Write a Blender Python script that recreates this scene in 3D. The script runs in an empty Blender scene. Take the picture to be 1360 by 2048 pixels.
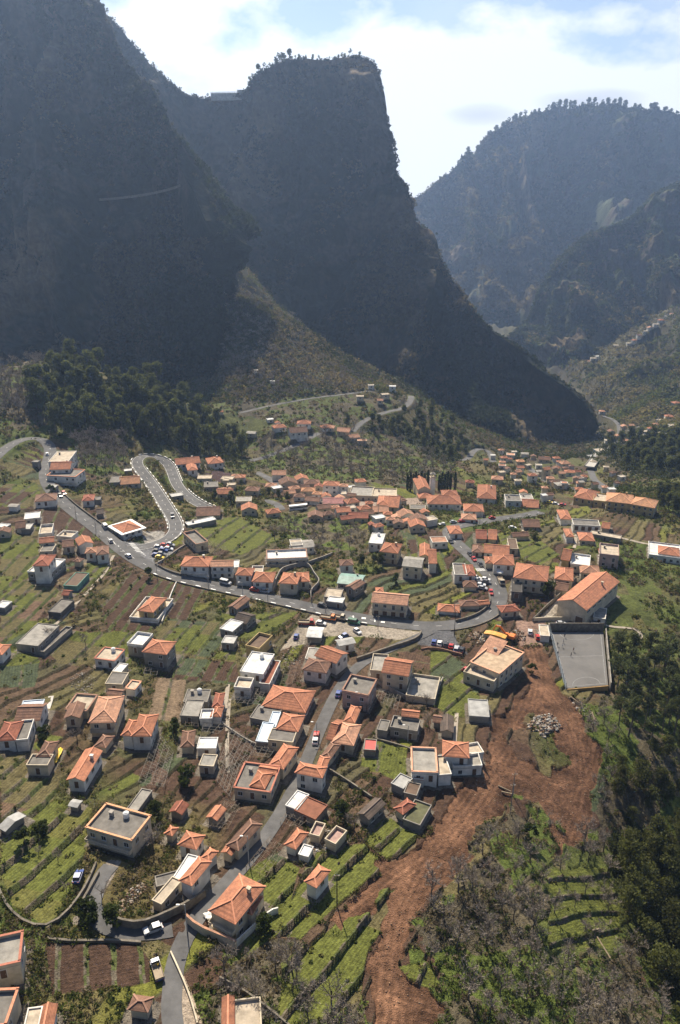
import bpy, bmesh, math, random
import numpy as np
from mathutils import Vector, Matrix

# ------------------------------------------------------------------ camera, world, sun
scene = bpy.context.scene
COL = scene.collection
PITCH = math.radians(22.2); F = 1593.0; CX, CY = 680.0, 1024.0
cam_d = bpy.data.cameras.new("camera"); cam = bpy.data.objects.new("camera", cam_d); COL.objects.link(cam)
cam.location = (0, 0, 0); cam.rotation_euler = (math.pi/2 - PITCH, 0, 0)
cam_d.sensor_fit = 'VERTICAL'; cam_d.sensor_height = 36; cam_d.sensor_width = 24; cam_d.lens = 36*F/2048
cam_d.clip_start = 0.5; cam_d.clip_end = 60000
scene.camera = cam
scene.view_settings.view_transform = 'Standard'; scene.view_settings.look = 'None'
scene.view_settings.exposure = 0.86; scene.view_settings.gamma = 1.0
SUN_EL = math.radians(46); SUN_AZ = math.radians(-15)      # azimuth from +Y towards +X
sun_dir = Vector((math.sin(SUN_AZ)*math.cos(SUN_EL), math.cos(SUN_AZ)*math.cos(SUN_EL), math.sin(SUN_EL)))
sd = bpy.data.lights.new("sun", 'SUN'); sd.energy = 5.0; sd.angle = math.radians(0.5); sd.color = (1.0, 0.885, 0.71)
so = bpy.data.objects.new("sun", sd); COL.objects.link(so); so.rotation_euler = sun_dir.to_track_quat('Z', 'Y').to_euler()
so.location = (0, 0, 600)
world = bpy.data.worlds.new("World"); scene.world = world; world.use_nodes = True
def build_world():
    nt = world.node_tree; N = nt.nodes; L = nt.links; N.clear()
    out = N.new('ShaderNodeOutputWorld'); bg = N.new('ShaderNodeBackground')
    sky = N.new('ShaderNodeTexSky'); sky.sky_type = 'NISHITA'; sky.sun_disc = False
    sky.sun_elevation = SUN_EL; sky.sun_rotation = SUN_AZ; sky.altitude = 900; sky.dust_density = 1.2; sky.air_density = 1.0
    tc = N.new('ShaderNodeTexCoord'); sep = N.new('ShaderNodeSeparateXYZ'); L.new(tc.outputs['Generated'], sep.inputs[0])
    def math_(op, a, b=None, clamp=False):
        n = N.new('ShaderNodeMath'); n.operation = op; n.use_clamp = clamp
        for i, v in enumerate((a, b)):
            if v is None: continue
            if isinstance(v, (int, float)): n.inputs[i].default_value = v
            else: L.new(v, n.inputs[i])
        return n.outputs[0]
    z = sep.outputs[2]
    mp = N.new('ShaderNodeMapping'); mp.inputs['Scale'].default_value = (1, 1, 1.5); L.new(tc.outputs['Generated'], mp.inputs[0])
    n1 = N.new('ShaderNodeTexNoise'); n1.inputs['Scale'].default_value = 5.0; n1.inputs['Detail'].default_value = 7; n1.inputs['Roughness'].default_value = 0.55
    n1.inputs['Distortion'].default_value = 0.15
    L.new(mp.outputs[0], n1.inputs['Vector'])
    # cloud bank low over the sea, towards +Y: its top edge wanders with the noise
    v = math_('SUBTRACT', 0.192, z)
    v = math_('ADD', math_('MULTIPLY', v, 7.0), math_('MULTIPLY', math_('SUBTRACT', n1.outputs['Fac'], 0.5), 4.2))
    mask = math_('MULTIPLY', v, 2.6, True)
    # thin high veil
    n2 = N.new('ShaderNodeTexNoise'); n2.inputs['Scale'].default_value = 3.0; n2.inputs['Detail'].default_value = 5
    L.new(mp.outputs[0], n2.inputs['Vector'])
    veil = math_('MULTIPLY', math_('SUBTRACT', n2.outputs['Fac'], 0.44), 1.5, True)
    mask = math_('MAXIMUM', mask, veil)
    # small grey cloud patches over the right-hand ridge
    n3 = N.new('ShaderNodeTexNoise'); n3.inputs['Scale'].default_value = 9.0; n3.inputs['Detail'].default_value = 3
    mp3 = N.new('ShaderNodeMapping'); mp3.inputs['Scale'].default_value = (1, 1, 5); L.new(tc.outputs['Generated'], mp3.inputs[0]); L.new(mp3.outputs[0], n3.inputs['Vector'])
    def patch(c, rx, rz):
        dx = math_('MULTIPLY', math_('SUBTRACT', sep.outputs[0], c[0]), 1/rx); dz = math_('MULTIPLY', math_('SUBTRACT', z, c[2]), 1/rz)
        d = math_('ADD', math_('MULTIPLY', dx, dx), math_('MULTIPLY', dz, dz))
        d = math_('ADD', d, math_('MULTIPLY', math_('SUBTRACT', n3.outputs['Fac'], 0.5), 1.6))
        return math_('MULTIPLY', math_('SUBTRACT', 1.1, d), 0.7, True)
    def dirpx(px, py):
        d = Vector(((px-CX)/F, math.cos(PITCH)+math.sin(PITCH)*(CY-py)/F, -math.sin(PITCH)+math.cos(PITCH)*(CY-py)/F)); return d.normalized()
    pt = math_('MAXIMUM', patch(dirpx(965, 230), 0.042, 0.0125), patch(dirpx(1175, 205), 0.055, 0.014))
    white = N.new('ShaderNodeMixRGB'); white.inputs[1].default_value = (0.60, 0.60, 0.60, 1); white.inputs[2].default_value = (0.36, 0.36, 0.38, 1)
    L.new(pt, white.inputs[0])
    skm = N.new('ShaderNodeVectorMath'); skm.operation = 'MULTIPLY'; L.new(sky.outputs[0], skm.inputs[0]); skm.inputs[1].default_value = (SKY, SKY, SKY*1.04)
    mix = N.new('ShaderNodeMixRGB'); L.new(mask, mix.inputs[0]); L.new(skm.outputs[0], mix.inputs[1]); L.new(white.outputs[0], mix.inputs[2])
    # the clouds stand only over the sea half of the sky
    front = math_('MULTIPLY', math_('ADD', sep.outputs[1], -0.15), 2.5, True)
    m2 = N.new('ShaderNodeMixRGB'); L.new(front, m2.inputs[0]); L.new(skm.outputs[0], m2.inputs[1]); L.new(mix.outputs[0], m2.inputs[2])
    L.new(m2.outputs[0], bg.inputs[0]); bg.inputs[1].default_value = 1.0; L.new(bg.outputs[0], out.inputs[0])
SKY = 0.05
build_world()
scene.render.engine = 'CYCLES'
cy = scene.cycles
cy.max_bounces = 5; cy.diffuse_bounces = 2; cy.glossy_bounces = 2; cy.transmission_bounces = 2; cy.volume_bounces = 1; cy.transparent_max_bounces = 6
cy.caustics_reflective = False; cy.caustics_refractive = False
cy.use_denoising = True

# ------------------------------------------------------------------ projection helpers
CP, SP = math.cos(PITCH), math.sin(PITCH)
def ray(px, py):
    u = (px-CX)/F; v = (CY-py)/F
    return np.array([u, CP+SP*v, -SP+CP*v])
def at_y(px, py, Y):
    d = ray(px, py); return d*(Y/d[1])
def at_z(px, py, z):
    d = ray(px, py); return d*(z/d[2])
def to_px(p):
    x, y, z = p; dep = y*CP - z*SP; up = y*SP + z*CP
    return CX+F*x/dep, CY-F*up/dep

# ------------------------------------------------------------------ noise
_rng = np.random.RandomState(7); _P = _rng.permutation(256); _P = np.concatenate([_P, _P, _P]); _G = _rng.rand(256)
def vnoise(x, y):
    xi = np.floor(x).astype(np.int64); yi = np.floor(y).astype(np.int64); fx = x-xi; fy = y-yi
    fx = fx*fx*fx*(fx*(fx*6-15)+10); fy = fy*fy*fy*(fy*(fy*6-15)+10)
    xi &= 255; yi &= 255
    def g(a, b): return _G[_P[_P[a & 255]+(b & 255)]]
    return (g(xi, yi)*(1-fx)+g(xi+1, yi)*fx)*(1-fy)+(g(xi, yi+1)*(1-fx)+g(xi+1, yi+1)*fx)*fy
def fbm(x, y, oct=4, rough=0.5):
    a = 1; s = 0; t = 0
    for i in range(oct):
        s = s+a*(vnoise(x+17.3*i, y-9.1*i)*2-1); t += a; a *= rough; x = x*2.03; y = y*2.03
    return s/t
def ridged(x, y, oct=4):
    a = 1; s = 0; t = 0
    for i in range(oct):
        s = s+a*(1-np.abs(vnoise(x+31.7*i, y+11.9*i)*2-1)*2); t += a; a *= 0.5; x = x*2.07; y = y*2.07
    return s/t
def hashf(a, b, s=0.0):
    v = np.sin(a*127.1+b*311.7+s*74.7)*43758.5453
    return v-np.floor(v)

# ------------------------------------------------------------------ the smooth valley height
_C = [  # px, py, world y
 (680,2200,88),(680,2048,104),(680,1800,133),(680,1600,168),(680,1400,217),(680,1250,270),(680,1100,346),(680,1000,440),(690,955,500),
 (700,900,575),(690,862,615),(820,792,720),(760,772,760),(640,700,800),(540,620,870),(430,480,950),(440,640,800),(440,760,700),(560,780,690),
 (560,850,600),(0,905,430),(90,872,470),(0,740,590),(-200,740,570),(200,745,590),(60,720,600),(350,790,600),(420,835,610),(455,898,590),(520,922,545),
 (0,1100,312),(60,1000,372),(250,1100,326),(270,920,475),(0,1400,203),(0,1700,141),(0,2048,99),(-250,2048,95),(-300,1700,135),(-300,1300,220),(-300,1000,350),
 (300,1400,212),(300,1700,147),(1150,1320,251),(1360,1200,302),(1230,1020,428),(1050,1100,345),(1050,1000,455),(1100,945,600),(1050,915,700),(1080,903,770),(1165,905,820),(1190,800,1120),
 (1150,735,1400),(1090,705,1600),(1300,910,650),(1360,850,790),(1360,630,1420),(1300,720,1180),(1240,790,1080),(1250,960,545),(1360,960,520),(1360,760,1020),
 (1300,1800,160),(1100,1800,142),(1000,2048,109),(1360,2048,122),(1700,2048,140),(1700,1600,205),(1700,1200,330),(1700,900,700),(1800,650,1500),(1300,1500,206),(960,1560,178),(960,1300,253),
 (900,860,690),(900,900,650),(960,890,700),(980,930,560),(850,960,500),(780,820,660),
]
_A = np.array([at_y(*c) for c in _C])
_extra = np.array([(0,60,-147),(-60,40,-143),(60,40,-152),(0,-40,-150),(-120,0,-140),(150,0,-165),(-500,300,-120),(-500,600,-90),(700,500,-190),(900,1100,-150),(0,1500,-260),(300,2000,-320),(-400,1500,-200),(1200,2300,-150),(-190,730,-190),(-330,760,-190),(-130,690,-186),(-500,800,-180),(-200,1000,-150),(-168,770,-188),(-180,860,-178),(-190,950,-150),(-40,910,-172),(10,900,-185),(-75,1000,-140),(60,860,-200)], float)
_A = np.vstack([_A, _extra])
def _warp(x, y):
    r = np.sqrt(x*x+y*y+60*60); v = np.log(r/100.0)*2.2
    return x/(r+60)*3.0, v*1.0 + (y<0)*0
_U, _V = _warp(_A[:, 0], _A[:, 1])
def _phi(d2): return 0.5*d2*np.log(d2+1e-9)
_n = len(_A); _K = _phi((_U[:, None]-_U[None])**2+(_V[:, None]-_V[None])**2)+np.eye(_n)*0.004
_Q = np.stack([np.ones(_n), _U, _V], 1)
_M = np.block([[_K, _Q], [_Q.T, np.zeros((3, 3))]])
_W = np.linalg.solve(_M, np.concatenate([_A[:, 2], np.zeros(3)]))
def gz(x, y):
    x = np.asarray(x, float); y = np.asarray(y, float); u, v = _warp(x, y)
    s = _W[_n]+_W[_n+1]*u+_W[_n+2]*v
    for i in range(_n):
        s = s+_W[i]*_phi((u-_U[i])**2+(v-_V[i])**2)
    return s
def ground(px, py, dz=0.0, tmin=80, tmax=2600):
    """first hit of the pixel ray with the smooth valley surface raised by dz"""
    d = ray(px, py); ts = np.exp(np.linspace(math.log(tmin), math.log(tmax), 260))
    P = d[None]*ts[:, None]; h = P[:, 2]-(gz(P[:, 0], P[:, 1])+dz)
    k = np.where(h < 0)[0]
    if len(k) == 0: return P[-1]
    k = max(k[0], 1); a, b = ts[k-1], ts[k]
    tt = np.linspace(a, b, 40); P = d[None]*tt[:, None]; h = P[:, 2]-(gz(P[:, 0], P[:, 1])+dz)
    j = np.where(h < 0)[0]; j = j[0] if len(j) else 39
    return P[j]

# ------------------------------------------------------------------ materials
MATS = {}
def nodes_mat(name):
    m = bpy.data.materials.new(name); m.use_nodes = True; nt = m.node_tree
    return m, nt, nt.nodes['Principled BSDF']
def flat(name, col, rough=0.8, var=0.12, scale=0.6, bump=0.0, metal=0.0, spec=0.3, dirt=None):
    """procedural colour with large and fine variation"""
    if name in MATS: return MATS[name]
    m, nt, b = nodes_mat(name); N = nt.nodes; L = nt.links
    tc = N.new('ShaderNodeTexCoord'); n = N.new('ShaderNodeTexNoise'); n.inputs['Scale'].default_value = scale; n.inputs['Detail'].default_value = 6
    n.inputs['Roughness'].default_value = 0.65
    oi = N.new('ShaderNodeObjectInfo'); ad = N.new('ShaderNodeVectorMath'); ad.operation = 'ADD'
    L.new(tc.outputs['Object'], ad.inputs[0]); L.new(oi.outputs['Location'], ad.inputs[1]); L.new(ad.outputs[0], n.inputs['Vector'])
    r = N.new('ShaderNodeValToRGB'); r.color_ramp.elements[0].position = 0.3; r.color_ramp.elements[1].position = 0.72
    dk = dirt or tuple(c*(1-2.2*var) for c in col)
    r.color_ramp.elements[0].color = (*dk, 1); r.color_ramp.elements[1].color = tuple(min(1, c*(1+var)) for c in col)+(1,)
    L.new(n.outputs['Fac'], r.inputs['Fac']); L.new(r.outputs['Color'], b.inputs['Base Color'])
    b.inputs['Roughness'].default_value = rough; b.inputs['Metallic'].default_value = metal; b.inputs['Specular IOR Level'].default_value = spec
    if bump:
        bp = N.new('ShaderNodeBump'); bp.inputs['Distance'].default_value = bump; bp.inputs['Strength'].default_value = 0.7
        L.new(n.outputs['Fac'], bp.inputs['Height']); L.new(bp.outputs[0], b.inputs['Normal'])
    MATS[name] = m; return m
def attr_mat(name, nscale=0.35, namp=0.5, fine=2.5, bump=0.3, rough=0.95):
    if name in MATS: return MATS[name]
    m, nt, b = nodes_mat(name); N = nt.nodes; L = nt.links
    at = N.new('ShaderNodeAttribute'); at.attribute_name = 'Col'
    tc = N.new('ShaderNodeTexCoord')
    n = N.new('ShaderNodeTexNoise'); n.inputs['Scale'].default_value = nscale; n.inputs['Detail'].default_value = 8; n.inputs['Roughness'].default_value = 0.7
    n2 = N.new('ShaderNodeTexNoise'); n2.inputs['Scale'].default_value = fine; n2.inputs['Detail'].default_value = 3
    L.new(tc.outputs['Object'], n.inputs['Vector']); L.new(tc.outputs['Object'], n2.inputs['Vector'])
    mr = N.new('ShaderNodeMapRange'); mr.inputs[1].default_value = 0.3; mr.inputs[2].default_value = 0.7; mr.inputs[3].default_value = 1-namp; mr.inputs[4].default_value = 1+namp
    L.new(n.outputs['Fac'], mr.inputs[0])
    mr2 = N.new('ShaderNodeMapRange'); mr2.inputs[1].default_value = 0.3; mr2.inputs[2].default_value = 0.7; mr2.inputs[3].default_value = 0.75; mr2.inputs[4].default_value = 1.25
    L.new(n2.outputs['Fac'], mr2.inputs[0])
    mu = N.new('ShaderNodeMath'); mu.operation = 'MULTIPLY'; L.new(mr.outputs[0], mu.inputs[0]); L.new(mr2.outputs[0], mu.inputs[1])
    vm = N.new('ShaderNodeVectorMath'); vm.operation = 'SCALE'; L.new(at.outputs['Color'], vm.inputs[0]); L.new(mu.outputs[0], vm.inputs['Scale'])
    L.new(vm.outputs[0], b.inputs['Base Color']); b.inputs['Roughness'].default_value = rough; b.inputs['Specular IOR Level'].default_value = 0.15
    if bump:
        bp = N.new('ShaderNodeBump'); bp.inputs['Distance'].default_value = bump; bp.inputs['Strength'].default_value = 0.8
        L.new(n2.outputs['Fac'], bp.inputs['Height']); L.new(bp.outputs[0], b.inputs['Normal'])
    MATS[name] = m; return m

# ------------------------------------------------------------------ object helpers
def link_mesh(name, me, mat=None, parent=None, loc=None, rz=None):
    o = bpy.data.objects.new(name, me); COL.objects.link(o)
    if mat is not None and len(me.materials) == 0: me.materials.append(mat)
    if parent is not None: o.parent = parent
    if loc is not None: o.location = loc
    if rz is not None: o.rotation_euler = (0, 0, rz)
    return o
def np_mesh(name, V, Fq, cols=None, smooth=False):
    """V (n,3), Fq (m,k) faces of equal size"""
    me = bpy.data.meshes.new(name); V = np.ascontiguousarray(V, np.float32); Fq = np.ascontiguousarray(Fq, np.int32)
    me.vertices.add(len(V)); me.vertices.foreach_set('co', V.ravel())
    k = Fq.shape[1]; me.loops.add(Fq.size); me.loops.foreach_set('vertex_index', Fq.ravel())
    me.polygons.add(len(Fq)); me.polygons.foreach_set('loop_start', np.arange(0, Fq.size, k, dtype=np.int32))
    if smooth: me.polygons.foreach_set('use_smooth', np.ones(len(Fq), bool))
    if cols is not None:
        a = me.color_attributes.new('Col', 'FLOAT_COLOR', 'POINT'); c = np.ones((len(V), 4), np.float32); c[:, :3] = cols
        a.data.foreach_set('color', c.ravel())
    me.update(calc_edges=True); return me
def tag(o, label=None, cat=None, group=None, kind=None):
    if label: o['label'] = label
    if cat: o['category'] = cat
    if group: o['group'] = group
    if kind: o['kind'] = kind
    return o
def grid_faces(nr, nc):
    i = np.arange(nr-1)[:, None]*nc+np.arange(nc-1)[None]
    return np.stack([i, i+1, i+1+nc, i+nc], -1).reshape(-1, 4)
def inpoly(x, y, poly):
    c = np.zeros(x.shape, bool); n = len(poly); j = n-1
    for i in range(n):
        xi, yi = poly[i]; xj, yj = poly[j]
        if yi != yj:
            c ^= ((yi > y) != (yj > y)) & (x < (xj-xi)*(y-yi)/(yj-yi)+xi)
        j = i
    return c
# ------------------------------------------------------------------ mountains: lofted between rails of real 3D points
def loft(name, rails, ncol=420, nrow=260, amp=18, gully=26, seed=0, colfn=None, fade_top=0.35, terr=0.0):
    """rails: from the far foot over the ridge to the near foot; each a list of (px,py,Y)"""
    R = [np.array([at_y(*p) if len(p) == 3 else np.array(p[:3], float) for p in r]) for r in rails]
    k = len(R[0]); s = np.linspace(0, k-1, ncol)
    def samp(A):
        out = np.empty((ncol, 3))
        for c in range(3): out[:, c] = np.interp(s, np.arange(k), A[:, c])
        # light smoothing of the polyline
        w = max(1, ncol//(k*3)); ker = np.ones(2*w+1)/(2*w+1)
        for c in range(3):
            pad = np.concatenate([np.full(w, out[0, c]), out[:, c], np.full(w, out[-1, c])]); out[:, c] = np.convolve(pad, ker, 'valid')
        return out
    S = np.array([samp(A) for A in R]); m = len(S)
    tt = np.linspace(0, m-1, nrow); P = np.empty((nrow, ncol, 3))
    i0 = np.clip(np.floor(tt).astype(int), 0, m-2); f = (tt-i0)[:, None, None]
    P = S[i0]*(1-f)+S[i0+1]*f
    # smooth across rails a little
    for _ in range(2): P[1:-1] = (P[:-2]+P[2:]+2*P[1:-1])/4
    du = np.gradient(P, axis=1); dv = np.gradient(P, axis=0); Nn = np.cross(du, dv); Nn /= np.linalg.norm(Nn, axis=2, keepdims=True)+1e-9
    cen = P.mean((0, 1)); flip = np.sign((Nn*(np.array([0, 0, 0])-P)).sum(2).mean()); Nn *= flip
    x = P[..., 0]+seed*131; y = P[..., 1]; z = P[..., 2]
    g = ridged(x/95+fbm(x/200, z/200, 2)*0.8, z/420+y/600, 5)            # ribs and gullies that run down the face
    n = fbm(x/60, (z+y*0.5)/60, 5, 0.55); n2 = fbm(x/14+5, (z+y*.5)/14, 3)
    lz = z/46+fbm(x/120, y/120, 3)*1.3; lf = lz-np.floor(lz); ledge = np.where(lf < 0.75, lf/0.75, (1-lf)/0.25)-0.5
    g2 = ridged(x/210+seed, z/700+y/900+fbm(x/300, z/300, 2), 3)
    d = gully*1.3*(g-0.35)+gully*1.5*(g2-0.3)+amp*1.5*n+n2*3.6-ledge*7
    ridge_t = RIDGE_T.get(name, 1.0)
    w = np.clip(np.abs(tt-ridge_t)/fade_top, 0.12, 1)[:, None]
    P = P+Nn*(d*w)[..., None]
    if terr: pass
    cols = colfn(P, g, n, n2) if colfn else None
    me = np_mesh(name, P.reshape(-1, 3), grid_faces(nrow, ncol), None if cols is None else cols.reshape(-1, 3), smooth=False)
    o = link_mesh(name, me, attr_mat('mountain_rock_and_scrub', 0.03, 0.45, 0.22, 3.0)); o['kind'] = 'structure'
    return o, P
RIDGE_T = {}
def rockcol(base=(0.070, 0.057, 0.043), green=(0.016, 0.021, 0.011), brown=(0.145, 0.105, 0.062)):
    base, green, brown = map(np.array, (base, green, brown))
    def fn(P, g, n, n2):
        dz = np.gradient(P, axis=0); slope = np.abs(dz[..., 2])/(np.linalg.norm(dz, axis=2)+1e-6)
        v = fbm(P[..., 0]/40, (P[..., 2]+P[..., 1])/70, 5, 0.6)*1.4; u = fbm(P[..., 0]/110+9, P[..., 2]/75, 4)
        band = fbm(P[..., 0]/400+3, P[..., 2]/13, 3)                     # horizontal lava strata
        k = np.clip(0.5+v*2.2+np.sign(band)*0.12+band*0.6-(slope-0.75)*1.5-(g-0.35)*1.6, 0, 1)[..., None]  # gully green also darkens the creases: relief shade painted into the colour
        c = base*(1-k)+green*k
        kb = np.clip(u*2.2+band*0.5+(g-0.45)*1.2, 0, 1)[..., None]; c = c*(1-kb)+brown*kb  # paler brown on the ribs paints in the same relief shading
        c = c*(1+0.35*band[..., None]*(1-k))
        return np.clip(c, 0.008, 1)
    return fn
def shift(r, dy, dz=0):
    """the same points pushed back and down: the hidden far side"""
    out = []
    for p in r:
        q = at_y(*p); out.append((q[0]+dy*0.05, q[1]+dy, q[2]+dz, 0))
    return out
def raw(p): return at_y(*p)
def between(a, b, f, g):
    """points between two rails: f along the picture height, g in depth"""
    out = []
    for p, q in zip(a, b):
        out.append((p[0]+(q[0]-p[0])*f, p[1]+(q[1]-p[1])*f, p[2]+(q[2]-p[2])*g))
    return out
def mountain(name, ridge, foot, mids, **kw):
    back = shift(ridge, kw.pop('back', 260), kw.pop('backdz', -330))
    RIDGE_T[name] = 1.0
    return loft(name, [back, ridge]+[between(ridge, foot, f, g) for f, g in mids]+[foot], **kw)

# central table mountain with the saddle on its left
r2 = [(130,-60,1330),(210,20,1320),(250,60,1310),(285,112,1300),(310,146,1290),(350,170,1280),(400,187,1270),(455,187,1260),(488,180,1240),(515,140,1230),(560,112,1220),(640,113,1220),(705,113,1210),(737,122,1200),
      (757,165,1190),(776,240,1170),(790,335,1145),(806,385,1120),(824,440,1095),(862,466,1070),(890,540,1040),(935,600,1010),(968,650,985),(1035,690,955),(1062,722,935),(1130,765,905),(1178,805,880),(1204,850,860)]
f2 = [(100,700,900),(150,700,900),(220,700,900),(280,700,900),(340,700,900),(400,700,900),(440,720,890),(480,740,880),(530,780,870),(560,800,870),(600,820,870),(680,830,860),(740,840,850),(790,850,840),
      (830,858,835),(860,870,830),(890,880,825),(920,890,820),(945,895,815),(970,900,812),(1000,905,810),(1030,908,808),(1055,910,806),(1090,915,804),(1115,918,802),(1145,918,802),(1170,912,805),(1192,895,815)]
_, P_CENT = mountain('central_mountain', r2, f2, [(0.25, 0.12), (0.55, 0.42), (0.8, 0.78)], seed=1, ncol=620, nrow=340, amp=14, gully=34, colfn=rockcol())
# left cliff
r1 = [(-420,-70,1080),(-200,-60,1070),(0,-45,1050),(120,-25,1030),(196,0,1010),(212,40,990),(248,112,960),(300,172,930),(328,215,905),(350,262,880),(378,335,855),(394,362,845),(412,400,830),(428,440,815),(432,475,805),(440,490,870)]
f1 = [(-420,700,800),(-300,700,800),(-150,705,800),(0,720,790),(60,730,780),(120,740,770),(180,755,760),(240,775,750),(290,790,740),(330,800,730),(370,808,722),(395,812,718),(412,815,712),(424,818,706),(430,822,700),(455,800,760)]
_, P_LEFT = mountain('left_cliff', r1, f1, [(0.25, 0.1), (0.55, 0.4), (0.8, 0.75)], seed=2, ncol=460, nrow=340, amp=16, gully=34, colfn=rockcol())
# far ridge on the right
r3 = [(790,440,2500),(818,408,2500),(860,372,2520),(890,352,2520),(930,322,2540),(960,300,2540),(975,272,2550),(1012,255,2560),(1060,232,2570),(1112,215,2580),(1200,212,2600),(1255,218,2620),(1360,216,2650),(1600,200,2700),(1900,180,2750)]
f3 = [(790,640,1900),(830,660,1880),(870,680,1860),(900,700,1850),(940,710,1840),(970,720,1830),(1000,720,1820),(1040,720,1820),(1080,720,1820),(1120,720,1800),(1180,720,1800),(1240,720,1800),(1360,720,1800),(1600,700,1850),(1900,680,1900)]
_, P_FAR = mountain('far_ridge', r3, f3, [(0.3, 0.25), (0.6, 0.55)], seed=3, ncol=360, nrow=240, amp=30, gully=70, back=700, backdz=-500, colfn=rockcol(green=(0.05,0.065,0.03)))
# nearer wooded spur on the right
r4 = [(1040,715,1640),(1050,682,1650),(1056,642,1660),(1076,590,1680),(1112,530,1700),(1152,482,1720),(1200,458,1740),(1240,445,1760),(1275,428,1770),(1318,385,1790),(1360,370,1800),(1500,320,1820),(1700,280,1840)]
f4 = [(1040,740,1560),(1060,740,1520),(1085,742,1480),(1115,745,1440),(1150,745,1420),(1190,740,1400),(1220,720,1390),(1250,700,1390),(1280,690,1390),(1320,670,1400),(1370,650,1400),(1500,640,1400),(1700,640,1400)]
_, P_SPUR = mountain('wooded_spur', r4, f4, [(0.3, 0.25), (0.65, 0.6)], seed=4, ncol=340, nrow=220, amp=22, gully=45, back=400, backdz=-350, colfn=rockcol(green=(0.055,0.07,0.025), brown=(0.12,0.09,0.05)))
# ------------------------------------------------------------------ measured places (photo crops: origin, scale)
CR = {'A': (0, 850), 'B': (440, 850), 'C': (880, 850), 'D': (0, 1200), 'E': (440, 1200), 'G': (880, 1200), 'H': (0, 1550), 'I': (440, 1550), 'J': (880, 1550)}
def cp(c, p):
    if c == '': return p
    o = CR[c]; return (o[0]+p[0]*0.352941, o[1]+p[1]*0.352941)
# roads: name, label-free structure; (points, width m)
ROADS = [
 ('road', 7.0, [(-60,960),(-20,925),(0,907),(25,885),(50,874),(85,873),(101,882),(103,905),(93,930),(88,955),(103,983),(130,1010),(165,1036),(200,1062),(226,1084),(250,1108),(285,1128),(330,1150),(380,1162),(440,1174),(500,1188),(560,1201),(620,1214),(680,1229),(740,1241),(800,1250),(850,1257),(900,1256),(945,1246),(980,1232),(1001,1214),(1006,1190),(995,1165),(975,1145),(955,1125),(935,1105),(915,1090),(897,1072),(890,1058),(905,1051),(930,1050),(960,1044),(1000,1038),(1050,1032),(1082,1024)]),
 ('road', 7.0, [(240,1098),(275,1100),(320,1090),(350,1072),(357,1058),(350,1042),(335,1018),(315,985),(298,960),(282,940),(267,924),(268,914),(282,909),(305,908),(325,913),(337,925),(344,942),(350,963),(362,982),(382,999),(402,1012),(425,1020)]),
 ('road', 3.9, [(862,1262),(825,1282),(790,1295),(745,1310),(710,1328),(694,1352),(672,1385),(651,1430),(633,1475),(610,1530),(590,1580),(566,1625),(526,1684),(486,1735),(446,1782),(405,1820),(362,1845),(335,1865),(320,1890),(317,1915),(324,1960),(338,2010),(352,2080)]),
 ('side_lane', 3.8, [(345,1860),(290,1872),(230,1874),(170,1872),(130,1862),(140,1835),(165,1795),(190,1762),(222,1732)]),
 ('road', 5.5, [(500,922),(530,914),(560,905),(600,889),(640,866)]),
 ('road', 5.5, [(706,864),(712,852),(728,840),(760,829),(795,822),(815,812),(823,800),(820,792)]),
 ('road', 4.0, [(480,826),(540,812),(600,800),(650,793),(700,789),(750,782)]),
 ('road', 5.5, [(920,921),(938,915),(946,902),(958,897),(972,898),(982,908),(987,925)]),
 ('road', 5.5, [(1060,936),(1078,950),(1095,965),(1115,974),(1150,979),(1190,982),(1210,975),(1190,962),(1182,944),(1180,938)]),
 ('road', 5.0, [(512,945),(530,952),(548,962),(556,972)]),
 ('road', 5.0, [(530,1003),(545,1001),(558,1008),(562,1020)]),
 ('road', 5.0, [(1205,905),(1225,893),(1240,870),(1238,850),(1225,838),(1205,832)]),
 ('road', 5.0, [(1252,862),(1290,850),(1330,838),(1370,820)]),
]
PAVED = [  # polygons px, colour
 ('yard', [(625,1228),(700,1246),(800,1258),(845,1265),(800,1280),(740,1275),(660,1272),(600,1290),(560,1300),(600,1250)], (0.30,0.26,0.21)),
 ('car_park', [(842,1258),(905,1254),(915,1285),(938,1310),(880,1296),(835,1288)], (0.10,0.10,0.105)),
 ('forecourt', [(1070,1248),(1100,1215),(1130,1180),(1150,1175),(1215,1195),(1200,1250),(1120,1252)], (0.33,0.29,0.24)),
 ('forecourt', [(280,1064),(330,1062),(325,1080),(290,1086)], (0.30,0.28,0.25)),
 ('junction', [(222,1082),(262,1082),(305,1094),(330,1110),(305,1130),(260,1120)], (0.16,0.16,0.165)),
 ('drive', [(215,1720),(245,1725),(200,1800),(165,1850),(140,1850)], (0.22,0.19,0.16)),
 ('ramp', [(338,1905),(352,1920),(390,2000),(410,2060),(360,2060),(335,1960)], (0.33,0.27,0.21)),
 ('court_yard', [(1030,1240),(1095,1245),(1100,1290),(1040,1290)], (0.26,0.17,0.13)),
 ('car_park', [(302,1118),(315,1100),(350,1088),(345,1108),(322,1126)], (0.2,0.2,0.2)),
 ('plaza', [(620,985),(700,985),(760,1000),(840,995),(850,1010),(700,1020),(620,1010)], (0.28,0.22,0.18)),
]
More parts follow.
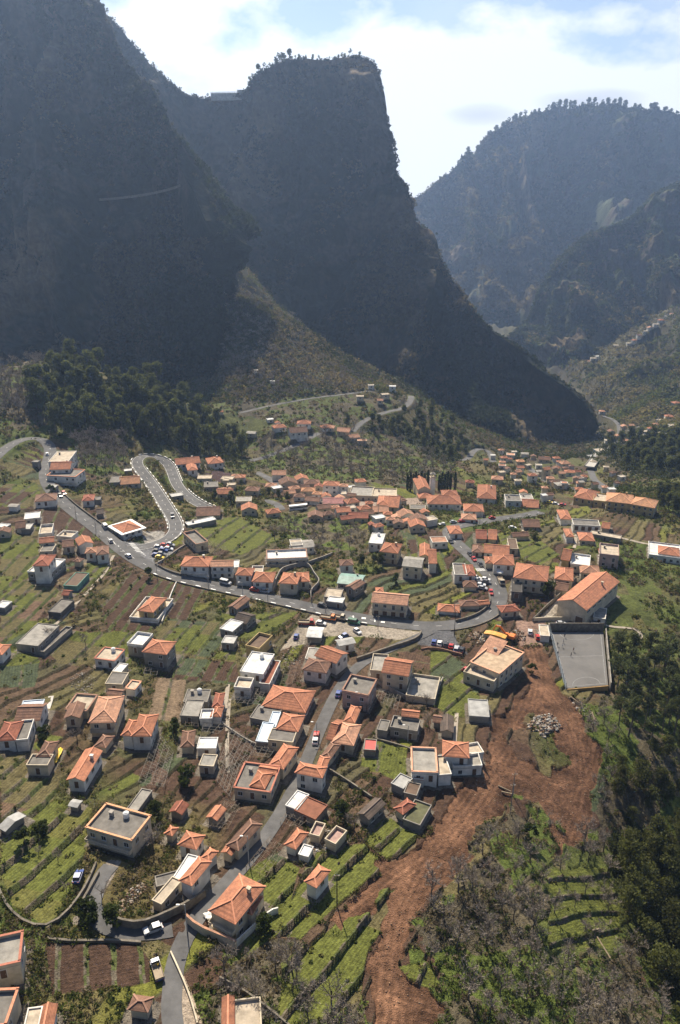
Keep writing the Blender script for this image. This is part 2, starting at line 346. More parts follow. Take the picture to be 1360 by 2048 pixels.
# land cover: (kind, polygon px)
G_, O_, S_, B_, T_ = (0.104,0.116,0.026), (0.120,0.102,0.046), (0.072,0.043,0.029), (0.066,0.082,0.044), (0.20,0.145,0.095)
DIRT = [(1035,1285),(1078,1290),(1108,1335),(1122,1385),(1165,1420),(1190,1490),(1188,1570),(1165,1650),(1120,1715),(1100,1712),(1112,1650),(1080,1600),(1020,1610),(960,1665),(900,1735),(850,1800),(835,1860),(812,1930),(840,1970),(895,2000),(890,2110),(745,2110),(728,1990),(735,1900),(775,1800),(790,1765),(735,1795),(690,1850),(670,1840),(700,1790),(760,1740),(830,1705),(880,1640),(915,1580),(960,1525),(1000,1440),(1045,1370),(1052,1320)]
COVER = [
 ('litter', [(845,815),(900,870),(960,890),(1000,905),(1060,910),(1120,915),(1160,900),(1120,880),(1000,860)]),
 ('scree', [(1075,705),(1110,715),(1160,735),(1190,770),(1205,830),(1180,810),(1130,765)]),
 ('litter', [(500,880),(560,865),(640,850),(720,870),(830,890),(910,930),(900,965),(800,970),(700,965),(600,958),(510,940)]),
 ('litter', [(430,480),(540,600),(640,690),(760,760),(840,800),(840,830),(700,850),(560,850),(430,830)]),
 ('litter', [(0,680),(90,680),(100,850),(0,860)]),
 ('litter', [(140,870),(250,870),(262,930),(240,960),(150,940)]),
 ('dark', [(100,730),(200,760),(340,790),(430,850),(490,905),(440,925),(330,890),(230,862),(120,860)]),
 ('dark', [(700,860),(820,850),(930,900),(900,930),(830,890)]),
 ('dark', [(1205,880),(1360,870),(1360,960),(1250,945),(1210,915)]),
 ('grass', [(345,800),(420,815),(500,835),(560,850),(520,865),(420,850),(350,830)]),
 ('litter', [(1050,1620),(1230,1620),(1240,1800),(1330,1950),(1360,2100),(880,2100),(850,1950),(860,1800),(960,1680)]),
 ('dark', [(1235,1620),(1400,1560),(1400,2100),(1330,1960),(1240,1820)]),
 ('litter', [(1150,1400),(1210,1390),(1400,1450),(1400,1640),(1220,1640),(1195,1500)]),
 ('grass', [(1175,1230),(1200,1180),(1235,1165),(1300,1165),(1300,1255),(1210,1260)]),
 ('grass', [(1090,1700),(1230,1700),(1260,1880),(1130,1960),(1080,1860)]),
 ('litter', [(560,1030),(700,1040),(740,1080),(720,1110),(620,1100),(560,1060)]),
 ('litter', [(430,1880),(560,1890),(640,1960),(740,2048),(740,2100),(420,2100)]),
 ('tan', [(190,1105),(130,1160),(60,1220),(90,1240),(160,1190)]),
 ('purple', [(418,940),(470,945),(455,968),(415,962)]),
]
# fields of parallel beds: polygon, two px points giving the bed direction, bed width m, step m, palette
FIELDS = [
 ([(200,1213),(262,1146),(352,1163),(330,1240),(300,1262),(215,1262)], (262,1146), (210,1205), 4.6, 0.7, [S_]),
 ([(354,1166),(416,1180),(372,1242),(335,1236)], (390,1172), (360,1225), 4.2, 0.6, [S_]),
 ([(0,968),(75,968),(85,1000),(50,1018),(0,1012)], (60,972), (10,1008), 6, 0.6, [S_,G_,O_,S_]),
 ([(75,1012),(160,1020),(190,1075),(120,1090),(80,1060)], (150,1020), (120,1080), 7, 0.5, [S_,(0.13,0.085,0.055)]),
 ([(0,1060),(80,1080),(70,1170),(0,1200)], (60,1090), (0,1150), 7, 0.9, [O_,G_,G_,O_]),
 ([(0,1200),(60,1150),(120,1180),(60,1260),(0,1290)], (70,1170), (0,1230), 5, 0.9, [G_,O_,(0.14,0.09,0.06),G_]),
 ([(185,1120),(215,1115),(225,1140),(150,1195),(130,1180)], (200,1130), (150,1180), 4, 0.8, [G_,B_]),
 ([(150,1265),(285,1262),(262,1330),(120,1330),(90,1300)], (285,1240), (230,1300), 9, 0.7, [G_,G_,O_]),
 ([(335,1238),(478,1245),(470,1320),(350,1312),(300,1290)], (390,1240), (340,1300), 5, 0.5, [G_,B_,O_,G_,S_]),
 ([(350,1312),(470,1325),(480,1372),(345,1356)], (395,1318), (375,1352), 4.5, 0.5, [B_,S_,S_,B_]),
 ([(316,1356),(372,1360),(365,1441),(296,1441)], (345,1360), (325,1440), 7, 0.5, [T_]),
 ([(0,1330),(80,1325),(70,1375),(0,1375)], (45,1330), (42,1372), 10, 0.4, [B_,G_]),
 ([(0,1290),(60,1290),(80,1325),(0,1335)], (60,1295), (10,1325), 7, 0.7, [G_,S_]),
 ([(0,1480),(60,1480),(120,1560),(100,1620),(0,1660)], (100,1510), (0,1600), 5, 1.0, [O_,(0.13,0.085,0.055),O_,G_]),
 ([(0,1640),(110,1600),(185,1620),(175,1700),(100,1865),(30,1810),(0,1740)], (180,1640), (40,1770), 6.5, 1.6, [G_,(0.118,0.116,0.032),G_,O_]),
 ([(92,1886),(275,1880),(300,1925),(300,1965),(100,1992)], (170,1885), (172,1990), 5.2, 0.25, [S_]),
 ([(640,1690),(730,1690),(775,1730),(700,1790),(600,1880),(545,1870)], (730,1700), (600,1830), 6.5, 1.7, [G_,(0.118,0.128,0.030),G_]),
 ([(790,1770),(775,1840),(735,1900),(720,2000),(640,2048),(560,2048),(560,1930),(680,1840),(740,1790)], (770,1790), (620,1980), 6.5, 1.5, [G_,O_,(0.118,0.128,0.030)]),
 ([(455,1760),(560,1700),(600,1740),(560,1870),(480,1920),(450,1880)], (600,1760), (500,1870), 7, 1.4, [G_,B_,O_]),
 ([(730,1650),(800,1620),(840,1650),(830,1700),(775,1720),(735,1690)], (820,1640), (750,1700), 5, 1.6, [G_,(0.13,0.1,0.06),B_]),
 ([(1095,1740),(1215,1735),(1240,1800),(1235,1900),(1100,1900)], (1100,1800), (1220,1790), 4.6, 0.8, [G_,(0.09,0.115,0.025)]),
 ([(800,1930),(860,1925),(880,1975),(830,1975)], (850,1930), (835,1970), 6, 1.0, [G_]),
 ([(795,1302),(940,1330),(925,1350),(800,1332)], (800,1318), (930,1342), 6, 1.2, [(0.12,0.075,0.05)]),
 ([(735,1475),(815,1500),(815,1550),(790,1560),(720,1530)], (770,1480), (750,1550), 9, 0.2, [G_,(0.09,0.11,0.03)]),
 ([(440,1225),(560,1225),(600,1222),(570,1250),(520,1275),(470,1280)], (560,1225), (470,1265), 8, 1.0, [G_,O_]),
 ([(860,1280),(960,1350),(960,1420),(900,1440),(860,1400)], (950,1370), (880,1430), 8, 0.8, [G_,B_,O_]),
 ([(800,1060),(880,1090),(900,1140),(830,1150)], (850,1070), (870,1140), 5, 0.6, [G_,S_,B_]),
 ([(380,1035),(480,1035),(560,1080),(480,1110),(400,1085)], (470,1040), (410,1080), 9, 1.0, [G_,O_]),
 ([(1000,1070),(1080,1080),(1120,1110),(1080,1130),(1000,1100)], (1080,1080), (1020,1110), 7, 0.6, [G_,B_]),
 ([(790,800),(870,850),(900,880),(860,880),(780,830)], (800,812), (870,872), 6, 1.5, [O_,G_]),
 ([(430,640),(520,690),(560,750),(440,740)], (440,660), (520,690), 7, 1.8, [(0.1,0.12,0.05),O_]),
 ([(600,660),(740,760),(640,790),(560,740)], (620,690), (700,755), 7, 1.8, [O_,(0.09,0.11,0.05)]),
 ([(1060,895),(1200,930),(1180,975),(1040,960)], (1080,900), (1180,930), 9, 0.8, [G_,O_,S_]),
]
# roofs and walls
OR, SA, RD, BR, DB, PK, LO = 'orange_t', 'salmon_t', 'red_t', 'brown_t', 'darkbrown_t', 'pink_t', 'light_t'
H_ = []
def h(c, label, *blocks, cat='house', name='house', group=None): H_.append((c, label, blocks, cat, name, group))
# block: (A, B, C, wall height, roof kind, roof colour, wall colour, {options})
h('A','roadside building at the junction with orange hipped roof set in a wide white canopy', ((628,577),(692,628),(808,580),4,'hipc',OR,'white',{}), cat='building', name='building')
h('A','tall white terraced building stepping down the slope beside the upper road', ((302,285),(440,300),(445,258),6,'flat','grey','white',{'edge':OR,'bal':1}), ((300,250),(405,250),(402,215),8,'gable',OR,'white',{}), ((305,205),(402,208),(405,152),8,'flat','cream','white',{}), cat='building', name='building')
h('A','house with faded orange hipped roof just below the upper road', ((212,432),(325,425),(308,390),4,'hip',BR,'white',{}))
h('A','little red roofed cottage alone on the grass slope between road and hairpin', ((483,428),(542,428),(520,396),4,'hip',RD,'white',{}), ((542,425),(570,425),(565,408),3,'flat','grey','grey',{}))
h('A','tiny dark gabled shed on the slope above the junction building', ((553,505),(588,500),(580,475),2.5,'gable',DB,'grey',{}), cat='shed', name='shed')
h('A','low orange gabled bungalow inside the bend of the hairpin road', ((690,335),(797,330),(782,295),3,'gable',LO,'cream',{}), ((632,325),(680,325),(678,292),2.5,'flat','grey','grey',{}))
h('A','long gabled house with white parking terrace outside the hairpin top', ((1000,225),(1130,212),(1120,185),5,'gable',OR,'white',{}), ((1065,257),(1118,252),(1105,217),5,'hip',OR,'white',{}))
h('A','square orange hipped house on the far side of the hairpin below the dark wood', ((1182,220),(1262,212),(1245,182),5,'hip',OR,'white',{}))
h('A','low salmon roof between dark trees right of the hairpin', ((1240,387),(1320,382),(1302,356),2.5,'hip',SA,'cream',{}))
h('A','small grey flat roofed block beside the dark ploughed plot', ((1165,352),(1235,350),(1225,322),3.5,'flat','grey','grey',{}))
h('A','wide faded red roof at the lower end of the hairpin road', ((1130,512),(1255,512),(1235,467),2.2,'gable',BR,'cream',{}))
h('A','long white sheet metal canopy on the slope right of the parked bus', ((1068,570),(1210,537),(1204,520),2.5,'flat','white','grey',{}), cat='canopy', name='canopy')
h('A','long narrow unfinished house with open roof above the parked cars', ((1098,690),(1152,672),(1118,600),4,'flat','grey','cream',{'edge':BR,'par':0.9}), ((1055,640),(1078,640),(1070,605),3,'gable',RD,'white',{}))
h('A','white two storey house with orange hipped roof, first of the roadside row', ((1030,797),(1180,802),(1197,750),6,'hip',OR,'white',{'bal':1}))
h('A','white two storey house with flattish salmon roof, second of the roadside row', ((1205,800),(1325,802),(1315,768),6.5,'gable',SA,'white',{'bal':1}), ((1325,805),(1352,805),(1350,770),6,'flat','white','white',{}))
h('A','bright orange gabled cottage with grey lean-to, top of the cluster left of the junction', ((232,668),(310,662),(300,636),4.5,'gable',OR,'cream',{}), ((240,715),(300,715),(305,680),3,'flat','grey','cream',{}))
h('A','brown gabled house in the middle of the cluster left of the junction', ((365,690),(425,686),(408,652),4,'gable',BR,'cream',{}))
h('A','steep red gabled white house in the cluster left of the junction', ((442,685),(518,668),(510,630),5,'gabley',OR,'white',{}))
h('A','white house with rounded yard wall and orange and brown roofs by the junction', ((488,725),(546,722),(546,695),6,'hip',SA,'white',{}), ((548,735),(615,728),(612,685),5.5,'hip',BR,'white',{}))
h('A','red hipped house raised on a long white flat roofed base', ((207,795),(285,800),(296,740),5,'hip',RD,'white',{'up':3}), ((183,830),(290,845),(345,770),4,'flat','white','grey',{'par':0.5}))
h('A','shed with turquoise walls and brown tin roof beside the tan dirt slope', ((378,907),(442,914),(487,845),2.6,'flat','brown','green',{}), cat='shed', name='shed')
h('A','tiny red brick roofed hut below the turquoise walled shed', ((360,962),(392,968),(402,938),2.2,'gable',RD,'grey',{}), cat='shed', name='shed')
h('A','grey flat roofed store beside the long garden path', ((290,1056),(350,1066),(402,998),2.5,'flat','grey','dark',{}), cat='shed', name='shed')
h('A','shack with white roof sheets on the brown field below the upper road', ((147,532),(225,525),(220,495),3,'flat','white','cream',{}), ((95,585),(147,580),(140,545),3,'gable',BR,'cream',{}), ((130,590),(172,590),(178,562),2.5,'flat','tin','grey',{}), cat='shack', name='shack')
h('A','unfinished roofless concrete house above the bright orange cottage', ((238,625),(300,622),(290,575),3,'flat','cream','white',{'par':1.2}), ((325,635),(400,640),(440,612),2,'flat','cream','white',{'par':0.8}))
h('A','white tin roofed hut at the left picture edge', ((-20,1030),(25,1035),(60,1005),2.2,'flat','white','grey',{}), cat='shed', name='shed')
h('A','yellow walled house with orange hipped roof standing in the brown ploughed field', ((793,1048),(872,1062),(930,985),3.2,'hip',OR,'yellow',{'up':1.2}), ((768,1092),(905,1112),(950,1000),1.2,'flat','cream','white',{'par':0.9}))
h('B','roadside house with two orange roofs and white terrace between, third of the roadside row', ((97,848),(182,854),(186,815),6,'hip',OR,'white',{}), ((192,885),(300,892),(306,838),5,'hip',OR,'white',{'bal':1}), ((186,838),(240,838),(240,808),6.5,'flat','cream','white',{'par':0.8}))
h('B','cream villa with many-hipped orange roof inside a walled garden', ((345,893),(440,902),(448,845),6,'hip',OR,'cream',{'chim':1}), ((436,888),(500,884),(505,835),6,'hip',OR,'cream',{}))
h('B','unfinished building with bright white flat roof and brick coloured parapet', ((275,765),(485,757),(478,712),3.5,'flat','white','cream',{'edge':BR,'par':0.8}), cat='building', name='building')
h('B','pale stepped house with open terraces above the bright white flat roof', ((428,697),(545,690),(505,652),4,'gable','greyl','white',{}), ((412,682),(470,680),(450,650),5,'flat','cream','white',{}))
h('B','small white hipped cottage among gardens above the green roofed shed', ((684,797),(753,792),(745,762),5,'hip',BR,'white',{}))
h('B','shed with wide pale turquoise metal roof among the gardens', ((662,895),(790,905),(825,852),3,'gable','teal','grey',{}), cat='shed', name='shed')
h('B','narrow brown gabled cottage leaning on the turquoise metal shed', ((724,918),(765,938),(808,893),5,'gabley',BR,'grey',{}))
h('B','low huddle of pale patched roofs left of the brown cottage', ((600,972),(680,980),(690,935),3,'flat','cream','grey',{}), ((612,997),(690,1008),(700,983),3,'flat','white','grey',{}), cat='shack', name='shack')
h('B','long cream two storey house with arched ground floor and orange roof facing the main road', ((865,1002),(1055,1020),(1068,962),6.5,'gable',SA,'cream',{'bal':1,'arc':1}), ((885,945),(925,945),(922,922),8,'hip',OR,'cream',{}), cat='building', name='building')
h('B','low orange hipped roof above the green bank at the road junction', ((1240,1052),(1355,1062),(1350,1022),1.8,'hip',OR,'white',{}))
h('B','three storey cream house with orange hipped roof in the middle of the slope', ((910,715),(1005,726),(1027,678),8,'hip',OR,'cream',{'bal':1}))
h('B','beige house with plain grey roof beside the three storey cream house', ((1032,797),(1135,806),(1158,755),7,'gable','greyl','cream',{}))
h('B','tall narrow house with two orange roofs and white front', ((1125,742),(1178,742),(1193,678),5,'gabley',OR,'cream',{}), ((1180,782),(1223,782),(1220,705),7,'gable',OR,'white',{}))
h('B','white flat roofed house with roof tank above the bare thicket', ((848,667),(915,672),(932,620),5,'flat','white','white',{'tank':1}))
h('B','pale flat roofed hall with broad bare terrace left of the church', ((860,407),(985,407),(1005,365),4,'flat','cream','cream',{'par':0.6}), cat='building', name='building')
h('B','flat roof crossed by a pale trellis in the village centre', ((735,400),(853,405),(870,358),4,'flat','greyl','cream',{'par':0.7}), cat='building', name='building')
h('B','twin gabled orange hall in front of the pale flat terrace', ((888,450),(950,452),(965,405),5,'hip',OR,'cream',{}), ((950,462),(1010,466),(1028,410),5,'gable',OR,'cream',{}), cat='building', name='building')
h('B','large white building with orange roof and white roof structure right of the church', ((1175,447),(1355,447),(1357,402),5.5,'hip',OR,'white',{}), ((1260,400),(1345,400),(1340,372),6,'hip',OR,'white',{}), cat='building', name='building')
h('B','dark gabled store below the main road wall', ((62,1032),(105,1050),(152,985),3,'gabley',BR,'grey',{}), cat='shed', name='shed')
h('C','tall orange hipped house with white columns at the village edge', ((205,412),(305,416),(322,345),5.5,'hip',OR,'white',{'chim':1}))
h('C','white hipped house above the curving village road', ((137,487),(243,490),(240,452),5,'hip',OR,'white',{}), ((125,532),(205,537),(200,508),3,'hip',SA,'white',{}))
h('C','grey flat roofed house with parapet beside the low orange hall', ((375,432),(455,434),(450,402),5,'flat','grey','white',{'par':0.7}), ((460,420),(520,420),(518,396),4.5,'flat','greyl','white',{'par':0.5}))
h('C','low orange roofed hall under the grey flat roofs', ((457,462),(552,468),(558,430),2,'gable',OR,'cream',{}))
h('C','long yellow three winged building with orange hipped roofs and balconies', ((768,407),(870,428),(893,380),6,'hip',OR,'yellow',{}), ((872,428),(940,436),(945,398),5,'flat','cream','yellow',{'par':0.6}), ((940,430),(1085,445),(1097,400),7.5,'hip',LO,'yellow',{'bal':1}), ((1090,447),(1215,470),(1230,430),7.5,'hip',LO,'yellow',{'bal':1}), cat='building', name='building')
h('C','slim white house with orange hipped roof left of the dark arcaded house', ((680,532),(738,532),(726,483),5,'hip',OR,'white',{}))
h('C','white house with a row of dark openings under a flat roof', ((762,566),(900,574),(890,545),5.5,'flat','grey','white',{'par':0.5,'arc':1}))
h('C','small orange gable right of the house with dark openings', ((907,582),(950,586),(975,558),3,'gable',OR,'cream',{}))
h('C','little brown roofed house with blue door side on the footpath', ((712,632),(752,632),(745,590),4,'hip',OR,'white',{}))
h('C','squat orange roof behind the footpath wall', ((792,652),(872,656),(860,613),3,'hip',OR,'cream',{}))
h('C','long thin white canopy beside the footpath', ((857,616),(1015,644),(1022,628),3,'flat','cream','grey',{}), cat='canopy', name='canopy')
h('C','brown orange roofed barn above the terraced gardens', ((470,577),(560,577),(550,537),3,'gable',BR,'grey',{}))
h('C','small white house with orange hip in the elbow of the village road', ((55,616),(122,613),(110,572),4,'hip',OR,'white',{}))
h('C','pair of joined red roofs inside the village road loop', ((205,642),(262,645),(258,597),2.5,'gable',RD,'cream',{}), ((275,645),(320,648),(318,597),2.5,'gable',OR,'cream',{}))
h('C','long orange roof with white wall beside the village street', ((250,722),(385,732),(388,685),3,'gable',OR,'white',{}), ((180,718),(235,722),(245,685),3,'hip',BR,'cream',{}))
h('C','brown roofed long low outbuilding above the long orange roof', ((400,640),(480,628),(500,600),2.5,'gable',BR,'cream',{}), ((387,700),(430,700),(435,648),4,'flat','brown','cream',{}))
h('C','white house with orange hipped roof behind the street umbrellas', ((300,787),(412,792),(415,738),6,'hip',OR,'white',{}), ((255,782),(296,782),(296,748),4,'hip',OR,'cream',{}))
h('C','large cream house with broad orange hipped roof above the street', ((415,862),(595,882),(620,805),7,'hip',OR,'cream',{'bal':1}), cat='building', name='building')
h('C','cream house with orange roof squeezed right of the broad orange hipped roof', ((648,870),(745,880),(757,815),5,'hip',OR,'cream',{}), ((648,930),(715,940),(738,900),2.5,'gable',BR,'cream',{}))
h('C','brown gabled house with yellow wall above the school hall', ((678,760),(725,766),(763,710),5,'gable',OR,'yellow',{}))
h('C','flat white terrace house with low parapet', ((737,790),(832,800),(855,748),4,'flat','white','cream',{'par':0.8}))
h('C','tall pinkish unfinished house with plain walls', ((890,737),(985,742),(1025,688),8,'flat','cream','pink',{'par':0.9}), ((893,735),(925,735),(942,705),9,'hip',RD,'pink',{}))
h('C','big hall with long ribbed orange gabled roof beside the sports court', ((695,995),(846,1052),(988,887),8,'gabley',OR,'cream',{'plain':1}), cat='building', name='hall')
h('C','orange roofed bungalow with white terrace at the right picture edge', ((1235,726),(1348,740),(1356,700),4,'hip',OR,'white',{}), ((1192,735),(1360,757),(1352,688),3.2,'flat','white','white',{'par':0.6}))
h('C','white house with grey flat roof and small red hip left of the village street', ((88,848),(150,850),(135,792),5,'flat','grey','white',{'par':0.5}), ((150,850),(206,852),(180,795),5,'hip',RD,'white',{}))
h('C','tiny brown hipped roof beside the parked cars', ((142,915),(216,920),(195,885),2.2,'hip',BR,'cream',{}), cat='shed', name='shed')
h('C','low brown roofed house behind the rounded garden wall', ((118,1027),(220,1022),(212,990),2,'hip',BR,'cream',{}), ((222,1020),(275,1012),(268,990),2,'gable',OR,'cream',{}))
h('C','small red roofed house on the corner above the road junction', ((350,1062),(446,1050),(425,1015),3,'hip',RD,'cream',{}))
h('C','dark open concrete frame with dark top beside the road bend', ((407,942),(458,946),(462,885),8,'flat','dark','dark',{'arc':1}), cat='building', name='building')
h('C','orange hipped roof just above the big hall', ((800,835),(905,845),(895,803),4,'hip',SA,'cream',{}))
h('C','white boxy stores beside the lower corner of the big hall', ((875,1088),(932,1098),(940,1045),3,'flat','greyl','white',{}), cat='shed', name='shed')
h('D','orange gabled house cut by the left picture edge', ((-35,305),(18,312),(48,256),4,'hip',OR,'white',{}))
h('D','broad pale grey flat roofed store with bare tree behind', ((127,245),(228,267),(300,150),3,'flat','greyl','grey',{}), ((235,290),(262,296),(390,165),1.6,'flat','grey','grey',{'par':0.6}))
h('D','white flat roofed house with thin red roof edge and white roof tank', ((550,330),(650,346),(692,288),3.6,'flat','cream','white',{'edge':RD,'tank':1}))
h('D','white house with roof terrace joined to the orange hipped house', ((733,252),(808,264),(855,205),6,'flat','white','grey',{'par':0.9}), ((775,245),(805,250),(835,205),7,'flat',RD,'white',{}))
h('D','tall house with orange hipped roof and grey basement above the brown beds', ((828,290),(950,312),(976,240),7,'hip',OR,'grey',{}))
h('D','small white slab roof over a garden store', ((652,402),(690,410),(712,368),2.5,'flat','white','cream',{}), cat='shed', name='shed')
h('D','grey flat roofed outbuilding behind the salmon roofed house', ((607,472),(690,477),(718,418),3,'flat','grey','cream',{}), ((600,535),(680,540),(712,508),4,'gable',BR,'cream',{}), ((722,500),(765,508),(790,468),3,'flat','cream','white',{'edge':SA}))
h('D','large house with light salmon hipped roof and balcony', ((503,692),(645,686),(702,548),6,'hip',SA,'cream',{'bal':1}), ((370,625),(480,628),(555,548),3.2,'flat','cream','cream',{'edge':BR,'par':0.5}))
h('D','faded brown gable beside a bare tree left of the salmon roofed house', ((378,665),(460,668),(470,592),4,'gabley',BR,'cream',{}))
h('D','white house with bright orange hipped roof and notched roof terrace', ((682,765),(745,765),(800,682),6,'hip',OR,'white',{}), ((745,767),(850,766),(896,652),6,'hip',OR,'white',{}))
h('D','brown roof with pale blue tin strip along its ridge end', ((108,678),(236,684),(247,590),4,'gable',BR,'white',{}), ((128,598),(235,588),(247,570),4.6,'flat','blue','white',{}))
h('D','long house with faded red roof and grey terrace at the left edge', ((-5,792),(95,792),(115,692),4,'hip',RD,'white',{}), ((98,795),(155,790),(185,690),4,'flat','grey','white',{'par':0.6}))
h('D','narrow brown roofed house with grey flat roofed front', ((220,882),(290,887),(320,805),6,'hip',BR,'cream',{}), ((168,935),(270,941),(285,888),3.6,'flat','grey','cream',{'par':0.5}))
h('D','long low house with red orange gabled roof along the slope', ((390,1012),(481,1022),(567,860),4.5,'gabley',OR,'white',{'chim':1}))
h('D','small brown roof beside the long red orange gabled house', ((544,825),(602,837),(638,775),2.6,'hip',BR,'cream',{}), cat='shed', name='shed')
h('D','pair of concrete flat roofs beside the tan field', ((1030,652),(1120,657),(1150,575),3,'flat','greyl','grey',{}), ((1045,575),(1165,575),(1190,513),3.2,'flat','grey','grey',{'tank':1}))
h('D','white house with two stacked orange hips beside the concrete roofs', ((1205,602),(1255,602),(1272,530),5,'hip',RD,'white',{}), ((1198,657),(1252,660),(1262,605),5,'hip',OR,'white',{}), ((1140,675),(1198,675),(1205,630),3,'flat','white','white',{'par':0.6}))
h('D','brown hipped cottage in the pergola gardens', ((1022,832),(1092,826),(1108,740),3,'hip',BR,'cream',{}))
h('D','white boxy house with flat roof in the pergola gardens', ((1130,837),(1222,840),(1222,787),3,'flat','white','white',{}), ((1135,935),(1205,940),(1225,885),3,'flat','greyl','cream',{}))
h('D','white tin roofed barn in the green beds', ((1265,162),(1322,182),(1360,128),3,'flat','white','grey',{}), cat='shed', name='shed')
h('D','weathered grey tin hut in the green beds', ((1268,240),(1325,248),(1332,212),3,'flat','tin','grey',{}), cat='shed', name='shed')
h('E','dull brown roofed barn next to the white tin roofed barn', ((80,116),(150,134),(203,86),3,'gable',DB,'grey',{}), cat='shed', name='shed')
h('E','white house with bright flat roof and orange lean-to roof', ((130,402),(245,420),(292,315),6,'flat','white','white',{'par':0.35,'tank':1}), ((245,468),(290,476),(322,352),4,'flat',RD,'white',{}), ((92,500),(168,508),(180,458),4,'flat','cream','white',{'par':0.9}))
h('E','yellow painted unfinished block with cluttered roof', ((163,266),(226,286),(280,215),4,'flat','brown','yellow',{'par':1.0}))
h('E','white house with long orange and red gabled roof beside the lane', ((545,314),(658,358),(720,302),6,'gable',OR,'white',{}), ((490,330),(545,335),(560,280),5,'flat','greyl','white',{}))
h('E','low white house with broken brown hipped roof in front of the long orange gable', ((478,392),(602,414),(624,350),5,'hip',BR,'white',{}))
h('E','workshop with pitched whitish metal roof in the yard', ((505,205),(582,215),(575,158),3,'gable','white','grey',{}), cat='shed', name='shed')
h('E','shed with striped grey metal roof at the end of the yard', ((675,260),(762,242),(745,210),4,'gable','tin','white',{}), cat='shed', name='shed')
h('E','cream villa with orange gable, flat terrace roof and paved pool yard', ((918,407),(1060,427),(1096,346),6.5,'gable',OR,'cream',{'up':0.3}), ((848,402),(925,404),(958,320),5.5,'flat','greyl','cream',{'par':0.7}), ((1050,545),(1198,560),(1250,450),2,'flat','greyl','cream',{'par':0.8}))
h('E','large box house with plain grey flat roof and pinkish walls beside the lane', ((698,517),(832,541),(882,460),7,'flat','grey','pink',{'edge':BR,'par':0.6}))
h('E','small orange hipped annex below the grey box house', ((711,682),(766,694),(793,610),3,'hip',OR,'cream',{}))
h('E','house with orange hip sunk behind pale parapets beside the lane', ((640,802),(752,820),(795,712),4.2,'hip',SA,'cream',{}), ((614,785),(634,790),(690,685),4,'gable',OR,'cream',{}))
h('E','small brown and grey hipped house between the lane houses', ((575,884),(625,900),(676,825),3.6,'hip',BR,'cream',{}))
h('E','white two storey house with L-shaped orange roof on the lane', ((433,976),(575,1006),(598,950),6.5,'hip',OR,'white',{}), ((540,960),(592,968),(621,895),6.4,'hip',OR,'white',{}))
h('E','tiny hut with a bright red sheet roof', ((822,845),(878,850),(880,798),2.4,'flat','red','grey',{}), cat='shed', name='hut')
h('E','house with narrow orange roof over a raised terrace', ((1030,655),(1122,665),(1131,628),5,'gable',OR,'cream',{}), ((968,725),(1105,745),(1130,690),3.2,'flat','grey','grey',{'par':0.7}))
h('E','grey boxy outbuilding among bare trees', ((902,732),(946,742),(952,690),3,'flat','grey','grey',{}), cat='shed', name='shed')
h('E','grey gabled barn beside the thin footpath', ((1250,742),(1318,747),(1322,662),2.6,'gabley',DB,'grey',{}), ((1205,690),(1250,695),(1260,655),2.4,'gable',BR,'grey',{}), cat='barn', name='barn')
h('E','house with pale grey flat roof terrace and little orange porch', ((1090,975),(1217,977),(1219,853),5,'flat','greyl','white',{'edge':SA,'par':0.6}), ((1100,1010),(1150,1016),(1155,978),4,'flat',OR,'white',{}), ((1232,995),(1290,985),(1280,885),4,'flat','cream','white',{'par':0.4}))
h('E','big single storey house with broad red orange hipped roof and pink walls', ((245,597),(476,632),(532,520),3.6,'hip',OR,'pink',{}))
h('E','orange hipped house with grey flat roofed front beside the lane', ((322,727),(437,742),(476,658),5,'hip',OR,'cream',{}), ((275,790),(402,802),(430,748),4.2,'flat','grey','cream',{}))
h('E','patchwork of blue white roof sheets over garden stores', ((212,796),(268,802),(300,705),2.8,'flat','blue','grey',{}), ((288,715),(310,718),(326,642),3,'flat','blue','grey',{}), ((180,665),(300,690),(340,625),2.5,'flat','grey','grey',{}), cat='shack', name='shack')
h('E','long narrow orange hipped house above the lane wall', ((298,935),(371,965),(421,838),5,'hip',OR,'cream',{}))
h('E','house with grey flat roof edged in red and two orange roof patches', ((88,1062),(275,1085),(332,955),4,'flat','grey','cream',{'edge':RD,'par':0.4}), ((180,1050),(257,1070),(286,985),5.2,'hip',OR,'cream',{}), ((215,975),(310,988),(332,950),5.4,'gable',OR,'cream',{}))
h('E','tumbledown sheds under mixed rusty and pale sheets', ((985,1040),(1040,1070),(1075,1015),2.6,'flat','tin','grey',{}), ((1050,1090),(1110,1105),(1130,1050),2.6,'flat','brown','grey',{}), cat='shack', name='shack')
h('G','large beige flat roofed building with tilted orange roof slab beside the building site', ((180,352),(332,412),(466,305),7,'flat','tanr','cream',{'edge':SA,'par':0.4}), ((204,322),(296,356),(371,280),9.6,'mono',SA,'grey',{}), ((148,415),(302,468),(330,420),4,'flat','cream','cream',{'par':0.8}), cat='building', name='building')
h('G','white house with orange hipped roof and curved terrace wall near the dirt track', ((20,880),(160,892),(156,810),4.5,'hip',OR,'white',{'up':1}), ((160,885),(228,868),(215,815),4.6,'flat','cream','white',{'par':0.7}), ((60,960),(200,940),(228,870),3,'flat','greyl','white',{'par':0.8}))
h('G','white site cabin at the corner of the sports court', ((568,200),(612,202),(612,148),3,'flat','cream','white',{}), cat='cabin', name='cabin')
h('G','patched grey shack on the grass above the dirt track', ((190,652),(290,667),(245,575),2.6,'flat','tin','grey',{}), cat='shack', name='shack')
h('H','cream house with big grey flat roof bordered by an orange cream parapet', ((503,300),(738,366),(840,243),5.8,'flat','grey','cream',{'edge':LO,'par':0.5,'bal':1,'tank':1}))
h('H','white house with bright orange hip, uppermost of the three beside the lane', ((1013,392),(1110,417),(1156,345),5,'hip',OR,'white',{}))
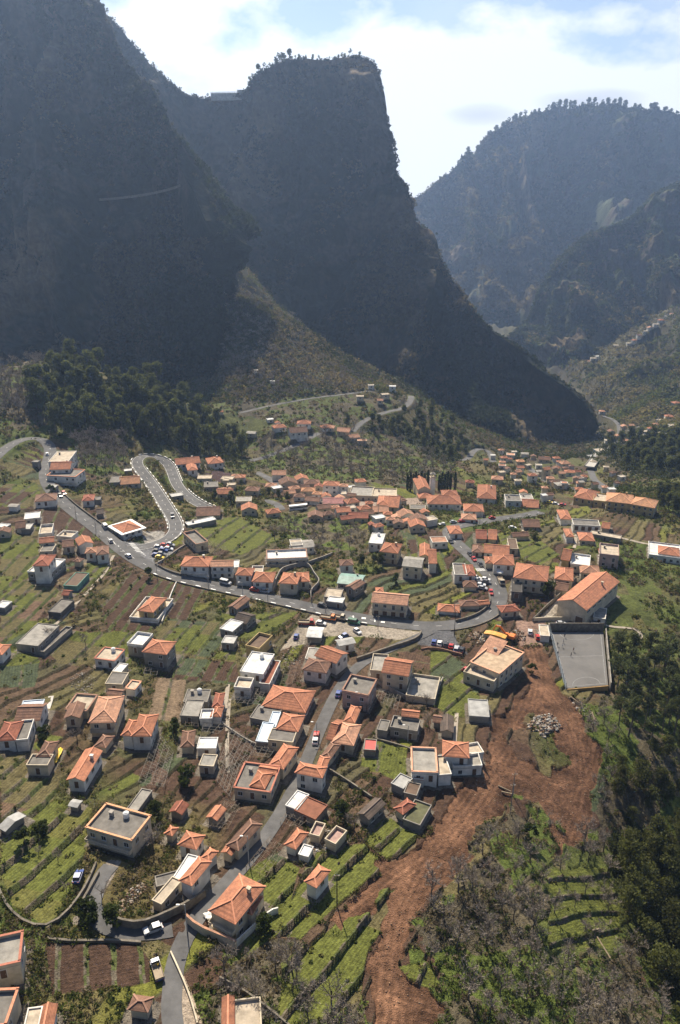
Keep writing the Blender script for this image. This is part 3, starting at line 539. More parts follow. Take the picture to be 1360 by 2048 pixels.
h('H','small orange hipped annex between the two white houses beside the lane', ((1145,467),(1186,489),(1230,435),4,'hip',OR,'white',{}))
h('H','white two storey house with brown centred orange hip, lowest of the three beside the lane', ((1020,592),(1086,620),(1192,496),5.8,'hip',OR,'white',{}), ((985,590),(1020,598),(1110,470),3,'flat','white','white',{}))
h('H','long beige monopitch roof above the curved lane wall', ((875,707),(907,720),(1016,605),3,'flat','cream','cream',{}), ((880,640),(985,600),(1010,540),1.4,'flat','grey','grey',{}), cat='shed', name='shed')
h('H','low tomato coloured roof beside the evergreen bush', ((967,205),(1032,224),(1062,168),2.5,'gabley',RD,'grey',{}), cat='shed', name='shed')
h('H','tiny square orange roof standing on the pergola terraces', ((1178,236),(1232,258),(1273,194),2.5,'gabley',OR,'grey',{}), cat='shed', name='shed')
h('H','miniature orange hip at the head of the garden steps', ((945,332),(976,346),(996,300),4,'hip',OR,'cream',{}), cat='shed', name='shed')
h('H','grey flat roofed building with red roof edge at the left bottom', ((-90,1112),(90,1062),(132,903),6,'flat','greyl','cream',{'edge':RD,'par':0.7}), cat='building', name='building')
h('H','grey roofed building at the bottom left corner with orange gutter line', ((-120,1420),(38,1425),(72,1240),5,'flat','grey','cream',{'edge':OR,'par':0.6}), cat='building', name='building')
h('H','orange roof with white side terrace cut by the bottom edge', ((215,1480),(305,1480),(300,1310),4,'gabley',OR,'white',{}), ((150,1480),(212,1480),(215,1330),3.8,'flat','cream','white',{}))
h('H','brown hipped roof in the gardens at the bottom beside the lane', ((742,1322),(842,1346),(852,1265),3,'hip',BR,'cream',{}))
h('H','long grey tin roof at the left edge above the orchard', ((-12,292),(30,312),(145,235),2,'gable','tin','grey',{}), cat='shed', name='shed')
h('H','little tin hut beside the long red orange house', ((395,172),(440,185),(458,148),2,'gable','tin','grey',{}), cat='shed', name='shed')
h('H','pale slab roof strip among the pergolas', ((740,190),(785,205),(842,95),1.6,'flat','greyl','grey',{}), cat='shed', name='shed')
h('I','large villa with broad bright orange hipped roof on a walled terrace', ((-56,762),(86,832),(250,636),6.2,'hip',OR,'cream',{'chim':1,'bal':1}), ((135,770),(178,785),(236,692),6.1,'hip',OR,'cream',{}))
h('I','small house with orange and brown hipped roof among green terraces', ((482,600),(545,632),(622,545),5.2,'hip',OR,'white',{}))
h('I','little orange hipped house with white lean-to below the lane', ((376,392),(432,420),(490,330),3.2,'hip',OR,'white',{}), ((458,448),(498,462),(516,412),2,'flat','white','white',{}))
h('I','long house with sunken brown roof framed in orange beside the shaded lane', ((44,392),(107,422),(230,284),4.6,'hip',BR,'cream',{}), ((14,435),(65,455),(90,410),3.8,'gabley',OR,'cream',{}))
h('I','shed half white tin and half rusty red sheets', ((388,172),(440,197),(487,115),3,'flat','white','grey',{}), ((440,200),(541,250),(592,175),2.8,'flat','rust','grey',{}), cat='shed', name='shed')
h('I','dark brown roofed barn in the lower gardens', ((788,215),(846,250),(932,165),3,'gabley',DB,'grey',{}), cat='barn', name='barn')
h('I','red hipped hut beside an overgrown ruin near the dirt track', ((997,190),(1040,225),(1100,165),3,'hip',RD,'cream',{}), ((1035,250),(1120,275),(1200,180),2.2,'flat','moss','grey',{'par':0.4}))
h('I','pinkish ruin with open walls below the lane', ((608,372),(655,398),(705,330),2.4,'flat','pinkr','cream',{'par':0.8}), ((520,340),(560,352),(585,290),2.2,'flat','pinkr','cream',{'par':0.7}), cat='ruin', name='ruin')
h('I','house with broad pale terrace and orange roof edge at the bottom', ((75,1440),(250,1440),(190,1290),3,'flat','cream','cream',{'par':0.6}), ((30,1500),(95,1500),(60,1265),3.4,'gabley',OR,'cream',{}), cat='building', name='building')
# the old village centre and the far hamlets: (x, y, width px in the crop, wall h, roof, roof colour, wall colour)
SMALL = {
 ('B','in the lower village left half'): [(335,272,75,5,'gable',SA,'white'),(110,290,65,4,'hip',OR,'white'),(185,362,75,4,'hip',BR,'cream'),(30,377,85,4,'gable',OR,'cream'),(135,420,80,4,'flat','greyl','cream'),(165,468,85,4,'gable',OR,'cream'),(300,488,75,3,'hip',OR,'cream'),(322,352,50,3,'flat','white','white'),(385,322,95,4,'gable',BR,'cream'),(462,300,70,4,'gable',OR,'white'),(520,322,85,4,'hip',BR,'cream'),(560,345,50,4,'gable',RD,'cream'),(500,366,75,4,'hip',LO,'cream'),(550,386,50,4,'hip',LO,'white'),(528,420,80,3,'gable',BR,'white'),(290,340,60,3,'hip',SA,'cream'),(35,310,30,4,'flat','cream','cream'),(68,335,35,4,'flat','cream','cream')],
 ('B','in the packed village centre'): [(630,332,85,8,'hip',OR,'white'),(700,342,50,6,'hip',SA,'white'),(795,315,58,5,'hip',OR,'white'),(745,348,36,4,'flat','white','white'),(640,430,110,3,'gable',PK,'white'),(745,430,75,4,'hip',OR,'cream'),(815,468,68,4,'hip',OR,'cream'),(585,462,75,4,'gable',BR,'cream'),(695,480,78,4,'gable',OR,'white'),(908,477,85,3,'gable',SA,'cream'),(785,512,105,3,'gable',RD,'cream'),(717,524,75,3,'gable',RD,'cream'),(540,510,80,3,'gable',BR,'cream'),(900,520,60,4,'flat','white','white'),(966,530,50,4,'hip',SA,'white'),(1052,502,85,4,'gable',SA,'white'),(1125,530,90,4,'gable',BR,'cream'),(1190,530,62,4,'flat','cream','white'),(1115,562,85,4,'gable',OR,'cream'),(896,568,55,4,'hip',OR,'white'),(858,560,35,4,'gable',RD,'grey'),(1240,650,80,4,'flat',SA,'white'),(745,465,40,3,'flat','cream','white'),(1035,425,40,3,'hip',BR,'cream'),(1120,465,80,3,'flat','grey','cream'),(1010,550,60,3,'gable',BR,'cream')],
 ('B','beside the old road'): [(335,8,70,4,'hip',OR,'white'),(440,30,95,6,'gable',BR,'white'),(615,10,65,4,'hip',SA,'cream'),(702,28,70,4,'gable',SA,'cream'),(755,65,60,4,'gable',SA,'cream'),(805,85,50,4,'flat',SA,'cream'),(180,42,50,4,'gable','greyl','cream'),(5,205,40,4,'gable',BR,'cream')],
 ('C','in the far valley village'): [(345,140,30,5,'hip',SA,'white'),(395,190,26,4,'hip',OR,'white'),(455,203,42,5,'hip',LO,'cream'),(260,195,26,5,'gable',OR,'cream'),(590,190,60,4,'gable',BR,'cream'),(660,185,38,5,'hip',OR,'white'),(705,213,52,4,'hip',SA,'white'),(602,248,40,8,'gable',OR,'cream'),(625,300,40,4,'hip',SA,'cream'),(523,282,46,6,'hip',OR,'white'),(735,263,52,4,'hip',OR,'white'),(780,262,32,4,'gable',RD,'white'),(817,290,34,4,'hip',OR,'white'),(325,300,62,4,'hip',SA,'cream'),(170,320,48,4,'hip',RD,'cream'),(440,262,40,4,'gable',SA,'cream'),(690,332,70,4,'hip','greyl','cream'),(935,350,34,5,'hip',SA,'white'),(972,360,34,7,'flat','white','white'),(620,392,40,4,'gable',BR,'white'),(480,160,40,4,'gable','greyl','white'),(530,175,30,4,'gable',BR,'cream'),(420,150,26,4,'flat','cream','white'),(385,245,30,4,'gable',BR,'white'),(560,225,30,4,'flat','cream','white'),(655,245,34,4,'gable',BR,'cream'),(690,270,36,4,'gable',SA,'cream'),(770,300,34,4,'gable',BR,'cream'),(640,320,30,4,'hip',BR,'cream'),(560,260,34,4,'gable','greyl','cream'),(300,170,24,4,'flat','white','white'),(900,140,44,4,'flat','cream','white'),(860,175,40,3,'flat','tin','grey'),(745,230,30,4,'hip',BR,'white'),(800,320,30,4,'gable','greyl','cream'),(1030,290,30,4,'flat','cream','white'),(1000,325,26,4,'gable',BR,'white'),(500,225,28,4,'flat','cream','cream'),(350,265,30,4,'flat','cream','cream'),(590,395,26,5,'flat','white','white')],
 ('','on the far right hillside'): [(1300,655,9,5,'gable',SA,'white'),(1312,648,9,5,'flat','cream','white'),(1322,640,10,5,'hip',OR,'white'),(1335,632,9,5,'flat','white','white'),(1345,628,9,6,'hip',SA,'white'),(1356,622,10,5,'flat','cream','cream'),(1290,662,8,5,'flat','cream','white'),(1278,670,8,5,'gable',BR,'white'),(1268,680,9,5,'hip',OR,'white'),(1258,686,8,4,'flat','cream','white'),(1165,724,8,4,'flat','cream','white'),(1175,722,9,4,'gable',SA,'white'),(1187,716,10,5,'flat','cream','white'),(1195,712,8,4,'flat','white','white'),(1232,690,8,4,'flat','cream','white')],
 ('','beside the far right road'): [(1290,862,11,5,'flat','cream','white'),(1302,856,12,5,'hip',OR,'white'),(1312,848,12,5,'hip',SA,'white'),(1322,840,12,4,'flat','cream','white'),(1338,832,14,6,'hip',OR,'white'),(1352,805,14,6,'hip',OR,'white'),(1280,870,11,4,'flat','cream','white'),(1248,852,11,4,'gable',SA,'cream'),(1262,850,10,4,'gable',SA,'cream'),(1222,862,12,4,'gable',BR,'cream'),(1235,872,12,4,'gable',SA,'cream'),(1216,880,11,4,'flat','cream','white'),(1250,880,12,4,'hip',SA,'cream'),(1268,880,12,4,'gable',BR,'white'),(1300,872,13,5,'flat','white','white'),(1322,866,13,4,'flat','cream','white'),(1204,822,10,4,'hip',SA,'white'),(1345,850,12,4,'flat','cream','white')],
 ('','on the terraced spur'): [(770,788,14,5,'flat','cream','cream'),(785,772,12,6,'flat','white','white'),(720,792,13,5,'flat','cream','cream'),(742,770,10,4,'flat','cream','white'),(760,800,12,4,'gable',SA,'cream'),(540,838,12,3,'flat','white','white'),(442,823,9,3,'gable',OR,'white'),(555,845,10,3,'gable',OR,'white'),(608,845,26,5,'hip',OR,'white'),(652,853,20,4,'hip',OR,'white'),(690,862,18,4,'hip',SA,'cream'),(512,740,7,3,'flat','cream','white'),(545,762,8,3,'flat','white','white')],
 ('A','among the upper left gardens'): [(305,345,40,3,'gable','tin','grey'),(20,600,70,3,'gable',BR,'cream'),(20,570,50,3,'flat','white','grey'),(80,455,50,3,'gable','greyl','white'),(205,205,30,3,'flat','greyl','grey'),(445,765,40,3,'hip',BR,'cream'),(725,255,36,2,'flat','white','grey'),(1290,300,60,4,'flat','cream','cream'),(1310,335,40,4,'flat','cream','cream'),(1340,290,60,4,'hip',SA,'cream'),(1160,295,70,3,'flat','cream','cream'),(1000,395,60,3,'flat','tin','grey')],
}
COVER += [('soil', q) for q in [[cp('D', p) for p in ((785,1052),(930,1085),(985,880),(895,770))], [cp('E', p) for p in ((0,930),(95,1040),(205,835),(70,745))], [cp('E', p) for p in ((345,498),(440,500),(475,385),(375,370))], [cp('I', p) for p in ((150,540),(262,602),(362,440),(285,372))], [cp('D', p) for p in ((1232,1045),(1300,1130),(1358,965),(1292,885))]]]
# the gaps of the lower and far village filled with their remaining small roofs
_rr = random.Random(21); _x = []
for _i in range(26):
    _x.append((_rr.uniform(330, 1010), _rr.uniform(150, 385), _rr.uniform(26, 44), _rr.choice([3, 4, 5]), _rr.choice(['gable', 'hip', 'flat', 'hip']), _rr.choice([OR, SA, BR, 'cream']), _rr.choice(['white', 'cream'])))
SMALL[('C', 'on the gravelly far valley floor')] = [q for q in _x if q[1] > 150+max(0, (q[0]-700))*0.25]
SMALL[('B', 'squeezed between the village roofs')] = [(420,355,60,3,'hip',SA,'cream'),(600,400,55,3,'gable',OR,'white'),(690,385,45,3,'flat','cream','white'),(745,395,50,3,'gable',BR,'cream'),(845,440,45,3,'hip',OR,'cream'),(650,465,55,3,'hip',SA,'cream'),(480,345,50,3,'gable',BR,'cream'),(840,495,60,3,'gable',BR,'white'),(610,500,60,3,'hip',BR,'cream'),(1000,520,55,3,'gable',SA,'cream'),(1060,545,55,3,'gable',OR,'white'),(395,380,60,3,'gable',SA,'cream'),(450,400,60,3,'hip',BR,'white'),(1160,490,50,3,'gable',OR,'cream'),(950,500,50,3,'hip',OR,'cream'),(680,410,50,3,'gable',SA,'white')]
# ------------------------------------------------------------------ resolve houses and roads against the valley surface
def wpts(pts): return [ground(*p)[:2] for p in pts]
def resolve_block(c, b):
    A, B, Cc, hh, roof, rc, wc, op = b
    A, B, Cc = cp(c, A), cp(c, B), cp(c, Cc); up = op.get('up', 0)
    m = ((A[0]+Cc[0])/2, (A[1]+Cc[1])/2); g = ground(m[0], m[1], hh+up)
    sz = max(math.hypot(B[0]-A[0], B[1]-A[1]), math.hypot(Cc[0]-B[0], Cc[1]-B[1]))/F*float(np.linalg.norm(g)); h2 = min(hh*0.88, 1.2+0.6*sz)
    if not up: hh = h2; g = ground(m[0], m[1], hh+up)
    zb = float(g[2])-hh
    a, bb, cc = (at_z(q[0], q[1], zb+hh) for q in (A, B, Cc))
    e = bb-a; ang = math.atan2(e[1], e[0]); L = math.hypot(e[0], e[1]); nx, ny = -math.sin(ang), math.cos(ang)
    W = abs((cc[0]-bb[0])*nx+(cc[1]-bb[1])*ny)
    W = min(max(W*1.07+0.25, 2.4), 40); L = max(L*1.07+0.25, 2.4)
    # a skewed reading is shared between both ends
    sk = (cc[0]-bb[0])*math.cos(ang)+(cc[1]-bb[1])*math.sin(ang)
    ang -= 0.5*math.atan2(sk, W)*min(1.0, W/(L+W)*1.4)
    ctr = (a+cc)/2
    return dict(x=float(ctr[0]), y=float(ctr[1]), zg=float(zb-up), z=zb, L=L, W=W, ang=ang, h=hh, roof=roof, rc=rc, wc=wc, op=op)
HOUSES = []
for (c, label, blocks, cat, name, group) in H_:
    HOUSES.append(dict(label=label, cat=cat, name=name, group=group, small=False, blocks=[resolve_block(c, b) for b in blocks]))
ORD = 'first second third fourth fifth sixth seventh eighth ninth tenth eleventh twelfth thirteenth fourteenth fifteenth sixteenth seventeenth eighteenth nineteenth twentieth'.split()
def ordinal(i):
    if i < 20: return ORD[i]
    return {2: 'twenty-', 3: 'thirty-', 4: 'forty-'}[(i+1)//10]+ORD[(i+1) % 10-1] if (i+1) % 10 else {30: 'thirtieth', 40: 'fortieth'}[i+1]
RW = {OR: 'orange', SA: 'salmon', RD: 'red', BR: 'brown', LO: 'light orange', PK: 'pink', 'greyl': 'pale grey', 'cream': 'cream', 'white': 'white', 'grey': 'grey', 'tin': 'tin'}
for (c, where), lst in SMALL.items():
    srt = sorted(range(len(lst)), key=lambda i: lst[i][0])
    rank = {j: r for r, j in enumerate(srt)}
    for i, (x, y, w, hh, roof, rc, wc) in enumerate(lst):
        px, py = cp(c, (x, y)); wp = w*(0.353 if c else 1.0)
        g = ground(px, py, hh); dist = math.hypot(*g); L = wp/F*dist*1.08; hh = hh*0.85
        W = L*(0.72+0.2*hashf(x, y)); W = min(max(W, 5), 13) if L > 7 else max(L*0.8, 3.5)
        ang = (hashf(y, x, 3)-0.5)*0.7+math.radians(6)
        if roof == 'gable' and hashf(x, y, 5) > 0.6: roof = 'gabley'
        lab = '%s roofed %s house %s, %s from the left' % (RW[rc], {'cream': 'cream', 'white': 'white', 'grey': 'grey'}[wc], where, ordinal(rank[i]))
        b = dict(x=float(g[0]), y=float(g[1]), zg=float(g[2]-hh), z=float(g[2]-hh), L=L, W=W, ang=ang, h=hh, roof=roof, rc=rc, wc=wc, op={})
        HOUSES.append(dict(label=lab, cat='house', name='house', group='houses '+where, small=True, blocks=[b]))
def dense(pts, step):
    out = [np.array(pts[0], float)]
    for a, b in zip(pts[:-1], pts[1:]):
        a = np.array(a, float); b = np.array(b, float); n = max(1, int(np.linalg.norm(b-a)/step))
        for i in range(1, n+1): out.append(a+(b-a)*i/n)
    return np.array(out)
def smooth(P, k=4, it=3):
    P = P.copy()
    for _ in range(it):
        Q = P.copy()
        for i in range(1, len(P)-1):
            a, b = max(0, i-k), min(len(P), i+k+1); m = min(i-a, b-1-i); Q[i] = P[i-m:i+m+1].mean(0)
        P = Q
    return P
RD_ = []
for (nm, w, pts) in ROADS:
    W2 = smooth(dense(wpts(pts), 2.0)); z = gz(W2[:, 0], W2[:, 1])+0.12
    RD_.append((nm, w, W2, z))

# ------------------------------------------------------------------ the valley ground: one sheet on a polar grid
NT = 1040
TH = np.radians(np.linspace(-37, 37, NT))
RR = np.concatenate([np.linspace(15, 92, 30)[:-1], np.exp(np.linspace(math.log(92), math.log(900), 1050)), np.exp(np.linspace(math.log(905), math.log(2300), 130))])
GX = RR[:, None]*np.sin(TH)[None]; GY = RR[:, None]*np.cos(TH)[None]; BASE = gz(GX, GY); GZ = BASE.copy(); RADI = np.hypot(GX, GY)
far = np.clip((RADI-450)/250, 0, 1)
# garden terraces that follow the slope: beds run away from the viewer and step down to the right
wob = fbm(GX/55, GY/55, 3)
ang0 = 0.52+0.5*fbm(GX/190+4, GY/190, 2)
tx, ty = math.cos(0.5), -math.sin(0.5)
across = GX*tx+GY*ty+wob*12; along = -GX*ty+GY*tx+fbm(GX/40+7, GY/40, 2)*6
bw = 4.6+far*7; kk = np.floor(across/bw); fr = across/bw-kk
reg = fbm(GX/70+20, GY/70, 3)                     # where the gardens are kept and where they have run wild
kept = np.clip(reg*4+0.8, 0, 1)*(1-far*0.4)
step = (fr-0.5)*1.0*kept*(RADI < 1000)
GZ += step
cell = np.floor(along/(16+10*hashf(kk, kk*0+3)))
pick = np.where(hashf(np.floor(kk/3), cell*0+2) > 0.45, hashf(np.floor(kk/3), np.floor(cell/2)), hashf(kk, cell)); pal = np.array([G_, S_, O_, B_, S_, (0.13,0.135,0.026), (0.10,0.066,0.042), O_, (0.085,0.075,0.04), S_, S_, (0.10,0.066,0.042)])
ground_c = pal[(pick*len(pal)).astype(int) % len(pal)]
wild = np.array((0.085, 0.088, 0.032))*(1-0.5*fbm(GX/9, GY/9, 4)[..., None])
drift = np.clip(fbm(GX/24+3, GY/24-8, 4)*3, -1, 1)[..., None]
wild = wild+np.where(drift > 0, drift*np.array((0.035, 0.012, 0.008)), -drift*np.array((-0.006, 0.014, -0.008)))
gcol = ground_c*kept[..., None]+wild*(1-kept[..., None])
edge = (np.abs(fr-0.5) > 0.42)[..., None]*kept[..., None]
gcol = gcol*(1-edge*0.6)+np.array((0.065, 0.06, 0.035))*edge*0.6
fbmf = fbm(GX/3.1, GY/3.1, 3)
NZ = 0.42*fbmf+0.5*fbm(GX/13, GY/13, 3)*(0.4+far)
ROUGH = np.ones_like(GX); BUSH = np.clip(0.16+0.8*(1-kept)+fbm(GX/30, GY/30, 3)*0.8, 0.04, 1)
BKIND = np.zeros_like(GX)                         # 0 green, 1 grey brown, 2 dark
JX, JY = fbm(GX/7, GY/7, 3), fbm(GX/7+9, GY/7, 3); N6 = fbm(GX/6, GY/6, 4); N11 = fbm(GX/11+2, GY/11, 3)
def mask_px(poly, tol=0):
    P = wpts(poly); xs = [p[0] for p in P]; ys = [p[1] for p in P]
    m = np.zeros(GX.shape, bool); box = (GX > min(xs)-3) & (GX < max(xs)+3) & (GY > min(ys)-3) & (GY < max(ys)+3)
    jx = GX+tol*JX; jy = GY+tol*JY
    m[box] = inpoly(jx[box], jy[box], P); return m
CV = {'tan': ((0.15, 0.115, 0.07), 0.35, 1), 'scree': ((0.13, 0.105, 0.085), 0.1, 1), 'litter': ((0.092, 0.078, 0.050), 0.5, 1), 'dark': ((0.035, 0.042, 0.02), 1.0, 2), 'grass': ((0.080, 0.094, 0.026), 0.12, 0), 'soil': ((0.095, 0.06, 0.042), 0.12, 1), 'purple': ((0.06, 0.035, 0.035), 0.0, 0)}
for kind, poly in COVER:
    c, bprob, bk = CV[kind]; m = mask_px(poly, 9)
    gcol[m] = np.array(c)*(1+0.55*N6[m][:, None]); BUSH[m] = bprob; BKIND[m] = bk
    if kind in ('grass', 'litter'):
        g2 = (N11[m] > (0.02 if kind == 'litter' else 0.35)); gc = gcol[m]; gc[g2] = np.array((0.085, 0.11, 0.025)) if kind == 'litter' else np.array((0.11, 0.10, 0.045)); gcol[m] = gc
    if kind != 'litter' or True: GZ[m] = BASE[m]+step[m]*(0.25 if kind in ('litter', 'dark') else 0.6)
for (poly, p1, p2, w, st, pl) in FIELDS:
    m = mask_px(poly, 0.6); a, b = wpts([p1, p2]); d = np.array(a)-np.array(b); d /= np.linalg.norm(d)+1e-9
    if d[1] < 0: d = -d
    n = np.array([d[1], -d[0]])                    # to the right of the bed direction
    t = (GX[m]-b[0])*n[0]+(GY[m]-b[1])*n[1]+0.5*fbm(GX[m]/9, GY[m]/9, 2); u = (GX[m]-b[0])*d[0]+(GY[m]-b[1])*d[1]
    k = np.floor(t/w); f = t/w-k
    GZ[m] = BASE[m]+(f-0.5)*st
    pa = np.array(pl); seg = np.floor(u/(14+8*hashf(k, k*0+1)))
    col = pa[((hashf(k, seg*0.37 if len(pl) > 2 else seg*0)*7919) % len(pl)).astype(int)]
    fine = np.abs(((u if len(pl) == 1 else t)/0.9) % 1-0.5)*2
    col = col*(0.72+0.40*fine[:, None])
    e = (np.abs(f-0.5) > 0.5-0.42/w*1.2)
    green_edge = hashf(np.floor(u/2.2), k) > 0.35
    col[e] = np.where(green_edge[e][:, None], np.array((0.085, 0.10, 0.035)), np.array((0.13, 0.11, 0.08)))
    gcol[m] = col*(1+0.18*fbm(GX[m]/2, GY[m]/2, 3)[:, None]); BUSH[m] = np.where(e, 0.25, 0.015 if pl[0] in (S_, T_) else 0.09); ROUGH[m] = 0.35; BKIND[m] = 0
# excavated earth with wheel ruts
m = mask_px(DIRT, 4); ru = fbm(GX/26, GY/26, 2)
rut = np.sin((GX*0.80-GY*0.6+ru*16)*2.1); lump = fbm(GX/5, GY/5, 4)
isl = mask_px([(1030,1445),(1070,1430),(1112,1450),(1130,1515),(1100,1552),(1050,1540),(1022,1500)], 7)
m &= ~isl
gcol[m] = (np.array((0.110, 0.058, 0.034))*(1+0.05*rut[m][:, None]+0.8*lump[m][:, None]))
GZ[m] = BASE[m]+0.7*lump[m]-0.5+0.05*rut[m]; ROUGH[m] = 0.6; BUSH[m] = 0.0
TRACKS = [([(1060,1290),(1082,1330),(1080,1390),(1050,1450),(1010,1500),(980,1550),(940,1610),(890,1680),(835,1735),(800,1790),(775,1850),(760,1920),(765,1990),(775,2090)], 5.0), ([(1085,1370),(1130,1410),(1165,1460),(1178,1520),(1170,1590),(1145,1650),(1112,1705)], 3.0), ([(880,1690),(820,1745),(760,1765),(720,1790),(688,1835)], 2.2), ([(1000,1530),(1060,1560),(1120,1580),(1170,1560)], 2.5), ([(770,1990),(820,2010),(885,2030)], 2.5)]
for tp, tw in TRACKS:
    Pt = smooth(dense(wpts(tp), 3.0)); bx = (GX > Pt[:, 0].min()-8) & (GX < Pt[:, 0].max()+8) & (GY > Pt[:, 1].min()-8) & (GY < Pt[:, 1].max()+8) & m
    X, Y = GX[bx], GY[bx]; best = np.full(X.shape, 1e9); sd_ = np.zeros(X.shape)
    for i in range(len(Pt)-1):
        a, b = Pt[i], Pt[i+1]; d = b-a; L2 = d@d+1e-9; t = np.clip(((X-a[0])*d[0]+(Y-a[1])*d[1])/L2, 0, 1); ex, ey = X-a[0]-t*d[0], Y-a[1]-t*d[1]; D = np.hypot(ex, ey); q = D < best; best[q] = D[q]; sd_[q] = (np.sign(d[0]*ey-d[1]*ex)*D)[q]
    w_ = np.clip(1.3-best/tw, 0, 1); r_ = np.cos(sd_*3.7+0.8*fbm(X/8, Y/8, 2))*(0.6+0.4*fbm(X/3, Y/3, 2))
    gcol[bx] = gcol[bx]*(1+(0.26*w_*r_*(0.75+fbm(X/12, Y/12, 3)))[:, None])*(1+0.22*w_[:, None]); GZ[bx] = GZ[bx]*(1-w_*0.8)+(BASE[bx]-0.35)*w_*0.8+0.07*w_*r_; ROUGH[bx] = 0.6*(1-w_)+0.12
for nm, poly, c in PAVED:
    m = mask_px(poly, 0.3); gcol[m] = np.array(c)*(1+0.25*fbm(GX[m]/4, GY[m]/4, 4)[:, None]); GZ[m] = BASE[m]; ROUGH[m] = 0.05; BUSH[m] = 0
GZ += NZ*ROUGH
fr_ = np.clip((RADI-640)/150, 0, 1)*np.where(GX > 100, 1, np.clip((RADI-720)/90, 0, 1)*1.0)
rel = ridged(GX/110+3, GY/150, 4)-0.35
GZ += rel*fr_*(np.where(GX < 100, 20, 9)+np.clip((RADI-950)/300, 0, 1)*26)
vf = fr_[..., None]; vp = fbm(GX/30, GY/45, 4)[..., None]
gcol = gcol*(1-vf*0.85)+vf*0.85*np.clip(np.array((0.062, 0.060, 0.030))*(1+1.2*vp), 0.02, 1)
BUSH = np.where(fr_ > 0.5, np.clip(1.0+1.1*vp[..., 0], 0.25, 1), BUSH); BKIND = np.where((fr_ > 0.5) & (BKIND == 0), np.where(vp[..., 0] > 0.0, 2, 1), BKIND)
# the cut edge above the track: ground falls a little towards the gully on the right
# roads pressed into the ground
def near_line(P, z, half, soft, drop=0.15):
    r = np.hypot(P[:, 0], P[:, 1]); th = np.arctan2(P[:, 0], P[:, 1]); R = half+soft
    J0, J1 = np.searchsorted(TH, [(th-(R+3)/r).min(), (th+(R+3)/r).max()]); I0, I1 = np.searchsorted(RR, [r.min()-R-3, r.max()+R+3])
    DD = np.full((I1-I0, J1-J0), 1e9); ZZ = np.zeros_like(DD)
    for i in range(len(P)-1):
        a, b = P[i], P[i+1]; m = (a+b)/2; tc = math.atan2(m[0], m[1]); rc = math.hypot(*m); rad = R+np.linalg.norm(b-a)
        j0, j1 = np.searchsorted(TH, [tc-rad/rc, tc+rad/rc]); i0, i1 = np.searchsorted(RR, [rc-rad, rc+rad])
        if j1 <= j0 or i1 <= i0: continue
        X = GX[i0:i1, j0:j1]; Y = GY[i0:i1, j0:j1]; d = b-a; L2 = d@d
        t = np.clip(((X-a[0])*d[0]+(Y-a[1])*d[1])/L2, 0, 1); D = np.hypot(X-a[0]-t*d[0], Y-a[1]-t*d[1])
        sl = (slice(i0-I0, i1-I0), slice(j0-J0, j1-J0)); mm = D < DD[sl]; DD[sl][mm] = D[mm]; ZZ[sl][mm] = (z[i]+(z[i+1]-z[i])*t)[mm]
    k = np.clip((DD-half)/soft, 0, 1); k = k*k*(3-2*k); sub = GZ[I0:I1, J0:J1]; mm = DD < R
    sub[mm] = ((ZZ-drop)*(1-k)+sub*k)[mm]; BUSH[I0:I1, J0:J1][DD < half+0.8] = 0
for nm, w, P, z in RD_: near_line(P, z, w/2+0.9, 2.0)
# level building plots
PADS = []
for H in HOUSES:
    for b in H['blocks']:
        R = math.hypot(b['L'], b['W'])/2+4; r = math.hypot(b['x'], b['y']); th = math.atan2(b['x'], b['y'])
        j0, j1 = np.searchsorted(TH, [th-R/r, th+R/r]); i0, i1 = np.searchsorted(RR, [r-R, r+R])
        if j1 <= j0 or i1 <= i0: continue
        X = GX[i0:i1, j0:j1]-b['x']; Y = GY[i0:i1, j0:j1]-b['y']; c, s = math.cos(b['ang']), math.sin(b['ang'])
        lx = np.abs(X*c+Y*s)-b['L']/2; ly = np.abs(-X*s+Y*c)-b['W']/2; D = np.maximum(lx, ly)
        k = np.clip((D-1.0)/1.6, 0, 1); sub = GZ[i0:i1, j0:j1]; mm = D < 2.6
        sub[mm] = ((b['zg']-0.02)*(1-k)+sub*k)[mm]; BUSH[i0:i1, j0:j1][D < 0.7] = 0
        sc = gcol[i0:i1, j0:j1]; ap = (D < 0.5+0.9*hashf(b['x'], b['y'])) & (not H['small'])
        sc[ap] = np.array((0.15, 0.13, 0.105))*(1+0.3*fbmf[i0:i1, j0:j1][ap][:, None])
for nm, w, P, z in RD_: near_line(P, z, w/2+0.4, 0.7)
# sports court and pool of level ground
COURT = [cp('G', p) for p in ((622,182),(925,182),(952,482),(712,502))]
cw = [ground(*p) for p in COURT]; cz = float(np.mean([p[2] for p in cw]))+0.9
cw = [at_z(p[0], p[1], cz) for p in COURT]
m = inpoly(GX, GY, [(p[0]+(p[0]-sum(q[0] for q in cw)/4)*0.02, p[1]+(p[1]-sum(q[1] for q in cw)/4)*0.02) for p in cw]); GZ[m] = cz-0.25; BUSH[m] = 0
gcol = gcol*(1-0.35*far[..., None])+np.array((0.07, 0.062, 0.045))*0.35*far[..., None]
gcol = np.clip(gcol, 0.01, 1)
me = np_mesh('ground', np.stack([GX, GY, GZ], -1).reshape(-1, 3), grid_faces(len(RR), NT), gcol.reshape(-1, 3))
o = link_mesh('ground', me, attr_mat('ground', 0.9, 0.55, 3.2, 0.5)); o['kind'] = 'structure'
LR = np.log(RR)
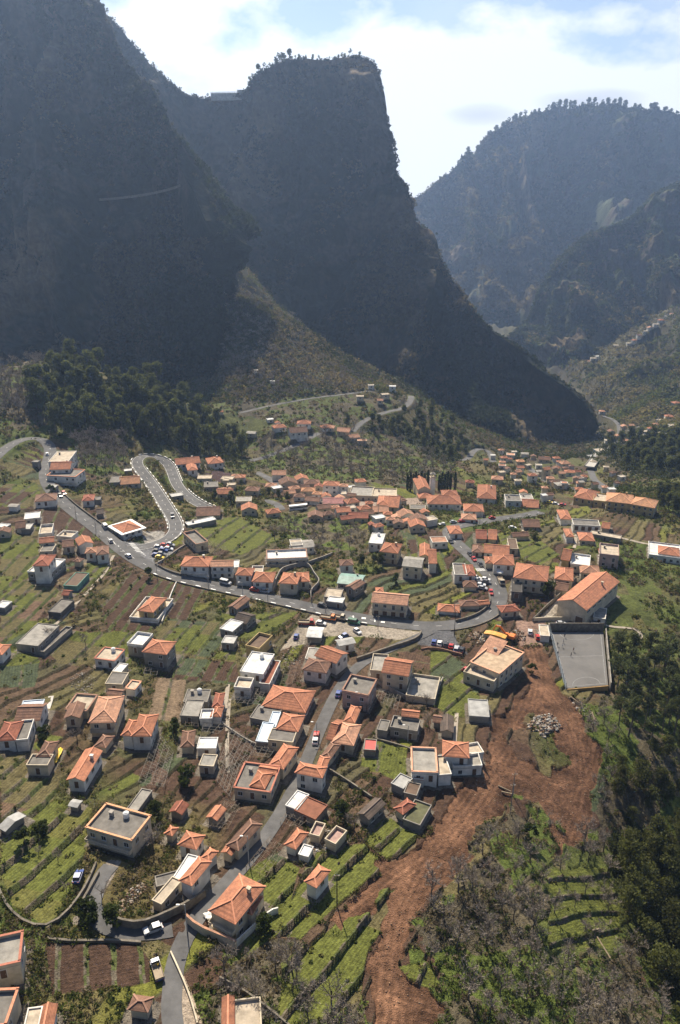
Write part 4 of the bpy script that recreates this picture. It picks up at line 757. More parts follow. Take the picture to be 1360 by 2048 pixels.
def gtop(x, y):
    """height of the finished ground"""
    r = math.hypot(x, y); th = math.atan2(x, y)
    i = np.searchsorted(RR, r)-1; j = int((th-TH[0])/(TH[1]-TH[0])); i = min(max(i, 0), len(RR)-2); j = min(max(j, 0), NT-2)
    f = (r-RR[i])/(RR[i+1]-RR[i]); g = (th-TH[j])/(TH[1]-TH[0])
    return float((GZ[i, j]*(1-g)+GZ[i, j+1]*g)*(1-f)+(GZ[i+1, j]*(1-g)+GZ[i+1, j+1]*g)*f)
# ------------------------------------------------------------------ asphalt ribbons, markings, court
def ribbon(P, z, half, off=0.0, lift=0.0, n=2, s0=0, s1=None, lo=None, hi=None):
    T = np.gradient(P, axis=0); T /= np.linalg.norm(T, axis=1, keepdims=True)+1e-9; Nn = np.stack([T[:, 1], -T[:, 0]], 1)
    a = -half if lo is None else lo; b = half if hi is None else hi
    cs = np.linspace(a, b, n); V = np.stack([np.stack([P[:, 0]+Nn[:, 0]*c, P[:, 1]+Nn[:, 1]*c, z+lift], 1) for c in cs], 1)
    return V.reshape(-1, 3), grid_faces(len(P), n)
ASPH = flat('asphalt', (0.12, 0.118, 0.118), 0.9, 0.2, 0.25)
WHITE_P = flat('white_road_paint', (0.7, 0.7, 0.68), 0.7, 0.1, 2.0)
for i, (nm, w, P, z) in enumerate(RD_):
    V, Fc = ribbon(P, z+0.01*i*0.4, w/2, n=3); o = link_mesh(nm, np_mesh(nm, V, Fc), ASPH); o['kind'] = 'structure'
def dashes(P, z, lo, hi, on, offn, lift=0.02):
    Vs, Fs, n = [], [], 0; k = 0
    while k+on < len(P):
        V, Fc = ribbon(P[k:k+on+1], z[k:k+on+1], 0, lift=lift, lo=lo, hi=hi); Vs.append(V); Fs.append(Fc+n); n += len(V); k += on+offn
    return np.concatenate(Vs), np.concatenate(Fs)
for i in (0, 1):
    nm, w, P, z = RD_[i]; V, Fc = dashes(P, z+0.01*i*0.4, -0.07, 0.07, 1, 3); o = link_mesh('road_marking', np_mesh('road_marking', V, Fc), WHITE_P); o['kind'] = 'structure'
    for s in ((-1, 1) if i else ()):
        V, Fc = ribbon(P, z+0.01*i*0.4, 0, lift=0.02, lo=s*(w/2-0.35)-0.07, hi=s*(w/2-0.35)+0.07); o = link_mesh('road_edge_line', np_mesh('road_edge_line', V, Fc), WHITE_P); o['kind'] = 'structure'
def quads(name, qs, mat, lift=0.16):
    V = []; Fc = []
    for q in qs:
        n = len(V)
        for p in q:
            g = ground(*p) if len(p) == 2 else p; V.append((g[0], g[1], (float(gz(g[0], g[1])) if len(p) == 2 else p[2])+lift))
        Fc.append([n, n+1, n+2, n+3])
    o = link_mesh(name, np_mesh(name, np.array(V), np.array(Fc)), mat); o['kind'] = 'structure'; return o
# zebra crossing and hatching at the junction, crossings by the village street
def bars(c, p0, p1, q0, q1, n, duty=0.5):
    out = []
    for i in range(n):
        a, b = i/n, (i+duty)/n
        L = lambda s, t, u: (s[0]+(t[0]-s[0])*u, s[1]+(t[1]-s[1])*u)
        out.append([cp(c, L(p0, p1, a)), cp(c, L(p0, p1, b)), cp(c, L(q0, q1, b)), cp(c, L(q0, q1, a))])
    return out
quads('crosswalk', bars('A', (640,662), (672,655), (652,678), (688,670), 5), WHITE_P, 0.2)
quads('road_hatching', bars('A', (728,672), (815,762), (760,672), (845,762), 12, 0.45), WHITE_P, 0.2)
quads('stop_line', [[cp('A', p) for p in ((668,687),(712,674),(714,679),(671,692))]], WHITE_P, 0.2)
quads('crosswalk', bars('C', (200,815), (245,812), (212,832), (262,828), 6), WHITE_P, 0.2)
quads('road_marking', [[cp('E', p) for p in q] for q in (((750,92),(757,90),(760,104),(753,106)),((803,100),(828,102),(826,112),(801,109)),((876,110),(883,112),(880,128),(873,126)),((912,122),(935,124),(933,134),(910,131)))], WHITE_P, 0.2)
# court
m_court = flat('court_concrete', (0.15, 0.145, 0.14), 0.9, 0.12, 0.12)
V = np.array([tuple(p[:2])+(cz,) for p in cw]); o = link_mesh('sports_court', np_mesh('sports_court', V[::-1], np.array([[0, 1, 2, 3]])), m_court); o['kind'] = 'structure'
def cpt(u, v, l=0.0):                                # u across, v down the court
    a = cw[0]*(1-u)+cw[1]*u; b = cw[3]*(1-u)+cw[2]*u; p = a*(1-v)+b*v; return (p[0], p[1], cz+l)
lines = []
def cl(u0, v0, u1, v1, w=0.005):
    du, dv = u1-u0, v1-v0; L = math.hypot(du, dv*2); nx, ny = dv*2/L*w, -du/L*w/2
    lines.append([cpt(u0-nx, v0-ny), cpt(u0+nx, v0+ny), cpt(u1+nx, v1+ny), cpt(u1-nx, v1-ny)])
for a in ((.05,.03,.95,.03),(.05,.97,.95,.97),(.05,.03,.05,.97),(.95,.03,.95,.97),(.05,.47,.95,.47)): cl(*a)
for cy_, s in ((.03, 1), (.97, -1)):
    pts = [(.5+.32*math.cos(t), cy_+s*.13*math.sin(t)) for t in np.linspace(0, math.pi, 13)]
    for a, b in zip(pts[:-1], pts[1:]): cl(*a, *b)
quads('court_line', lines, flat('worn_court_paint', (0.30, 0.30, 0.30), 0.8, 0.2, 0.5), 0.02)
# ------------------------------------------------------------------ building materials
ROOFC = {OR: (0.50, 0.205, 0.115), SA: (0.56, 0.29, 0.18), RD: (0.36, 0.13, 0.08), BR: (0.25, 0.135, 0.09), DB: (0.13, 0.095, 0.075), PK: (0.60, 0.28, 0.24), LO: (0.60, 0.30, 0.16),
         'white': (0.72, 0.71, 0.68), 'grey': (0.19, 0.175, 0.155), 'greyl': (0.33, 0.31, 0.275), 'cream': (0.50, 0.42, 0.32), 'tin': (0.36, 0.355, 0.34), 'teal': (0.22, 0.36, 0.31), 'blue': (0.50, 0.60, 0.70),
         'red': (0.55, 0.05, 0.04), 'rust': (0.27, 0.11, 0.065), 'tanr': (0.50, 0.37, 0.25), 'dark': (0.06, 0.055, 0.05), 'brown': (0.15, 0.10, 0.07), 'moss': (0.12, 0.12, 0.06), 'pinkr': (0.42, 0.28, 0.24)}
WALLC = {'white': (0.80, 0.765, 0.69), 'cream': (0.63, 0.54, 0.40), 'grey': (0.30, 0.275, 0.24), 'yellow': (0.56, 0.42, 0.20), 'pink': (0.52, 0.38, 0.33), 'green': (0.16, 0.33, 0.26), 'dark': (0.13, 0.12, 0.11)}
TILED = (OR, SA, RD, BR, DB, PK, LO)
def tile_mat(name, col):
    if name in MATS: return MATS[name]
    m, nt, b = nodes_mat(name); N = nt.nodes; L = nt.links
    tc = N.new('ShaderNodeTexCoord'); oi = N.new('ShaderNodeObjectInfo'); ad = N.new('ShaderNodeVectorMath'); ad.operation = 'ADD'
    L.new(tc.outputs['Object'], ad.inputs[0]); L.new(oi.outputs['Random'], ad.inputs[1])
    n = N.new('ShaderNodeTexNoise'); n.inputs['Scale'].default_value = 0.55; n.inputs['Detail'].default_value = 6; n.inputs['Roughness'].default_value = 0.7
    L.new(ad.outputs[0], n.inputs['Vector'])
    v = N.new('ShaderNodeTexVoronoi'); v.inputs['Scale'].default_value = 3.3; L.new(ad.outputs[0], v.inputs['Vector'])
    r = N.new('ShaderNodeValToRGB'); e = r.color_ramp.elements; e[0].position = 0.28; e[1].position = 0.70
    e[0].color = (col[0]*0.45, col[1]*0.52, col[2]*0.62, 1); e[1].color = (min(1, col[0]*1.12), min(1, col[1]*1.15), min(1, col[2]*1.15), 1)
    L.new(n.outputs['Fac'], r.inputs['Fac'])
    mr = N.new('ShaderNodeMapRange'); mr.inputs[3].default_value = 0.80; mr.inputs[4].default_value = 1.14; L.new(v.outputs['Color'], mr.inputs[0])
    rn = N.new('ShaderNodeMapRange'); rn.inputs[3].default_value = 0.72; rn.inputs[4].default_value = 1.15; L.new(oi.outputs['Random'], rn.inputs[0])
    mu = N.new('ShaderNodeMath'); mu.operation = 'MULTIPLY'; L.new(mr.outputs[0], mu.inputs[0]); L.new(rn.outputs[0], mu.inputs[1])
    sc = N.new('ShaderNodeVectorMath'); sc.operation = 'SCALE'; L.new(r.outputs['Color'], sc.inputs[0]); L.new(mu.outputs[0], sc.inputs['Scale'])
    L.new(sc.outputs[0], b.inputs['Base Color']); b.inputs['Roughness'].default_value = 0.85; b.inputs['Specular IOR Level'].default_value = 0.2
    w = N.new('ShaderNodeTexWave'); w.inputs['Scale'].default_value = 1.3; w.bands_direction = 'X'; L.new(tc.outputs['Object'], w.inputs['Vector'])
    w2 = N.new('ShaderNodeTexWave'); w2.inputs['Scale'].default_value = 0.9; w2.bands_direction = 'Z'; L.new(tc.outputs['Object'], w2.inputs['Vector'])
    a2 = N.new('ShaderNodeMath'); a2.operation = 'ADD'; L.new(w.outputs['Fac'], a2.inputs[0]); L.new(w2.outputs['Fac'], a2.inputs[1])
    bp = N.new('ShaderNodeBump'); bp.inputs['Distance'].default_value = 0.07; bp.inputs['Strength'].default_value = 0.6; L.new(a2.outputs[0], bp.inputs['Height']); L.new(bp.outputs[0], b.inputs['Normal'])
    MATS[name] = m; return m
def rmat(k):
    if k in TILED: return tile_mat('roof_tiles_'+k, ROOFC[k])
    c = ROOFC[k]; return flat('roof_'+k, c, 0.85 if k not in ('teal', 'blue', 'tin', 'red') else 0.55, 0.17, 0.5, 0.03, dirt=tuple(x*0.55 for x in c))
def capm(k): return flat('ridge_tiles_'+k, tuple(min(1, x*1.25+0.02) for x in ROOFC[k]), 0.85, 0.12, 1.5)
def wmat(k): c = WALLC[k]; return flat('plaster_'+k, c, 0.9, 0.10, 0.35, dirt=tuple(x*0.6 for x in c))
M_GLASS, _nt, _b = nodes_mat('window_glass'); _b.inputs['Base Color'].default_value = (0.03, 0.035, 0.04, 1); _b.inputs['Roughness'].default_value = 0.15
M_FRAME = flat('painted_window_frame', (0.62, 0.60, 0.56), 0.6)
M_DOOR = flat('wooden_door', (0.13, 0.075, 0.045), 0.6)
M_CONC = flat('concrete', (0.34, 0.31, 0.27), 0.9, 0.2, 0.4)
M_STONE = flat('stone_wall', (0.20, 0.175, 0.14), 0.95, 0.25, 0.8, 0.05)
M_PLASTIC = flat('white_plastic', (0.75, 0.75, 0.73), 0.5, 0.05)
M_IRON = flat('dark_iron', (0.05, 0.05, 0.05), 0.6)
M_WOOD = flat('weathered_wood', (0.28, 0.22, 0.15), 0.9, 0.2, 2.0)
# ------------------------------------------------------------------ mesh builder
class MB:
    def __init__(s): s.v = []; s.f = []; s.m = []
    def face(s, pts, mi=0):
        n = len(s.v); s.v += [tuple(p) for p in pts]; s.f.append(tuple(range(n, n+len(pts)))); s.m.append(mi)
    def box(s, x0, x1, y0, y1, z0, z1, mi=0, T=None):
        P = [(x, y, z) for z in (z0, z1) for y in (y0, y1) for x in (x0, x1)]
        if T: P = [T(p) for p in P]
        n = len(s.v); s.v += P
        for q in ((0,2,3,1),(4,5,7,6),(0,1,5,4),(1,3,7,5),(3,2,6,7),(2,0,4,6)): s.f.append(tuple(n+i for i in q)); s.m.append(mi)
    def beam(s, a, b, w, h=None, mi=0):
        a, b = Vector(a), Vector(b); d = (b-a); L = d.length
        if L < 1e-4: return
        d /= L; u = d.cross(Vector((0, 0, 1)));  u = Vector((1, 0, 0)) if u.length < 1e-3 else u.normalized(); v = u.cross(d); h = h or w
        P = [p+u*(sx*w/2)+v*(sz*h/2) for p in (a, b) for sz in (-1, 1) for sx in (-1, 1)]
        n = len(s.v); s.v += [tuple(p) for p in P]
        for q in ((0,1,3,2),(4,6,7,5),(0,4,5,1),(1,5,7,3),(3,7,6,2),(2,6,4,0)): s.f.append(tuple(n+i for i in q)); s.m.append(mi)
    def cyl(s, c, r, z0, z1, n=10, r1=None, mi=0):
        r1 = r if r1 is None else r1; k = len(s.v)
        for z, rr in ((z0, r), (z1, r1)):
            for i in range(n): a = 2*math.pi*i/n; s.v.append((c[0]+rr*math.cos(a), c[1]+rr*math.sin(a), z))
        for i in range(n): j = (i+1) % n; s.f.append((k+i, k+j, k+n+j, k+n+i)); s.m.append(mi)
        s.f.append(tuple(k+n+i for i in range(n))); s.m.append(mi); s.f.append(tuple(k+n-1-i for i in range(n))); s.m.append(mi)
    def mesh(s, name, mats):
        me = bpy.data.meshes.new(name); me.from_pydata(s.v, [], s.f)
        for m in mats: me.materials.append(m)
        me.polygons.foreach_set('material_index', s.m); me.update(); return me
    def obj(s, name, mats, parent=None, loc=None, rz=None):
        return link_mesh(name, s.mesh(name, mats if isinstance(mats, (list, tuple)) else [mats]), None, parent, loc, rz)
def empty(name, loc, rz=0.0):
    o = bpy.data.objects.new(name, None); COL.objects.link(o); o.location = loc; o.rotation_euler = (0, 0, rz); o.empty_display_size = 0.5; return o
def copy_tree(o, parent=None, kids=None):
    c = o.copy(); COL.objects.link(c)
    if parent is not None: c.parent = parent
    for ch in (kids if kids is not None else o.children): copy_tree(ch, c)
    return c
# ------------------------------------------------------------------ windows shared between houses
WMESH = {}
def window_mesh(w, hh, fr='frame'):
    key = (round(w, 1), round(hh, 1))
    if key not in WMESH:
        m = MB(); m.box(-w/2, w/2, -0.06, 0.02, -hh/2, hh/2, 1)
        t = 0.09
        for a in ((-w/2-t, -w/2, -hh/2-t, hh/2+t), (w/2, w/2+t, -hh/2-t, hh/2+t), (-w/2, w/2, hh/2, hh/2+t), (-w/2, w/2, -hh/2-t, -hh/2), (-0.03, 0.03, -hh/2, hh/2)):
            m.box(a[0], a[1], -0.10, 0.02, a[2], a[3], 0)
        m.box(-w/2-0.15, w/2+0.15, -0.2, 0.02, -hh/2-t-0.07, -hh/2-t, 0)
        WMESH[key] = m.mesh('window', [M_FRAME, M_GLASS])
    return WMESH[key]
DMESH = {}
def door_mesh(w, hh):
    key = (round(w, 1), round(hh, 1))
    if key not in DMESH:
        m = MB(); m.box(-w/2, w/2, -0.05, 0.02, 0, hh, 0); m.box(-w/2-0.1, -w/2, -0.09, 0.02, 0, hh+0.1, 1); m.box(w/2, w/2+0.1, -0.09, 0.02, 0, hh+0.1, 1); m.box(-w/2, w/2, -0.09, 0.02, hh, hh+0.1, 1)
        m.box(w/2-0.2, w/2-0.12, -0.1, -0.05, hh*0.45, hh*0.5, 1)
        DMESH[key] = m.mesh('door', [M_DOOR, M_FRAME])
    return DMESH[key]
def roof_mesh(L, W, kind, oh=0.45, pitch=0.42, cap=True, zc=0.0):
    """eave plane at z=0; returns MB with tiles (0) and ridge caps (1), and the ridge height"""
    m = MB(); a, b = L/2+oh, W/2+oh; t = 0.16; caps = []
    gy = kind == 'gabley'
    if kind in ('gable', 'gabley'):
        if gy: a, b = b, a
        r = b*pitch
        def R(x, y, z): return (-y, x, z) if gy else (x, y, z)
        for s in (-1, 1):
            m.face([R(-a*1, s*b, 0), R(a, s*b, 0), R(a, 0, r), R(-a, 0, r)][::s], 0)
            m.face([R(-a, s*b, -t), R(a, s*b, -t), R(a, 0, r-t), R(-a, 0, r-t)][::-s], 0)
            m.face([R(-a, s*b, -t), R(a, s*b, -t), R(a, s*b, 0), R(-a, s*b, 0)][::s], 1)
            for e in (-1, 1): m.face([R(e*a, s*b, -t), R(e*a, 0, r-t), R(e*a, 0, r), R(e*a, s*b, 0)], 1)
        caps.append((R(-a, 0, r), R(a, 0, r)))
    elif kind == 'mono':
        r = W*0.3; m.face([(-a, -b, 0), (a, -b, 0), (a, b, r), (-a, b, r)], 0); m.face([(-a, -b, -t), (-a, b, r-t), (a, b, r-t), (a, -b, -t)], 1)
        for q in ([(-a,-b,-t),(a,-b,-t),(a,-b,0),(-a,-b,0)], [(a,-b,-t),(a,b,r-t),(a,b,r),(a,-b,0)], [(-a,-b,0),(-a,b,r),(-a,b,r-t),(-a,-b,-t)], [(-a,b,r-t),(-a,b,r),(a,b,r),(a,b,r-t)]): m.face(q, 1)
    else:
        sw = W > L
        if sw: a, b = b, a
        r = b*pitch; rx = max(a-b, 0.05)
        def R(x, y, z): return (-y, x, z) if sw else (x, y, z)
        for s in (-1, 1):
            m.face([R(-a, s*b, 0), R(a, s*b, 0), R(rx, 0, r), R(-rx, 0, r)][::s], 0)
            m.face([R(-a, s*b, -t), R(a, s*b, -t), R(a, s*b, 0), R(-a, s*b, 0)][::s], 1)
            m.face([R(s*a, -b, 0), R(s*a, b, 0), R(s*rx, 0, r)][::s], 0)
            m.face([R(s*a, -b, -t), R(s*a, b, -t), R(s*a, b, 0), R(s*a, -b, 0)][::s], 1)
            for e in (-1, 1): caps.append((R(s*rx, 0, r), R(s*a, e*b, 0)))
        caps.append((R(-rx, 0, r), R(rx, 0, r)))
        m.face([R(-a, -b, -t), R(-a, b, -t), R(a, b, -t), R(a, -b, -t)], 1)
    if cap:
        for p, q in caps: m.beam((p[0], p[1], p[2]+0.05), (q[0], q[1], q[2]+0.05), 0.34, 0.14, 1)
    return m, r
def gable_ends(m, L, W, kind, r_full, oh, pitch):
    gy = kind == 'gabley'; hw = (L if gy else W)/2; hl = (W if gy else L)/2; z0 = (oh)*pitch*0.0; r = hw*pitch+oh*pitch-0.17
    for s in (-1, 1):
        P = [(s*hl, -hw, 0), (s*hl, hw, 0), (s*hl, hw, oh*pitch-0.17), (s*hl, 0, r), (s*hl, -hw, oh*pitch-0.17)]
        if gy: P = [(-y, x, z) for x, y, z in P]
        m.face(P[::s], 0)
def build_block(b, parent, first, small, rnd, ox, oy, oz, orz):
    """one wing: walls, roof, windows; parts are placed in the local frame of the house"""
    dx, dy = b['x']-ox, b['y']-oy; c, s = math.cos(-orz), math.sin(-orz); lx, ly = dx*c-dy*s, dx*s+dy*c; rz = b['ang']-orz; zb = b['z']-oz
    L, W, hh, kind, op = b['L'], b['W'], b['h'], b['roof'], b['op']; oh = 0.45 if not small else 0.4
    tiled_roof = kind not in ('flat',)
    Li, Wi = (L-2*oh, W-2*oh) if tiled_roof else (L, W)
    if kind == 'hipc': Li, Wi = L-3.0, W-3.0
    Li, Wi = max(Li, 1.4), max(Wi, 1.4)
    def put(o, x=0, y=0, z=0, r=0):
        o.location = (lx+x*math.cos(rz)-y*math.sin(rz), ly+x*math.sin(rz)+y*math.cos(rz), zb+z); o.rotation_euler = (0, 0, rz+r); return o
    m = MB(); below = -3.0-op.get('up', 0)
    m.box(-Li/2, Li/2, -Wi/2, Wi/2, below, hh-(0.02 if tiled_roof else 0.25), 0)
    pitch = 0.42 if b['rc'] not in ('white', 'tin', 'greyl', 'teal') else 0.25
    if kind == 'mono': pitch = .3
    if kind in ('gable', 'gabley'):
        g = MB(); gable_ends(g, Li, Wi, kind, 0, oh, pitch)
        n = len(m.v); m.v += [(x, y, z+hh-0.02) for x, y, z in g.v]; m.f += [tuple(i+n for i in f) for f in g.f]; m.m += g.m
    put(m.obj('wall', wmat(b['wc']), parent))
    if kind == 'flat':
        par = op.get('par', 0.25); ek = op.get('edge'); m = MB()
        m.box(-L/2-0.1, L/2+0.1, -W/2-0.1, W/2+0.1, -0.22, 0.0, 0)
        for a in ((-L/2-0.15, L/2+0.15, -W/2-0.15, -W/2+0.1), (-L/2-0.15, L/2+0.15, W/2-0.1, W/2+0.15), (-L/2-0.15, -L/2+0.1, -W/2+0.1, W/2-0.1), (L/2-0.1, L/2+0.15, -W/2+0.1, W/2-0.1)):
            m.box(*a, -0.05, par, 1)
            if ek: m.box(a[0]-0.12, a[1]+0.12, a[2]-0.12, a[3]+0.12, par, par+0.12, 2)
        ro = put(m.obj('roof', [rmat(b['rc']), wmat(b['wc']) if b['rc'] not in ('tin', 'blue', 'white', 'rust') else rmat(b['rc']), capm(ek) if ek else M_CONC], parent), z=hh)
        if op.get('tank'):
            t = MB(); t.cyl((0, 0), 0.75, 0, 1.3, 12); t.cyl((0, 0), 0.75, 1.3, 1.6, 12, 0.3)
            o = t.obj('water_tank', M_PLASTIC, ro); o.location = (L*0.05, W*0.28, 0)
        if not small and L > 7 and rnd.random() < 0.6:
            t = MB(); t.box(-0.4, 0.4, -0.4, 0.4, 0, 1.1); t.box(-0.55, 0.55, -0.55, 0.55, 1.1, 1.22)
            o = t.obj('roof_vent', M_CONC, ro); o.location = (-L*0.25, W*0.2, 0)
    elif kind == 'hipc':
        m = MB(); m.box(-L/2, L/2, -W/2, W/2, -0.25, 0.15, 0); put(m.obj('canopy', M_PLASTIC, parent), z=hh)
        m, r = roof_mesh(L-3.2, W-3.2, 'hip', 0.0, 0.42); put(m.obj('roof', [rmat(b['rc']), capm(b['rc'])], parent), z=hh+0.3)
    else:
        m, r = roof_mesh(Li, Wi, kind, oh, pitch, cap=(b['rc'] in TILED))
        ro = put(m.obj('roof', [rmat(b['rc']), capm(b['rc'])], parent), z=hh)
        if op.get('chim') or (not small and L > 8 and rnd.random() < 0.35):
            t = MB(); t.box(-0.35, 0.35, -0.3, 0.3, -1.2, 0.7); t.box(-0.5, 0.5, -0.45, 0.45, 0.7, 0.85)
            o = t.obj('chimney', wmat(b['wc']), ro); o.location = (L*0.22, W*0.18, r*0.75)
    if op.get('plain'):
        for i in range(6):
            put(link_mesh('window', window_mesh(2.6, 0.9), None, parent), Li/2, (i/6-0.42)*Wi, hh-1.6, math.pi/2)
        put(link_mesh('door', door_mesh(3.0, 3.0), None, parent), Li*0.3, -Wi/2, 0); return
    # openings
    ns = max(1, int((hh+0.4)//2.9)) if hh >= 2.4 else 0; done = 0
    if b['wc'] == 'dark' and not op.get('arc'): ns = 0
    sides = [(0, Li, -Wi/2, 0)] + ([(1, Wi, Li/2, math.pi/2), (3, Wi, -Li/2, -math.pi/2)] if not small else [])
    for k, ln, off, r in sides:
        n = int((ln-0.9)//(2.7 if not small else 3.2))
        if small: n = min(n, 3)
        for st in range(ns):
            zc = hh-(ns-1-st)*2.9-1.45
            for i in range(n):
                u = (i+0.5)/n*ln-ln/2; hv = rnd.random()
                if op.get('arc') and st == 0 and k == 0:
                    put(link_mesh('doorway', door_mesh(1.8, 2.3), None, parent), u, off, max(0, zc-1.3), r); continue
                if hv < 0.14: continue
                if st == 0 and k == 0 and i == n//2 and not small:
                    put(link_mesh('door', door_mesh(1.1, 2.1), None, parent), u, off, max(0.0, zc-1.3), r); continue
                w, h2 = ((1.2, 1.2) if hv < 0.7 else (1.0, 1.9 if st else 1.2))
                z = zc-(0.3 if h2 > 1.5 else 0)
                if k == 0: put(link_mesh('window', window_mesh(w, h2), None, parent), u, off, z, 0)
                elif k == 1: put(link_mesh('window', window_mesh(w, h2), None, parent), off, u, z, r)
                else: put(link_mesh('window', window_mesh(w, h2), None, parent), off, u, z, r)
    if op.get('bal') and hh > 5:
        m = MB(); z = hh-2.9; m.box(-Li/2, Li/2, -Wi/2-1.3, -Wi/2-0.003, z-0.15, z, 0); m.box(-Li/2, Li/2, -Wi/2-1.3, -Wi/2-1.2, z+0.75, z+0.85, 0)
        m.box(-Li/2, -Li/2+0.12, -Wi/2-1.2, -Wi/2-0.003, z, z+0.85, 0); m.box(Li/2-0.12, Li/2, -Wi/2-1.2, -Wi/2-0.003, z, z+0.85, 0)
        n = max(4, int(Li/0.5))
        for i in range(n): u = -Li/2+(i+0.5)/n*Li; m.box(u-0.05, u+0.05, -Wi/2-1.28, -Wi/2-1.2, z, z+0.75, 0)
        put(m.obj('balcony', wmat(b['wc']), parent))
rnd = random.Random(11)
for H in HOUSES:
    b0 = H['blocks'][0]; root = empty(H['name'], (b0['x'], b0['y'], b0['zg']), b0['ang'])
    tag(root, H['label'], H['cat'], H['group'])
    for i, b in enumerate(H['blocks']): build_block(b, root, i == 0, H['small'], rnd, b0['x'], b0['y'], b0['zg'], b0['ang'])
# church
def church():
    g = ground(*cp('B', (1150, 408)), 0); x, y = g[0], g[1]; z = float(gz(x, y)); root = empty('church', (x, y, z), math.radians(4))
    tag(root, 'village church with orange gabled nave and square white bell tower before the cypresses', 'church')
    m = MB(); m.box(-5, 5, -4, 22, -2, 8); gm = MB(); gable_ends(gm, 10, 26, 'gabley', 0, 0.4, 0.55)
    n = len(m.v); m.v += [(a, b+9, c+8) for a, b, c in gm.v]; m.f += [tuple(i+n for i in f) for f in gm.f]; m.m += gm.m
    m.box(-5.5, 5.5, -14, -4.02, -2, 4.5); m.obj('wall', wmat('cream'), root)
    m, r = roof_mesh(10, 26, 'gabley', 0.4, 0.55); m.obj('roof', [rmat(OR), capm(OR)], root, (0, 9, 8.02))
    m, r = roof_mesh(11, 10, 'hip', 0.4, 0.45); m.obj('roof', [rmat(OR), capm(OR)], root, (0, -9, 4.52))
    root.scale = (0.74, 0.74, 0.74); m = MB(); m.box(6.5, 10.5, 4, 8, -2, 15); t = m.obj('tower', wmat('white'), root)
    m = MB(); m.box(6.2, 10.8, 3.7, 8.3, 15, 15.5); m.box(6.7, 7.3, 4.2, 4.8, 15.5, 17.6); m.box(9.7, 10.3, 4.2, 4.8, 15.5, 17.6); m.box(6.7, 7.3, 7.2, 7.8, 15.5, 17.6); m.box(9.7, 10.3, 7.2, 7.8, 15.5, 17.6); m.box(6.5, 10.5, 4, 8, 17.6, 18)
    m.obj('belfry', wmat('cream'), t)
    m = MB(); m.face([(6.4,3.9,18),(10.6,3.9,18),(8.5,6,19.6)]); m.face([(10.6,3.9,18),(10.6,8.1,18),(8.5,6,19.6)]); m.face([(10.6,8.1,18),(6.4,8.1,18),(8.5,6,19.6)]); m.face([(6.4,8.1,18),(6.4,3.9,18),(8.5,6,19.6)]); m.obj('spire', M_CONC, t)
    m = MB(); m.cyl((8.5, 6), 0.45, 15.9, 16.8, 10, 0.2); m.obj('bell', M_IRON, t)
    m = MB(); m.box(7.6, 9.4, 3.9, 4.0, 11, 13.2); m.obj('clock', M_PLASTIC, t)
    for u in (-3, 0, 3): link_mesh('window', window_mesh(1.0, 1.6), None, root, (u, -14, 2.6), 0)
church()
# ------------------------------------------------------------------ plants
R_ = np.random.RandomState(5)
def leaf_cloud(cen, rad, n, size, col, flat_=0.75, jit=0.35, up=0.25):
    """leaf sized triangles scattered through ellipsoids: cen (k,3), rad (k,), n per clump"""
    k = len(cen); N = k*n
    c = np.repeat(cen, n, 0); r = np.repeat(rad, n); cl = np.repeat(col, n, 0)
    d = R_.normal(size=(N, 3)); d /= np.linalg.norm(d, axis=1, keepdims=True); rr = r*(0.55+0.5*R_.rand(N)**0.6)
    lump = 1+0.3*np.sin(d[:, 0]*4+c[:, 0])*np.cos(d[:, 2]*5+c[:, 1])
    p = c+d*(rr*lump)[:, None]*np.array([1, 1, flat_]); p[:, 2] += r*up
    a = R_.normal(size=(N, 3)); a /= np.linalg.norm(a, axis=1, keepdims=True); b = np.cross(a, d+0.4*R_.normal(size=(N, 3))); b /= np.linalg.norm(b, axis=1, keepdims=True)+1e-9
    s = (size if np.isscalar(size) else np.repeat(size, n))*(0.6+0.8*R_.rand(N)); s = s[:, None]
    V = np.stack([p-a*s*0.5-b*s*0.3, p+a*s*0.5-b*s*0.3, p+b*s*0.6], 1).reshape(-1, 3)
    F_ = np.arange(N*3).reshape(-1, 3); C_ = np.repeat(cl*(1+jit*(R_.rand(N, 1)*2-1)), 3, 0)
    return V, F_, np.clip(C_, 0.004, 1)
def leaf_mat():
    if 'leaf' in MATS: return MATS['leaf']
    m, nt, b = nodes_mat('leaves'); at = nt.nodes.new('ShaderNodeAttribute'); at.attribute_name = 'Col'
    oi = nt.nodes.new('ShaderNodeObjectInfo'); mr = nt.nodes.new('ShaderNodeMapRange'); mr.inputs[3].default_value = 0.72; mr.inputs[4].default_value = 1.25
    nt.links.new(oi.outputs['Random'], mr.inputs[0]); vm = nt.nodes.new('ShaderNodeVectorMath'); vm.operation = 'SCALE'
    nt.links.new(at.outputs['Color'], vm.inputs[0]); nt.links.new(mr.outputs[0], vm.inputs['Scale']); nt.links.new(vm.outputs[0], b.inputs['Base Color'])
    b.inputs['Roughness'].default_value = 0.8; b.inputs['Specular IOR Level'].default_value = 0.15
    tr = nt.nodes.new('ShaderNodeBsdfTranslucent'); tm = nt.nodes.new('ShaderNodeVectorMath'); tm.operation = 'MULTIPLY'; tm.inputs[1].default_value = (1.5, 1.5, 0.9)
    nt.links.new(vm.outputs[0], tm.inputs[0]); nt.links.new(tm.outputs[0], tr.inputs['Color']); mx = nt.nodes.new('ShaderNodeMixShader'); mx.inputs[0].default_value = 0.42
    nt.links.new(b.outputs[0], mx.inputs[1]); nt.links.new(tr.outputs[0], mx.inputs[2]); nt.links.new(mx.outputs[0], nt.nodes['Material Output'].inputs['Surface'])
    MATS['leaf'] = m; return m
